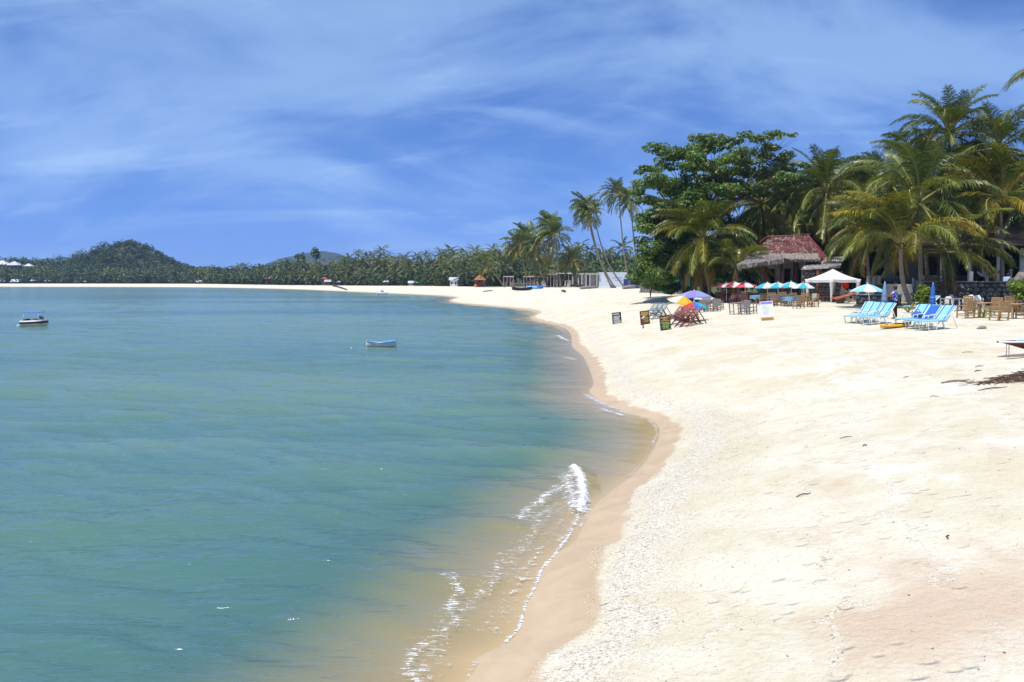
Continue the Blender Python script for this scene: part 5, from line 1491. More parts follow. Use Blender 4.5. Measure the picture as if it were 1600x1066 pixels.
R0, R1 = hp(1207, 371.5, 82), hp(1262, 367.5, 84)                        # ridge
EFL, EFR = hp(1166, 402, 76.5), hp(1280, 404, 77)                        # front eave
EBL, EBR = hp(1176, 399, 90), hp(1300, 399, 90)
rf = link('roof', None, hut)
m = MB()
slab4(m, R0, R1, EFR, EFL, 0.10); slab4(m, R1, R0, EBL, EBR, 0.10)
m.add([R1, EFR, EBR], [(0, 1, 2)])
G0 = R0.lerp((EFL + EBL) / 2, 0.30); m.add([R0 + (EFL - R0) * 0.36, EFL, EBL, R0 + (EBL - R0) * 0.36], [(0, 1, 2, 3)])
m.add([R0, R0 + (EFL - R0) * 0.36, R0 + (EBL - R0) * 0.36], [(0, 1, 2)])
m.build('roof_deck', M_DARKWOOD, rf)
MF0, MF1 = R0.lerp(EFL, 0.80), R1.lerp(EFR, 0.80)
m = MB(); thatch_blades(m, R0, R1, MF1, MF0, 170, rgh, .7, .10, .14); tag(m.build('grey_thatch', M_THATCH, rf), kind='stuff')
m = MB(); thatch_blades(m, R0, R1, MF1, MF0, 1300, rgh, .6, .09, .13); tag(m.build('red_thatch', M_THATCHR, rf), kind='stuff')
m = MB(); thatch_blades(m, R1, R1 + (R1 - R0) * 0.02, EBR, EFR, 1300, rgh); tag(m.build('red_thatch', mat_plain('shaded_red_thatch', (0.20, 0.045, 0.05), 0.95, 0.6, 1.2), rf), kind='stuff')  # right slope: deeper red, its shade put into the thatch colour
m = MB(); thatch_blades(m, MF0, MF1, EFR, EFL, 900, rgh, 0.6); thatch_blades(m, R0 + (EFL - R0) * 0.36, R0 + (EBL - R0) * 0.36, EBL, EFL, 700, rgh)
for _ in range(420):
    u = rgh.random(); p = EFL.lerp(EFR, u); k = 0.06
    m.add([p + Vector((-k, -.05, .08)), p + Vector((k, -.05, .08)), p + Vector((k + rgh.uniform(-.08, .08), -.16, -rgh.uniform(.18, .42))), p + Vector((-k, -.14, -rgh.uniform(.12, .3)))], [(0, 1, 2, 3)])
tag(m.build('grey_thatch', M_THATCH, rf), kind='stuff')
m = MB(); m.tube([R0 + Vector((-.5, -.1, 0.05)), R0.lerp(R1, .5) + Vector((0, 0, 0.02)), R1 + Vector((.2, 0, .05))], 0.14, 7); m.build('ridge_roll', M_THATCHR, rf)
# gablet barge boards
for e in (EFL, EBL):
    m = MB(); m.bar(R0 + Vector((-.5, 0, .05)), R0 + (e - R0) * 0.30 + Vector((-.5, 0, .05)), 0.10, 0.2); m.build('barge_board', M_REDWOOD, rf)
# lower porch roof
PA, PB = hp(1172, 403, 77.2), hp(1224, 398, 78)
PD, PC = hp(1152, 414.5, 72.5), hp(1223, 405, 73)
pr = link('porch_roof', None, hut)
m = MB(); slab4(m, PA, PB, PC, PD, 0.09); m.build('roof_deck', M_DARKWOOD, pr)
m = MB(); thatch_blades(m, PA, PB, PC, PD, 1100, rgh, 0.6)
for _ in range(330):
    u = rgh.random(); p = PD.lerp(PC, u); k = 0.06
    m.add([p + Vector((-k, -.05, .08)), p + Vector((k, -.05, .08)), p + Vector((k + rgh.uniform(-.08, .08), -.16, -rgh.uniform(.18, .45))), p + Vector((-k, -.14, -rgh.uniform(.12, .3)))], [(0, 1, 2, 3)])
tag(m.build('grey_thatch', M_THATCH, pr), kind='stuff')
# pillars
for px, D, r in ((1194.5, 74.5, 0.16), (1220.5, 74.5, 0.19), (1242, 77.5, 0.26), (1272, 77.5, 0.2), (1186, 88, 0.18)):
    b = GD(px, D) - HB; top = 6.0 - HB.z if D < 76 else 6.5 - HB.z
    m = MB(); m.tube([b + Vector((0, 0, -.2)), Vector((b.x, b.y, top * .5)), Vector((b.x, b.y, top + .1))], [r * 1.1, r, r * .95], 9); m.build('pillar', M_PILLAR, hut)
for (a, b_) in (((1194.5, 409, 74.5), (1242, 405, 77.4)), ((1242, 405.5, 77.4), (1276, 406, 77.4))):
    m = MB(); m.bar(hp(*a), hp(*b_), 0.16, 0.2); m.build('beam', M_REDWOOD, hut)
# white back wall with dark openings
wz0, wz1 = 0.0, 6.6 - HB.z
wl0, wl1 = GD(1186, 81.5) - HB, GD(1282, 82.5) - HB
wdir = (wl1 - wl0); wdir.z = 0; wlen = wdir.length; wdir.normalize(); wang = math.atan2(wdir.y, wdir.x)
wall = MB(); wall.box((wlen / 2, 0.1, wz1 / 2), (wlen, 0.18, wz1)); wo = wall.build('wall', mat_plain('cream_plaster', (0.62, 0.60, 0.55), 0.8, 0.15, 1.0), hut, (wl0.x, wl0.y, 0), (0, 0, wang))
for (x, w, z, h) in ((1.1, 0.8, 2.2, 1.6), (2.7, 0.9, 2.2, 1.7), (4.6, 1.0, 2.1, 1.9), (6.0, 0.5, 2.3, 1.4)):
    if x > wlen: continue
    fm = MB(); fm.box((x, -0.01, z), (w + .16, 0.06, h + .16)); f_ = fm.build('window', M_REDWOOD, wo)
    gm_ = MB(); gm_.box((x, -0.045, z), (w, 0.03, h)); gm_.build('pane', M_GLASS, f_)
m = MB(); m.box((0.3, 0.3, 0.18), (7.0, 8.0, 0.36)); m.build('floor', M_DARKWOOD, hut)

# stone lean-to beside the hut
SB = GD(1275, 76)
ls = thing('stone_shed', 'rough stone lean-to with grey sloping roof right of the hut', 'shed', SB, 0)
sa, sb_ = GD(1255, 75.5) - SB, GD(1316, 76.5) - SB
sd = (sb_ - sa); sl = sd.length; sang = math.atan2(sd.y, sd.x)
zt = 5.25 - SB.z
wall = MB(); wall.box((sl / 2, 0.25, zt / 2), (sl, 0.4, zt)); wo = wall.build('wall', M_MORTAR, ls, (sa.x, sa.y, 0), (0, 0, sang))
rgs = random.Random(9)
stones = []
for k in range(5):
    m = MB(); m.ico((0, 0, 0), (0.23, 0.09, 0.16), 1, 0.22, rgs, 0, False); stones.append(m.mesh('stone', M_STONE))
def stone_face(parent, length, height, y, cw=0.40, chh=0.27, lim=300, mat=None):
    n = 0; z = chh / 2; row = 0
    while z < height:
        x = (0.2 if row % 2 else 0.0) + rgs.uniform(0, .1)
        while x < length and n < lim:
            o = link('stone', rgs.choice(stones), parent, (x, y + rgs.uniform(-.02, .02), z + rgs.uniform(-.04, .04)), (rgs.uniform(-.2, .2), rgs.uniform(-.4, .4), rgs.uniform(-.15, .15)))
            k = rgs.uniform(0.8, 1.1); o.scale = (k * cw / .40, 1, k * chh / .27); n += 1; x += cw * rgs.uniform(.85, 1.1)
        z += chh; row += 1
stone_face(wo, sl, zt, 0.03)
m = MB(); ra, rb_ = hp(1252, 421, 74.6) + HB - SB, hp(1312, 417.5, 75.4) + HB - SB; rc, rd = hp(1318, 401, 81) + HB - SB, hp(1266, 404, 81) + HB - SB
slab4(m, rd, rc, rb_, ra, 0.08); m.build('roof', M_CONC, ls)
m = MB(); thatch_blades(m, rd, rc, rb_, ra, 700, rgh, 0.5, 0.07, 0.05); tag(m.build('thatch', mat_plain('dull_thatch', (0.24, 0.22, 0.20), .95, .4, 4.0), ls), kind='stuff')
for px in (1276, 1300):
    b = GD(px, 74.9) - SB; m = MB(); m.tube([b, b + Vector((0, 0, zt))], 0.1, 7); m.build('post', M_REDWOOD, ls)

# weathered boards and posts right of the gazebo
b = GD(1358, 66); bf = thing('board_fence', 'short stretch of pale upright boards behind the aqua and white parasol', 'fence', b, 0.1)
for k in range(5):
    m = MB(); m.box((k * 0.24 - 0.2, 0, 1.15), (0.2, 0.05, 2.3 + (k % 2) * .12)); m.build('board', M_GREYWOOD if k % 2 else M_CONC, bf)
m = MB(); m.box((0.28, 0.05, 0.6), (1.3, 0.05, 0.08)); m.box((0.28, 0.05, 1.8), (1.3, 0.05, 0.08)); m.build('rail', M_GREYWOOD, bf)

# ------------------------------------------------------------------ terrace wall and building at the right
def stone_wall(p0, p1, h, label, th=0.4, lim=300, cw=0.42, chh=0.28, cap=True):
    d = p1 - p0; d.z = 0; L = d.length; base = Vector(p0); base.z = min(p0.z, p1.z) - 0.1
    root = thing('stone_wall', label, 'wall', base, math.atan2(d.y, d.x), 'low stone walls along the sand')
    m = MB(); m.box((L / 2, th / 2 + .04, h / 2), (L, th, h)); core = m.build('core', M_MORTAR, root)
    stone_face(core, L, h - 0.05, 0.04, cw, chh, lim)
    if cap:
        m = MB(); m.box((L / 2, th / 2, h + .04), (L + .1, th + .16, .1), None, 0, .02); m.build('coping', M_CONC, root)
    return root
stone_wall(GD(1338, 62), GD(1408, 61), 0.95, 'low pale stone wall behind the pale aqua parasol and the person')
TW0, TW1 = GD(1425, 67), GD(1640, 62)
stone_wall(TW0, TW1, 1.85, 'shaded stone terrace wall below the building at the right', 0.5, 300, 0.5, 0.36)
tb0 = (TW0 + TW1) / 2
bl = thing('terrace_building', 'shaded open building with white columns on the terrace at the right', 'building', GD(1530, 70), -0.04)
bz = TW0.z + 1.72 - bl.location.z
m = MB(); m.box((0.3, 3.0, bz / 2 - .15), (12.5, 9.0, bz), None); m.build('terrace_floor', M_CONC, bl)
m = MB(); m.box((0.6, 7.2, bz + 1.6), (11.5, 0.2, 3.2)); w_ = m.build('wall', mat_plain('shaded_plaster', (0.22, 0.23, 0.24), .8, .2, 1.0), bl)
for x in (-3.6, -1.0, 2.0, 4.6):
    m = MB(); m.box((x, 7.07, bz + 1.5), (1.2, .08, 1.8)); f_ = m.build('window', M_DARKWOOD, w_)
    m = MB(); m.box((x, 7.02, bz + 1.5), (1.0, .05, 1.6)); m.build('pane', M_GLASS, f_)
for px in (1512.5, 1556, 1593, 1470, 1626):
    x = (px - 1530) / F * 69.5
    m = MB(); m.box((x, 0.0, bz + 1.45), (0.22 if px != 1593 else 0.42, 0.22, 2.9), None, 0, .02); m.build('column', M_WHITE, bl)
for (px, h) in ((1560, 1.1), (1546, 1.0), (1524, 1.0), (1500, .9)):
    x = (px - 1530) / F * 67.5
    m = MB(); m.box((x, -1.6, bz + h / 2), (0.22, 0.2, h), None, 0, .02); m.build('railing_post', M_CONC, bl)
m = MB(); m.box((0.6, 3.2, bz + 3.05), (13.0, 9.4, 0.22)); m.build('ceiling', M_DARKWOOD, bl)
m = MB(); slab4(m, (-6.2, 3.5, bz + 5.0), (7.2, 3.5, bz + 5.0), (7.4, -1.8, bz + 3.1), (-6.4, -1.8, bz + 3.1), .12); slab4(m, (7.2, 3.5, bz + 5.0), (-6.2, 3.5, bz + 5.0), (-6.4, 8.6, bz + 3.1), (7.4, 8.6, bz + 3.1), .12)
m.build('roof', mat_plain('dull_brown_roof', (0.16, 0.10, 0.075), .9, .35, 1.5), bl)
# hanging white sheet, hammock
p = at_d(1535, 413, 70.5)
m = MB(); rows = [[(x, 0.06 * math.sin(x * 9 + z * 3), -z) for x in (0, .16, .32, .48)] for z in (0, .35, .7, 1.0)]; m.loft(rows, close=False)
o = m.build('hanging_cloth', M_CANVAS, None, p); tag(o, 'white cloth hung up in the shade of the terrace', 'cloth')
m = MB(); rows = []
for i in range(13):
    t = i / 12; x = (t - .5) * 2.0; sag = -0.55 * (1 - (2 * t - 1) ** 2); w = .34 * math.sin(PI * t) + .02
    rows.append([(x, w * a, sag + .16 * a * a + .35 * t) for a in (-1, -.5, 0, .5, 1)])
m.loft(rows, close=False); o = m.build('hammock', mat_cloth('pale_hammock', (.45, .44, .48), .2), None, at_d(1547, 427, 68.6), (0, 0, -.1)); tag(o, 'pale hammock slung between the terrace posts', 'hammock')
p = GD(1592, 61.2); rk = random.Random(5)
for k, (px, py, r) in enumerate(((1583, 446, .5), (1592, 440, .6), (1600, 434, .65), (1588, 452, .5), (1598, 448, .6))):
    m = MB(); m.ico((0, 0, 0), (r, r * .8, r * .7), 2, .12, rk); o = m.build('boulder', M_STONE, None, at_d(px, py, 60.8)); tag(o, ['grey boulder left in the heap at the terrace corner', 'grey boulder at the middle of the heap by the terrace corner', 'uppermost grey boulder of the heap at the right edge', 'lowest grey boulder of the heap, behind the tan chairs', 'grey boulder at the right of the heap beside the bright bush'][k], 'boulder', 'boulder heap at the terrace corner')
# bits on the low wall: brown counter, white jars
p = at_d(1452, 436, 68.5)
m = MB(); m.box((0, 0, 0), (1.05, .5, .62), None, 0, .03); o = m.build('cabinet', mat_plain('khaki_cabinet', (.21, .17, .11), .7, .25, 3.0), None, p); tag(o, 'khaki cabinet standing on the terrace left of the leaning palm', 'cabinet')
for k, (px, py, h) in enumerate(((1427, 443, .9), (1438, 440, .7), (1433, 446, .8))):
    m = MB(); m.lathe([(.09, -h / 2), (.12, -h * .2), (.1, h * .2), (.07, h / 2)], 10); o = m.build('terrace_post', M_CONC, None, at_d(px, py, 66.3)); tag(o, ['pale stubby post left on the terrace wall', 'short white post right on the terrace wall', 'pale stubby post middle on the terrace wall'][k], 'post', 'stubby posts on the terrace wall')

# ------------------------------------------------------------------ people
def skin_mesh(name, joints, edges, mat, parent=None, loc=None, rot=None, sub=2):
    me = bpy.data.meshes.new(name)
    names = list(joints); idx = {n: i for i, n in enumerate(names)}
    me.from_pydata([joints[n][0] for n in names], [(idx[a], idx[b]) for a, b in edges], [])
    o = link(name, me, parent, loc, rot)
    md = o.modifiers.new('skin', 'SKIN'); md.use_smooth_shade = True
    for i, n in enumerate(names):
        r = joints[n][1]; sv = me.skin_vertices[0].data[i]
        sv.radius = r if isinstance(r, tuple) else (r, r); sv.use_root = (i == 0)
    o.modifiers.new('sub', 'SUBSURF').levels = sub; o.modifiers['sub'].render_levels = sub
    me.materials.append(mat)
    return o
def head_parts(root, c, face, hair_mat, r=0.105, hair_long=False):
    """hair cap, face features on the body's head at c looking along face"""
    f = Vector(face).normalized(); s = f.cross(Vector((0, 0, 1))).normalized()
    c = Vector(c); m = MB()
    m.ico(c - f * 0.022 + Vector((0, 0, 0.03)), (r * 1.02, r * 1.02, r * 1.08), 2)
    if hair_long: m.ico(c - f * 0.07 + Vector((0, 0, -0.10)), (r * .75, r * .6, r * 1.3), 2)
    m.build('hair', hair_mat, root)
    m = MB()
    for k in (-1, 1): m.ico(c + f * (r * .93) + s * (k * .036) + Vector((0, 0, .005)), .011, 1)
    m.build('eyes', M_HAIR, root)
    m = MB(); m.ico(c + f * (r * 1.04) + Vector((0, 0, -.025)), (.014, .014, .022), 1)
    for k in (-1, 1): m.ico(c + s * (k * r * .98) + Vector((0, 0, -.01)), (.02, .02, .03), 1)
    m.ico(c + f * (r * .95) + Vector((0, 0, -.065)), (.022, .022, .007), 1); m.build('face_features', M_SKIN, root)
M_SHIRT = NT('blue_flower_shirt')
_t = M_SHIRT; _v = _t.pos(obj=True); _c = _t.mix(_t.rng(_t.noise(_v, 14.0, 2.0), .52, .60), c4((.035, .07, .42)), c4((.62, .66, .82))); M_SHIRT = _t.done(_t.bsdf(_c, .8))
def hand(root, wrist, d, up, k=1):
    """palm, four bent fingers and a thumb"""
    d = Vector(d).normalized(); s = d.cross(Vector(up)).normalized(); n = s.cross(d); w = Vector(wrist)
    J = {'w': (w, .024), 'p': (w + d * .05, (.036, .02)), 'q': (w + d * .085, (.036, .018))}; E = [('w', 'p'), ('p', 'q')]
    for i, l in enumerate((.062, .072, .068, .052)):
        o_ = s * (.028 - .019 * i); a = w + d * .085 + o_; b = a + d * l * .55 - n * .008; c = b + d * l * .3 - n * .03
        J['a%d' % i] = (a, .0095); J['b%d' % i] = (b, .009); J['c%d' % i] = (c, .0075); E += [('q', 'a%d' % i), ('a%d' % i, 'b%d' % i), ('b%d' % i, 'c%d' % i)]
    a = w + d * .035 + s * .036 * k; b = a + (d + s * k * .8) * .032 - n * .01
    J['t'] = (a, .011); J['u'] = (b, .009); E += [('p', 't'), ('t', 'u')]
    return skin_mesh('hand', {n_: (tuple(v[0]), v[1]) for n_, v in J.items()}, E, M_SKIN, root, sub=1)
BE = [('pel', 'wst'), ('wst', 'chs'), ('chs', 'nck'), ('nck', 'hd0'), ('hd0', 'hd1'), ('chs', 'sl'), ('sl', 'el'), ('el', 'wl'), ('chs', 'sr'), ('sr', 'er'), ('er', 'wr'), ('pel', 'hl'), ('hl', 'kl'), ('kl', 'al'), ('al', 'tl'), ('pel', 'hr'), ('hr', 'kr'), ('kr', 'ar'), ('ar', 'tr')]
BR = dict(pel=(.15, .11), wst=(.13, .10), chs=(.165, .115), nck=.055, hd0=.085, hd1=.088, sl=.065, el=.045, wl=.03, sr=.065, er=.045, wr=.03, hl=.09, kl=.058, al=.036, tl=.034, hr=.09, kr=.058, ar=.036, tr=.034)
def person(label, base, rz, J, shirt, trousers, face, group=None, scale=1.0, shirt_len=True, hair_long=False, legs_cloth=True, hands=True):
    root = thing('person', label, 'person', base, rz, group); root.scale = (scale,) * 3
    skin_mesh('body', {n: (J[n], BR[n]) for n in BR}, BE, M_SKIN, root)
    def grow(ns, k, add): return {n: (J[n], tuple(v * k + add for v in (BR[n] if isinstance(BR[n], tuple) else (BR[n], BR[n])))) for n in ns}
    if shirt:
        T = grow(['wst', 'pel', 'chs', 'sl', 'sr'], 1.08, .022)
        for a, b, n in (('sl', 'el', 'cl'), ('sr', 'er', 'cr')): T[n] = (tuple(Vector(J[a]).lerp(Vector(J[b]), .75)), .068)
        skin_mesh('shirt', T, [('wst', 'pel'), ('wst', 'chs'), ('chs', 'sl'), ('sl', 'cl'), ('chs', 'sr'), ('sr', 'cr')], shirt, root)
    if trousers:
        ns = ['pel', 'hl', 'kl', 'hr', 'kr'] + (['al', 'ar'] if legs_cloth else [])
        ed = [('pel', 'hl'), ('hl', 'kl'), ('pel', 'hr'), ('hr', 'kr')] + ([('kl', 'al'), ('kr', 'ar')] if legs_cloth else [])
        skin_mesh('trousers', grow(ns, 1.1, .02), ed, trousers, root)
    hc = (Vector(J['hd0']) + Vector(J['hd1'])) / 2
    head_parts(root, hc, face, M_HAIR, hair_long=hair_long)
    if hands:
        for w, e, k in (('wl', 'el', 1), ('wr', 'er', -1)):
            hand(root, J[w], Vector(J[w]) - Vector(J[e]), (0, 0, 1), k)
    return root
STAND = dict(pel=(0, 0, .92), wst=(0, .01, 1.08), chs=(0, 0, 1.30), nck=(0, .01, 1.46), hd0=(0, .03, 1.55), hd1=(0, .03, 1.63), sl=(-.18, 0, 1.40), el=(-.36, .18, 1.22), wl=(-.44, .42, 1.26), sr=(.18, 0, 1.40), er=(.25, .16, 1.16), wr=(.08, .36, 1.16),
             hl=(-.09, 0, .86), kl=(-.10, .02, .48), al=(-.10, -.02, .08), tl=(-.10, .14, .035), hr=(.09, 0, .86), kr=(.11, -.02, .48), ar=(.12, -.06, .08), tr=(.13, .10, .035))
pp = G(1397.5, 498.5)
person('person in blue flowered shirt and dark trousers handling a folded parasol', pp, 0.95, STAND, M_SHIRT, mat_plain('dark_trousers', (.02, .012, .015), .85, .2, 5.0), (0, 1, 0), scale=1.04)
SIT = dict(pel=(0, 0, .12), wst=(0, .03, .26), chs=(0, .12, .46), nck=(0, .19, .60), hd0=(0, .25, .68), hd1=(0, .27, .76), sl=(-.18, .13, .55), el=(-.24, .22, .30), wl=(-.12, .38, .22), sr=(.18, .13, .55), er=(.24, .24, .30), wr=(.10, .40, .22),
           hl=(-.09, .04, .10), kl=(-.12, .44, .20), al=(-.12, .46, -.24), tl=(-.12, .60, -.27), hr=(.09, .04, .10), kr=(.13, .44, .20), ar=(.13, .48, -.24), tr=(.13, .62, -.27))
p1 = at_d(1571, 446.5, 64.6)
person('hunched person in pale blue shirt sitting on the terrace edge', p1, -1.1, SIT, mat_plain('pale_blue_shirt', (.36, .46, .66), .8, .15, 5.0), mat_plain('teal_shorts', (.05, .20, .24), .8, .2, 5.0), (0, 1, 0), 'people sitting on the terrace edge', 1.12, legs_cloth=False)
p2 = at_d(1581, 445.5, 65.4)
person('person in dark red shirt sitting behind the one in pale blue', p2, 0.9, SIT, mat_plain('dark_red_shirt', (.24, .02, .03), .8, .15, 5.0), M_CHARCOAL, (0, 1, 0), 'people sitting on the terrace edge', 1.12, legs_cloth=False)
REC = dict(pel=(.0, 0, .40), wst=(.13, 0, .50), chs=(.28, 0, .66), nck=(.36, 0, .78), hd0=(.36, 0, .88), hd1=(.36, 0, .96), sl=(.27, .17, .72), el=(.12, .30, .60), wl=(-.08, .26, .60), sr=(.27, -.17, .72), er=(.12, -.30, .60), wr=(-.08, -.26, .60),
           hl=(-.03, .09, .40), kl=(-.42, .12, .56), al=(-.68, .12, .20), tl=(-.80, .12, .22), hr=(-.03, -.09, .40), kr=(-.44, -.10, .54), ar=(-.70, -.10, .18), tr=(-.82, -.10, .2))
person('sunbather with long dark hair sitting in the dark red deck chair', sun_at + Vector((0, 0, .06)), 0.5, REC, None, mat_plain('white_towel_wrap', (.6, .6, .66), .8, .1, 5.0), (-1, 0, 0), None, 1.0, hair_long=True, legs_cloth=False)
WALK = dict(STAND); WALK.update(el=(-.24, -.05, 1.15), wl=(-.25, .05, .92), er=(.24, .05, 1.15), wr=(.25, .15, .92), kl=(-.10, .14, .48), al=(-.10, .12, .08), tl=(-.10, .27, .035), ar=(.12, -.2, .1), tr=(.13, -.06, .04))
for px, py, rz, lab, tr_ in ((452, 449.8, .5, 'tiny figure walking on the far beach, left of two', M_NAVY), (458.5, 449.6, 2.5, 'tiny figure walking on the far beach, right of two', M_CHARCOAL)):
    person(lab, GD(px, 430), rz, WALK, M_DARKWOOD if px < 455 else M_NAVY, tr_, (0, 1, 0), 'walkers on the far beach', 1.02, hands=False)

# ------------------------------------------------------------------ planting near the chairs
def blade_plant(px, py, h, n, label, spread=.6, wid=.08, col=(1, 1, 1, 1), name='leafy_plant', pot=False, D=None):
    b = G(px, py) if D is None else GD(px, D)
    root = thing(name, label, 'plant', b, 0, 'plants around the chairs'); rg_ = random.Random(int(px * 3)); s = h
    z0 = 0.0
    if pot:
        m = MB(); m.lathe([(.15, 0), (.21, .28), (.22, .32), (.18, .32)], 12); m.build('pot', mat_plain('clay_pot', (.30, .10, .06), .8, .2, 4.0), root); z0 = .3
    for i in range(n):
        a = i * 2.4 + rg_.uniform(-.3, .3); e = rg_.uniform(.55, 1.45); p = Vector((0, 0, z0)); pts = [p]; L = s * rg_.uniform(.75, 1.1)
        for k in range(6):
            el = e - spread * ((k + .5) / 6) ** 1.4 * 1.6
            p = p + Vector((math.cos(el) * math.cos(a), math.cos(el) * math.sin(a), math.sin(el))) * L / 6; pts.append(p)
        sd = Vector((-math.sin(a), math.cos(a), 0)); m = MB()
        w = [.25, .7, 1, .95, .7, .4, .05]
        m.loft([[q - sd * wid * w[k], q + Vector((0, 0, -.015)), q + sd * wid * w[k]] for k, q in enumerate(pts)], close=False)
        o = m.build('leaf', M_BROAD, root); o.color = col
    return root
blade_plant(1419, 488.5, 1.15, 5, 'young palm shoot with tall arching yellow-green leaf', .5, .10, (2.0, 1.6, .8, 1))
blade_plant(1536, 497, .85, 12, 'palm shoot with spreading narrow leaves between the tan tables', .55, .035, (1.8, 1.5, .9, 1), pot=False)
blade_plant(1464, 492, 1.1, 7, 'leafy shoot right of the folded deep blue parasol', .4, .07, (1.3, 1.2, .8, 1))
blade_plant(1446, 494, .8, 7, 'leafy shoot in a clay pot below the green shrub', .6, .06, (1.2, 1.3, .9, 1), pot=True)
def shrub(px, py, rx, rz_, D, label, tint, n=900, leaf=.16, seed=1):
    c = at_d(px, py, D); b = GD(px, D); rs_ = np.random.RandomState(seed)
    root = thing('shrub', label, 'shrub', b, 0, 'bright shrubs')
    h = c - b; C, Rr, N = [], [], []
    for _ in range(26):
        d = rs_.normal(0, 1, 3); d /= np.linalg.norm(d); C.append(np.array(h) + d * np.array([rx, rx, rz_]) * rs_.uniform(.3, .85)); Rr.append((rx * .35, rx * .35, rz_ * .3)); N.append(n // 26)
    V, Fc = leaf_cloud(C, Rr, N, leaf, rs_, .35, .3)
    o = link('foliage', np_mesh('foliage', V, Fc, M_BROAD), root); o.color = tint; tag(o, kind='stuff')
    m = MB()
    for k in range(5):
        a = k * 1.26; m.tube([(0, 0, -.1), (.1 * math.cos(a), .1 * math.sin(a), h.z * .5), (rx * .5 * math.cos(a), rx * .5 * math.sin(a), h.z)], [.035, .025, .01], 5)
    m.build('stems', M_TRUNK, root)
shrub(1443, 462, .42, .72, 46, 'bright yellow-green shrub behind the folded deep blue parasol', (2.6, 2.2, 1.0, 1), 800, .20, 1)
shrub(1594, 452, .75, .9, 52, 'bright yellow-green bush at the right edge behind the tan chairs', (2.4, 2.2, .9, 1), 1000, .22, 2)
shrub(1016, 442, 1.3, 1.0, 92, 'sunlit round-leaved bush at the left foot of the big tree', (1.6, 1.5, 1.0, 1), 1500, .34, 3)
shrub(1376, 452, .6, .5, 64, 'small green bush behind the folded pale parasol', (1.2, 1.3, 1, 1), 500, .2, 4)

# ------------------------------------------------------------------ longtail boat bow, debris, litter
lb = G(1600, 556)
bt = thing('longtail_boat', 'bow of a wooden boat with red-brown hull and white rim at the right edge', 'boat', lb, 0)
a = at_d(1556, 535, lb.y + .1) - lb
secs, rim = [], []
for i in range(10):
    t = i / 9; x = a.x + 3.6 * t; w = .62 * min(1, t * 1.7) ** .75 + .02; top = a.z + .10 * t + .02; keel = max(.06, top * (1 - t * 2.3))
    secs.append([(x, -w, top), (x, -w * .75, (top + keel) / 2), (x, 0, keel), (x, w * .75, (top + keel) / 2), (x, w, top)])
    rim.append([(x, -w - .02, top), (x, w + .02, top)])
m = MB(); m.loft(secs, close=False); h_ = m.build('hull', mat_plain('red_brown_hull', (.15, .035, .02), .6, .3, 2.0), bt); h_.modifiers.new('t', 'SOLIDIFY').thickness = .035
m = MB(); m.tube([r[0] for r in rim], .032, 6); m.tube([r[1] for r in rim], .032, 6); m.build('gunwale', M_WHITE, bt)
m = MB(); m.add([(rim[0][0][0], 0, rim[0][0][2] + .012)] + [tuple(Vector(r[0]) + Vector((0, .03, .012))) for r in rim[1:6]] + [tuple(Vector(r[1]) + Vector((0, -.03, .012))) for r in rim[5:0:-1]], [tuple(range(11))]); m.build('foredeck', mat_plain('aqua_deck', (.20, .48, .60), .6, .2, 3.0), bt)
m = MB(); m.tube([(a.x - .02, -.02, a.z + .02), (a.x + .3, 0, a.z + .035), (a.x + .55, 0, a.z + .04)], .035, 6); m.build('bowsprit', M_DARKWOOD, bt)
for dx in (.22, .30):
    m = MB(); m.tube([(a.x + dx, -.12, -.05), (a.x + dx, -.10, a.z - .02)], .012, 5); m.build('prop', M_GREYWOOD, bt)
m = MB(); m.box((a.x + 1.3, -.35, .12), (2.7, .14, .06), (0, -.06, .12)); m.build('skid_plank', M_GREYWOOD, bt)
# heap of dead palm leaves and sticks
hb = G(1586, 594); rd_ = random.Random(12)
m = MB()
for k in range(230):
    x = rd_.gauss(.35, .65); y = rd_.gauss(0, .28); l = rd_.uniform(.15, .7); an = rd_.gauss(.05, .5); z = max(0.01, .22 * math.exp(-((x - .5) ** 2) * 1.6 - y * y * 6)) * rd_.random()
    p = Vector((x, y, 0)); p.z = gz(hb.x + x, hb.y + y) - hb.z + z
    d = Vector((math.cos(an), math.sin(an), rd_.gauss(0, .12))) * l
    m.tube([p - d / 2, p + Vector((0, 0, rd_.uniform(0, .05))), p + d / 2], rd_.uniform(.006, .016), 3, 0, False)
o = m.build('brushwood_heap', mat_plain('dead_branches', (.125, .075, .055), .9, .4, 5.0), None, hb); tag(o, 'brown heap of dead palm leaves and twigs at the right edge', None, None, 'stuff')
def stick(px, py, lpx, ang_, r, label, mat=None):
    b = G(px, py, 1.5); s = F / b.y; l = lpx / s; m = MB(); rg_ = random.Random(int(px + py))
    d = Vector((math.cos(ang_), math.sin(ang_), 0)); q = [b + d * (l * (k / 4 - .5)) + Vector((rg_.gauss(0, .012), rg_.gauss(0, .012), 0)) for k in range(5)]
    q = [Vector((v.x, v.y, gz(v.x, v.y) + r * .7 + (.02 if k in (1, 2) else 0))) - b for k, v in enumerate(q)]
    m.tube(q, [r * .6, r, r, r * .9, r * .4], 5); o = m.build('driftwood_stick', mat or M_GREYWOOD, None, b); tag(o, label, 'stick', 'sticks on the sand')
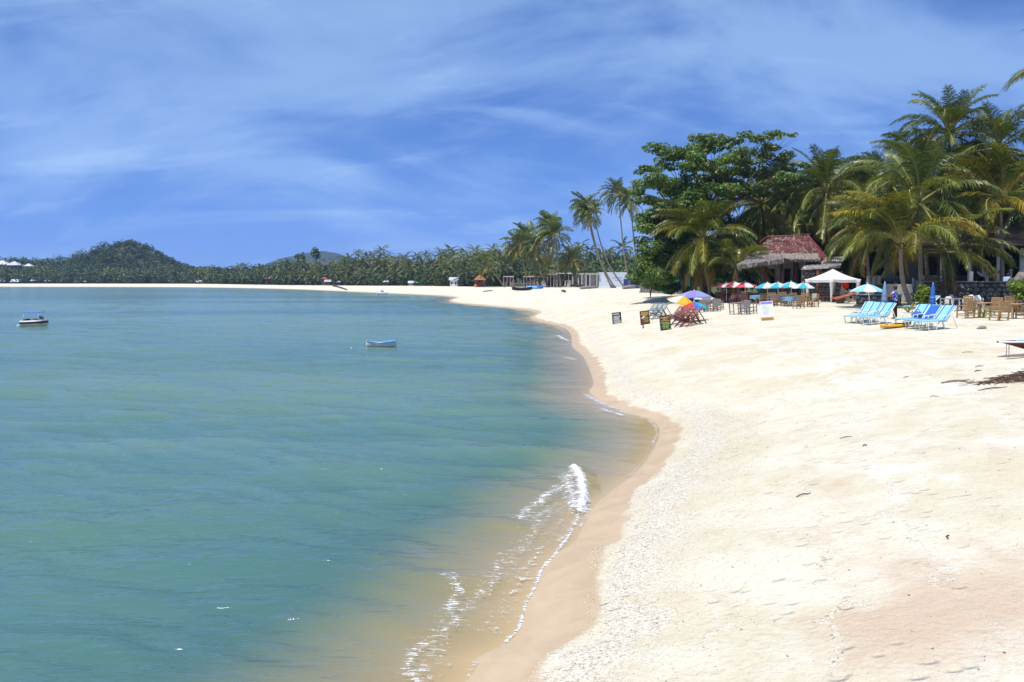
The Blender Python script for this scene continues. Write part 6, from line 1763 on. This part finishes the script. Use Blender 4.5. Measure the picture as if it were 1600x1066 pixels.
SK = [(1492, 597, 44, -.03, .028, 'longest driftwood stick, left of the brushwood heap'), (1532, 600, 20, .5, .022, 'forked stick end beside the brushwood heap'), (1552, 608, 46, .05, .015, 'thin branch lying below the brushwood heap'), (1528, 580, 16, .4, .014, 'short twig above the brushwood heap'),
      (1256, 774, 28, .35, .010, 'thin dark twig in the middle of the bare sand'), (1482, 840, 14, 1.0, .009, 'small dark twig on the damp sand at the lower right'), (1322, 684, 20, .1, .008, 'thin twig on the sand above the middle'), (1530, 573, 18, .3, .012, 'twig above the heap, close to the boat'), (1416, 590, 12, .3, .010, 'small twig on the sand below the loungers'),
      (1512, 551, 20, .1, .010, 'twig on the sand left of the boat skid'), (1460, 620, 14, -.2, .009, 'twig left of the longest driftwood stick'), (1352, 697, 8, .1, .012, 'stubby bit of wood right of the thin twig')]
for a_ in SK: stick(*a_, mat=M_DARKWOOD if a_[4] < .02 else M_GREYWOOD)
b = G(1535, 514); m = MB(); m.ico((0, 0, .06), (.17, .11, .09), 2, .18, random.Random(8)); m.ico((-.18, -.03, .03), (.10, .07, .05), 1, .2, random.Random(9))
o = m.build('grey_rag', mat_plain('grey_rag', (.30, .29, .29), .9, .3, 9.0), None, b); tag(o, 'crumpled grey rag on the sand between loungers and boat', 'rag')
# scattered shells, coconut bits and leaf scraps too many to count
V, Fc = [], []; rs = np.random.RandomState(31)
cnt = 0
while cnt < 240:
    px, py = rs.uniform(880, 1700), 520 + 560 * rs.uniform(0, 1) ** 1.2
    p = at_z(px, py, 1.5); d = shore_d(np.array([p.x]), np.array([p.y]))[0]
    if d < 1.1 or p.y < 3: continue
    z = gz(p.x, p.y); r = rs.uniform(.004, .011) * (1 + .03 * p.y); k = len(V) * 1
    a = rs.uniform(0, 2 * PI, 5); 
    q = [(p.x + r * math.cos(t) * rs.uniform(.7, 1.6), p.y + r * math.sin(t), z + .004) for t in np.sort(a)] + [(p.x, p.y, z + .004 + r * .7)]
    V += q; Fc += [(k + i, k + (i + 1) % 5, k + 5) for i in range(5)]; cnt += 1
tag(link('beach_litter', np_mesh('beach_litter', V, Fc, mat_plain('shell_litter', (.24, .17, .11), .8, .7, 3.0))), 'scattered shell and leaf scraps on the sand', None, None, 'stuff')

# shell grit washed up above the wet sand
def chips(name, label, n, lo, hi, smin, smax, mat, seed, ymax=26.0):
    rs_ = np.random.RandomState(seed)
    x = rs_.uniform(-2.5, 9.5, n * 9); y = rs_.uniform(7.5, ymax, n * 9) ** 1.0
    d = shore_d(x, y); w = d + 1.0 * fnoise(x * .8, y * .8, 17, 2)
    ok = (w > lo) & (w < hi) & (rs_.uniform(0, 1, len(x)) < 1.2 - (w - lo) / (hi - lo)); x, y, d = x[ok][:n], y[ok][:n], d[ok][:n]
    z = ground_z(x, y, d); m_ = len(x)
    s_ = rs_.uniform(smin, smax, m_) * (0.75 + 0.035 * y)
    a = rs_.uniform(0, 2 * PI, m_); V_ = []
    for k in range(4):
        t_ = a + k * PI / 2 + rs_.uniform(-.4, .4, m_); r_ = s_ * rs_.uniform(.6, 1.3, m_)
        V_.append(np.stack([x + r_ * np.cos(t_), y + r_ * np.sin(t_), z + .002], -1))
    V_.append(np.stack([x, y, z + .004 + s_ * .55], -1))
    V_ = np.stack(V_, 1).reshape(-1, 3); b_ = np.arange(m_)[:, None] * 5
    F_ = np.concatenate([b_ + np.array([[k, (k + 1) % 4, 4]]) for k in range(4)], 0)
    tag(link(name, np_mesh(name, V_, F_, mat)), label, None, None, 'stuff')
chips('pale_shell_grit', 'band of pale broken shell above the wet sand', 5200, .85, 2.6, .004, .010, mat_plain('pale_shell', (.72, .69, .64), .6, .25, 3.0), 41)
chips('dark_shell_grit', 'darker shell and stone bits in the shell band', 3800, .85, 2.9, .003, .008, mat_plain('brown_shell', (.30, .24, .18), .8, .5, 3.0), 42)
# ------------------------------------------------------------------ white wall, open sheds and clutter in the middle distance
DB = 262.0
def mp(px, py, D): return at_d(px, py, D)
wb = thing('beach_building', 'long low white building with open bays under a flat roof behind the beach', 'building', GD(935, DB), 0)
o0 = wb.location
def lx(px, D=DB): return (px - 800) / F * D - o0.x
gtop = mp(935, 425.5, DB).z - o0.z
m = MB(); m.box(((lx(935) + lx(979)) / 2, 0, gtop / 2), (lx(979) - lx(935), .3, gtop)); m.build('wall', mat_plain('white_blue_wall', (.62, .68, .78), .8, .12, .4), wb)
rt = mp(915, 427, DB).z - o0.z
m = MB(); m.box(((lx(893) + lx(936)) / 2, 2.2, rt - .25), (lx(936) - lx(893), 6.0, .55)); m.build('flat_roof', M_CONC, wb)
m = MB(); m.box(((lx(893) + lx(936)) / 2, 5.2, rt / 2 - .3), (lx(936) - lx(893), .25, rt - .6)); m.build('back_wall', M_CONC, wb)
for px in (894.5, 903, 908.5, 915, 921, 932):
    m = MB(); m.box((lx(px), -.6, (rt - .5) / 2), (.42, .4, rt - .52)); m.build('column', M_CONC, wb)
for px in (912, 927):
    m = MB(); m.box((lx(px), 1.2, (rt - .6) / 2), (1.6, .15, rt - .62)); m.build('partition', M_CONC, wb)
m = MB(); m.box((lx(948), -.2, gtop * .52), (.95, .06, .95)); m.build('notice', M_WHITE, wb)
m = MB(); m.box((lx(963), -.18, gtop * .62), (3.2, .05, .12)); m.box((lx(966), -.18, gtop * .45), (2.6, .05, .10)); m.build('painted_line', mat_plain('faded_blue_paint', (.16, .28, .58), .8, .3, 1.0), wb)
bx_ = GD(980, 250); o = MB().box((0, 0, 1.2), (2.3, 1.6, 2.5), None, 0, .06).build('blue_tank', M_NAVY, None, bx_); tag(o, 'navy blue tank beside the white wall', 'tank')
# open wooden sheds: posts, plank panels, sagging roofs
rgm = random.Random(21)
def shed(px0, px1, py_top, D, label, tone, nposts):
    root = thing('beach_shed', label, 'shed', GD((px0 + px1) / 2, D), 0, 'weathered sheds left of the white building')
    W_ = (px1 - px0) / F * D; z = mp(px0, py_top, D).z - root.location.z
    m = MB(); slab4(m, (-W_ / 2 - .2, 4.2, z + .2), (W_ / 2 + .2, 4.2, z + .25), (W_ / 2 + .2, -.4, z - .1), (-W_ / 2 - .2, -.4, z), .12); m.build('roof', tone, root)
    for k in range(nposts):
        x = -W_ / 2 + W_ * k / (nposts - 1); m = MB(); m.bar((x, -.2, -.2), (x + rgm.uniform(-.15, .15), -.2, z - .05), .22); m.build('post', M_GREYWOOD, root)
    m = MB(); m.box((0, 3.6, z / 2), (W_, .12, z)); m.build('back_panel', M_DARKWOOD, root)
    for k in range(3):
        x = rgm.uniform(-.45, .45) * W_; m = MB(); m.box((x, .5, z * .27), (rgm.uniform(.8, 1.8), .12, z * rgm.uniform(.4, .55))); m.build('panel', rgm.choice([M_GREYWOOD, M_CONC, M_WHITE]), root)
shed(870, 894, 427.5, 263, 'grey open shed joined to the left of the white building', M_CONC, 5)
shed(845, 870, 429, 262, 'grey wooden shed behind the palm trunks', M_GREYWOOD, 6)
shed(818, 845, 432.5, 262, 'low grey shed behind the bushy palms', M_GREYWOOD, 6)
shed(787, 802, 432.5, 264, 'small pinkish shed at the left end of the sheds', mat_plain('pinkish_tin', (.38, .27, .26), .7, .25, .8), 4)
# row of weathered stakes
root = thing('stake_fence', 'row of bleached stakes and rails in front of the low sheds', 'fence', GD(822, 257), 0)
for k in range(26):
    x = (k - 13) * .36; m = MB(); m.bar((x, rgm.uniform(-.2, .2), -.1), (x + rgm.uniform(-.12, .12), 0, rgm.uniform(1.2, 2.5)), .12); m.build('stake', M_GREYWOOD, root)
m = MB(); m.bar((-4.6, 0, 1.0), (4.6, 0, 1.1), .1); m.build('rail', M_GREYWOOD, root)
# canoe, blue tarps, logs, small boats on the sand
def log(px0, py0, px1, py1, r, label, mat, name='log', cat='log', zoff=0.0):
    a, b = G(px0, py0), G(px1, py1); m = MB(); d = b - a
    m.tube([Vector((0, 0, r * .7)), d * .3 + Vector((0, .1, r * .9)), d * .7 + Vector((0, -.1, r * .9 + zoff)), d + Vector((0, 0, r * .6 + zoff))], [r * .7, r, r * .9, r * .5], 7)
    o = m.build(name, mat, None, a); tag(o, label, cat, 'logs and wrecks on the middle beach')
def hull(px, py, Lm, rz, label, mat, w=.55, h=.5, group=None, inner=None, name='rowing_boat', p=None):
    b = p if p is not None else G(px, py); root = thing(name, label, 'boat', b, rz, group); secs = []
    for i in range(11):
        t = i / 10; x = (t - .5) * Lm; ww = w * math.sin(PI * (.06 + .9 * t)) ** .6; sh_ = h * (1 + .35 * abs(2 * t - 1) ** 2); kl = .04 + .3 * h * abs(2 * t - 1) ** 3
        secs.append([(x, -ww, sh_), (x, -ww * .85, sh_ * .5), (x, -ww * .4, kl), (x, ww * .4, kl), (x, ww * .85, sh_ * .5), (x, ww, sh_)])
    m = MB(); m.loft(secs, close=False); o = m.build('hull', mat, root); o.modifiers.new('t', 'SOLIDIFY').thickness = .04
    m = MB(); m.tube([s_[0] for s_ in secs], .03, 5); m.tube([s_[5] for s_ in secs], .03, 5); m.build('gunwale', inner or mat, root)
    for t in (.3, .62):
        m = MB(); m.box(((t - .5) * Lm, 0, h * .75), (.28, w * 1.7, .04)); m.build('thwart', inner or M_GREYWOOD, root)
    return root
hull(816, 454.5, 5.5, .75, 'black canoe pulled up on the middle beach', M_CHARCOAL, .5, .6, 'boats on the middle beach')
hull(901, 448.5, 4.0, .2, 'small dark boat in front of the open bays', M_DARKWOOD, .6, .6, 'boats on the middle beach')
rt_ = random.Random(2)
for k, (px, py, mat, lab) in enumerate(((831, 452, M_BLUECLOTH, 'pale blue tarpaulin heap beside the black canoe'), (839, 451.5, M_MIDBLUE, 'deep blue tarpaulin heap right of the pale one'))):
    m = MB(); m.ico((0, 0, .3), (1.5, .9, .5), 2, .18, rt_); o = m.build('tarpaulin', mat, None, G(px, py)); tag(o, lab, 'tarpaulin', 'tarpaulins by the canoe')
log(907, 452, 934, 450.5, .35, 'long pale log in front of the white building', M_GREYWOOD)
log(974, 452, 1003, 450, .45, 'thick grey log at the foot of the dark bush', M_GREYWOOD)
log(878, 456, 884, 457, .22, 'short brown log alone on the pale sand', M_DARKWOOD)
log(755, 456.5, 770, 454.8, .2, 'thin log on the sand below the orange-roofed hut', M_GREYWOOD)
log(520, 452.2, 542, 450.6, .4, 'long dark log at the water edge of the far beach', M_DARKWOOD)
# rubble wall and green netting by the big tree
rubble = stone_wall(G(1000, 457.5), G(1068, 459), 1.0, 'low rubble wall left of the big tree', .5, 200, .75, .36, False)
nf = thing('netting_fence', 'green netting fence behind the big tree trunks', 'fence', GD(1056, 122), 0)
W_ = 62 / F * 122
rows = [[(-W_ / 2 + W_ * k / 24, .15 * math.sin(k * 1.3), z + .05 * math.sin(k * .9)) for k in range(25)] for z in (.3, 1.0, 1.7, 2.35)]
m = MB(); m.loft(rows, close=False); m.build('netting', mat_cloth('green_netting', (.03, .30, .17), .4, .25), nf)
for k in range(7):
    m = MB(); m.bar((-W_ / 2 + W_ * k / 6, .25, -.2), (-W_ / 2 + W_ * k / 6, .25, 2.5), .09); m.build('post', M_GREYWOOD, nf)
m = MB(); m.box((-W_ * .42, .3, 1.6), (2.2, .1, 1.6)); m.build('pale_sheet', M_CONC, nf)

# ------------------------------------------------------------------ houses behind the bay
def house(px, py_roof, wpx, D, label, roof_m, wall_m, kind='hip', group='houses behind the bay', hpx=None, zb=None):
    s = F / D; W_ = wpx / s; g = GD(px, D); top = at_d(px, py_roof, D).z; rh = W_ * .34
    eave = max(top - rh, g.z + 1.2) if zb is None else top - rh
    base = g if zb is None else Vector((g.x, g.y, zb if zb is not True else eave - 3.4))
    root = thing('beach_house', label, 'house', base, 0, group)
    h = eave - base.z; Dp = W_ * .8
    m = MB(); m.box((0, 0, h / 2), (W_ * .8, Dp * .8, h)); wo_ = m.build('wall', wall_m, root)
    for x in (-.22, .22):
        m = MB(); m.box((x * W_, -Dp * .4 - .03, h * .55), (W_ * .16, .08, h * .4)); w__ = m.build('window', M_DARKWOOD, wo_)
        m = MB(); m.box((x * W_, -Dp * .4 - .08, h * .55), (W_ * .12, .04, h * .33)); m.build('pane', M_GLASS, w__)
    m = MB(); a, b = W_ * .56, Dp * .56
    if kind == 'hip':
        m.add([(-a, -b, h), (a, -b, h), (a, b, h), (-a, b, h), (-a * .12, 0, h + rh), (a * .12, 0, h + rh)], [(0, 1, 5, 4), (1, 2, 5), (2, 3, 4, 5), (3, 0, 4), (3, 2, 1, 0)])
    else:
        m.add([(-a, -b, h), (a, -b, h), (a, b, h), (-a, b, h), (-a, 0, h + rh), (a, 0, h + rh)], [(0, 1, 5, 4), (1, 2, 5), (2, 3, 4, 5), (3, 0, 4), (3, 2, 1, 0)])
    m.build('roof', roof_m, root)
    return root
M_RWHITE = mat_plain('white_tile_roof', (.52, .55, .62), .6, .1, .6); M_RGREY = mat_plain('grey_sheet_roof', (.42, .46, .50), .5, .2, .6); M_RPINK = mat_plain('pink_roof', (.55, .26, .28), .8, .2, .6)
M_RRED = mat_plain('red_roof', (.38, .07, .04), .8, .2, .6); M_RORG = mat_plain('orange_tile_roof', (.34, .11, .045), .8, .25, .6); M_RTEAL = mat_plain('teal_roof', (.08, .34, .36), .7, .2, .6); M_WD = mat_plain('brown_house_wall', (.13, .09, .07), .8, .25, .5)
house(7, 407, 19, 690, 'white hip-roofed pavilion at the left edge of the hillside', M_RWHITE, M_WD, zb=True, group='white pavilions on the hillside')
house(26, 408.5, 18, 690, 'white hip-roofed pavilion, middle of the three on the hillside', M_RWHITE, M_WD, zb=True, group='white pavilions on the hillside')
house(48, 412, 12, 680, 'smaller white pavilion right of the other two on the hillside', M_RWHITE, M_WD, zb=True, group='white pavilions on the hillside')
HS = [(6, 435, 13, 596, 'white-roofed beach house at the left edge of the far beach', M_RWHITE), (27, 436, 13, 595, 'pale roofed beach house second from the left edge', M_RWHITE), (52.5, 435, 11, 594, 'bright white-roofed house third along the far beach', M_RWHITE), (76, 435.3, 11, 593, 'grey-roofed house fourth along the far beach', M_RGREY),
      (95, 437.6, 7, 592, 'tiny grey roof left of the round hill', M_RGREY), (121, 437.6, 7, 591, 'tiny pale roof below the left foot of the round hill', M_RGREY), (134, 437.2, 8, 590, 'pale roof below the round hill', M_RGREY), (300, 436.6, 9, 560, 'white roof right of the round hill', M_RWHITE), (313, 437.2, 9, 552, 'grey-white roof right of the round hill, near the shore', M_RGREY),
      (424.5, 430, 15, 462, 'house with pink roof among the trees', M_RPINK), (508, 432, 9, 408, 'house with small red roof in the grove', M_RRED), (513.5, 436.3, 11, 402, 'grey-roofed house below the red roof', M_RGREY), (530, 438, 7, 395, 'small white-roofed hut in the grove', M_RWHITE),
      (604, 436.4, 12, 358, 'white-roofed bungalow below the skyline palms', M_RGREY), (643, 438.4, 10, 338, 'white bungalow with low roof', M_RWHITE), (650, 440.5, 9, 333, 'small hut with teal roof beside the white bungalow', M_RTEAL), (709.5, 432.5, 15, 291, 'pale blue-white bungalow on stilts', M_RWHITE), (728, 425, 14, 310, 'white sheet roof showing among the palms', M_RWHITE)]
for a_ in HS: house(a_[0], a_[1] + .8, a_[2] * .9, a_[3] + (9 if a_[0] < 440 else 5), a_[4], a_[5], M_WD if a_[0] not in (709.5, 643) else M_WHITE, 'gable' if int(a_[0]) % 2 else 'hip')
# open hut with orange roof
oh = thing('beach_hut', 'open beach hut with orange tiled roof and dark red posts', 'hut', GD(750, 266), 0)
s = F / 266; top = at_d(750, 430, 266).z - oh.location.z; ev = at_d(750, 437.5, 264).z - oh.location.z
m = MB(); a, b = 1.95, 2.2; m.add([(-a, -b, ev), (a, -b, ev), (a, b, ev), (-a, b, ev), (-.4, 0, top), (.4, 0, top)], [(0, 1, 5, 4), (1, 2, 5), (2, 3, 4, 5), (3, 0, 4), (3, 2, 1, 0)]); m.build('roof', M_RORG, oh)
for sx in (-1, 1):
    for sy in (-1, 1):
        m = MB(); m.box((sx * 1.6, sy * 1.7, ev / 2), (.22, .22, ev)); m.build('post', M_REDWOOD, oh)
m = MB(); m.box((0, .6, .7), (3.0, 1.6, 1.4)); m.build('counter', M_REDWOOD, oh)
m = MB(); m.ico((0, 0, .45), (.5, .5, .45), 2, .05, random.Random(1)); o = m.build('orange_float', mat_plain('orange_float', (.75, .18, .02), .5, .1, 2.0), None, GD(743, 258)); tag(o, 'orange float on the sand in front of the orange-roofed hut', 'float')

# ------------------------------------------------------------------ boats on the water
def afloat(px, py): return at_z(px, py, 0.0)
# blue dinghy
b = afloat(596, 543.0)
dg = hull(0, 0, 1.95, .30, 'small rowing boat with sky-blue rim and off-white hull moored on the bay', mat_plain('off_white_hull', (.50, .50, .44), .6, .25, 2.0), .42, .42, None, mat_plain('sky_blue_rim', (.10, .36, .72), .5, .15, 3.0), 'rowing_boat', Vector((b.x, b.y, -.10)))
m = MB(); m.box((.45, 0, .49), (.85, .60, .05), (0, -.1, 0), 0, .02); m.build('foredeck', bpy.data.materials['sky_blue_rim'], dg)
# speedboat with blue awning
b = afloat(55.5, 510.0)
sp = thing('speedboat', 'white and maroon speedboat with blue awning moored at the left', 'boat', Vector((b.x, b.y, -.08)), .16)
Ls = 2.3; secs, mid_ = [], []
def sb(t):
    x = (t - .5) * Ls; w = .62 * (1 - max(0, (t - .55) / .45) ** 2.2) + .02; sh_ = .60 + .14 * t ** 2
    return x, w, sh_
low, belt, deck = [], [], []
for i in range(12):
    t = i / 11; x, w, h_ = sb(t); kl = -.05 + .32 * max(0, (t - .6) / .4) ** 2
    low.append([(x, -w * .92, h_ * .55), (x, -w * .6, kl + .06), (x, 0, kl), (x, w * .6, kl + .06), (x, w * .92, h_ * .55)])
    belt.append([(x, -w, h_ * .86), (x, -w * .92, h_ * .55)]); deck.append([(x, -w * .93, h_ * 1.08), (x, -w, h_ * .86)])
    mid_.append([(x, w, h_ * .86), (x, w * .92, h_ * .55)])
M_MAR = mat_plain('maroon_gelcoat', (.13, .015, .03), .25, .2, 2.0)
m = MB(); m.loft(low, close=False); m.build('hull', mat_plain('cream_hull', (.55, .54, .48), .4, .2, 1.5), sp)
m = MB(); m.loft(belt, close=False); m.loft(mid_, close=False); m.build('belt', M_MAR, sp)
dk_ = MB(); dk_.loft(deck, close=False); dk_.loft([[(x, -y, z) for x, y, z in s_] for s_ in deck], close=False)
fore = [(s_[0][0], s_[0][1], s_[0][2]) for s_ in deck[8:]] + [(s_[0][0], -s_[0][1], s_[0][2]) for s_ in deck[8:][::-1]]
dk_.add(fore, [tuple(range(len(fore)))]); dk_.box((-Ls / 2 + .05, 0, .52), (.1, 1.2, .3)); dk_.build('deck', M_PLASTIC, sp)
m = MB(); m.box((-.1, 0, .36), (1.7, 1.0, .06)); m.build('cockpit_floor', M_DARKWOOD, sp)
for x, mm in ((-.75, M_DARKWOOD), (-.1, mat_plain('pink_cushion', (.62, .22, .28), .7, .1, 4.0)), (.45, M_DARKWOOD)):
    m = MB(); m.box((x, 0, .62), (.34, .9, .34), None, 0, .04); m.build('seat', mm, sp)
m = MB(); m.add([(.66, -.5, .72), (.66, .5, .72), (.46, .46, 1.05), (.46, -.46, 1.05)], [(0, 1, 2, 3)]); m.build('windscreen', M_GLASS, sp)
for x in (-.85, .42):
    for sy in (-1, 1):
        m = MB(); m.tube([(x, sy * .56, .62), (x + .12, sy * .54, 1.42)], .022, 5); m.build('awning_pole', M_WHITE, sp)
m = MB(); m.loft([[(-.85 + 1.55 * k / 8, y, 1.42 + .06 * math.cos(y * 2.2) - .02 * math.cos(k * 1.6)) for k in range(9)] for y in (-.6, -.3, 0, .3, .6)], close=False); o = m.build('awning', mat_cloth('blue_awning', (.10, .26, .80), .2), sp); o.modifiers.new('t', 'SOLIDIFY').thickness = .03
m = MB(); m.box((-Ls / 2 - .1, 0, .38), (.22, .26, .5), None, 0, .05); m.build('outboard_motor', M_PLASTIC, sp)
m = MB(); m.ico((.42, .3, .95), (.13, .13, .11), 2); m.build('fender', M_PLASTIC, sp)
sp.scale = (1.0, 1.0, 1.0)
for (px, py, r, lab) in ((28.5, 510.5, .16, 'pale mooring buoy left of the speedboat'), (549, 545.3, .07, 'tiny mooring float left of the rowing boat')):
    p = afloat(px, py); m = MB(); m.lathe([(.01, -r), (r * .8, -r * .6), (r, 0), (r * .8, r * .6), (.02, r)], 12); m.tube([(0, 0, r * .9), (0, 0, r * 1.35)], r * .15, 5); o = m.build('mooring_buoy', mat_plain('pale_blue_buoy', (.42, .55, .62), .4, .1, 4.0), None, (p.x, p.y, r * .25)); tag(o, lab, 'buoy', 'mooring buoys')
# white motorboat near the far beach
b = afloat(597, 460.2)
wm = hull(0, 0, 3.4, .12, 'white motorboat with low cabin near the far beach', M_PLASTIC, .75, .55, None, M_PLASTIC, 'motorboat', Vector((b.x, b.y, -.1)))
m = MB(); m.loft([[(-.6, -.5, .6), (-.6, .5, .6), (-.4, .38, 1.25), (-.4, -.38, 1.25)], [(.9, -.4, .6), (.9, .4, .6), (.35, .32, 1.2), (.35, -.32, 1.2)]], True, 0, False); m.build('cabin', M_PLASTIC, wm)
m = MB(); m.box((.05, 0, .95), (.7, .84, .22)); m.build('cabin_window', M_GLASS, wm)
m = MB(); m.box((.1, 0, 1.42), (1.3, .9, .05)); m.build('roof_canopy', M_NAVY, wm)
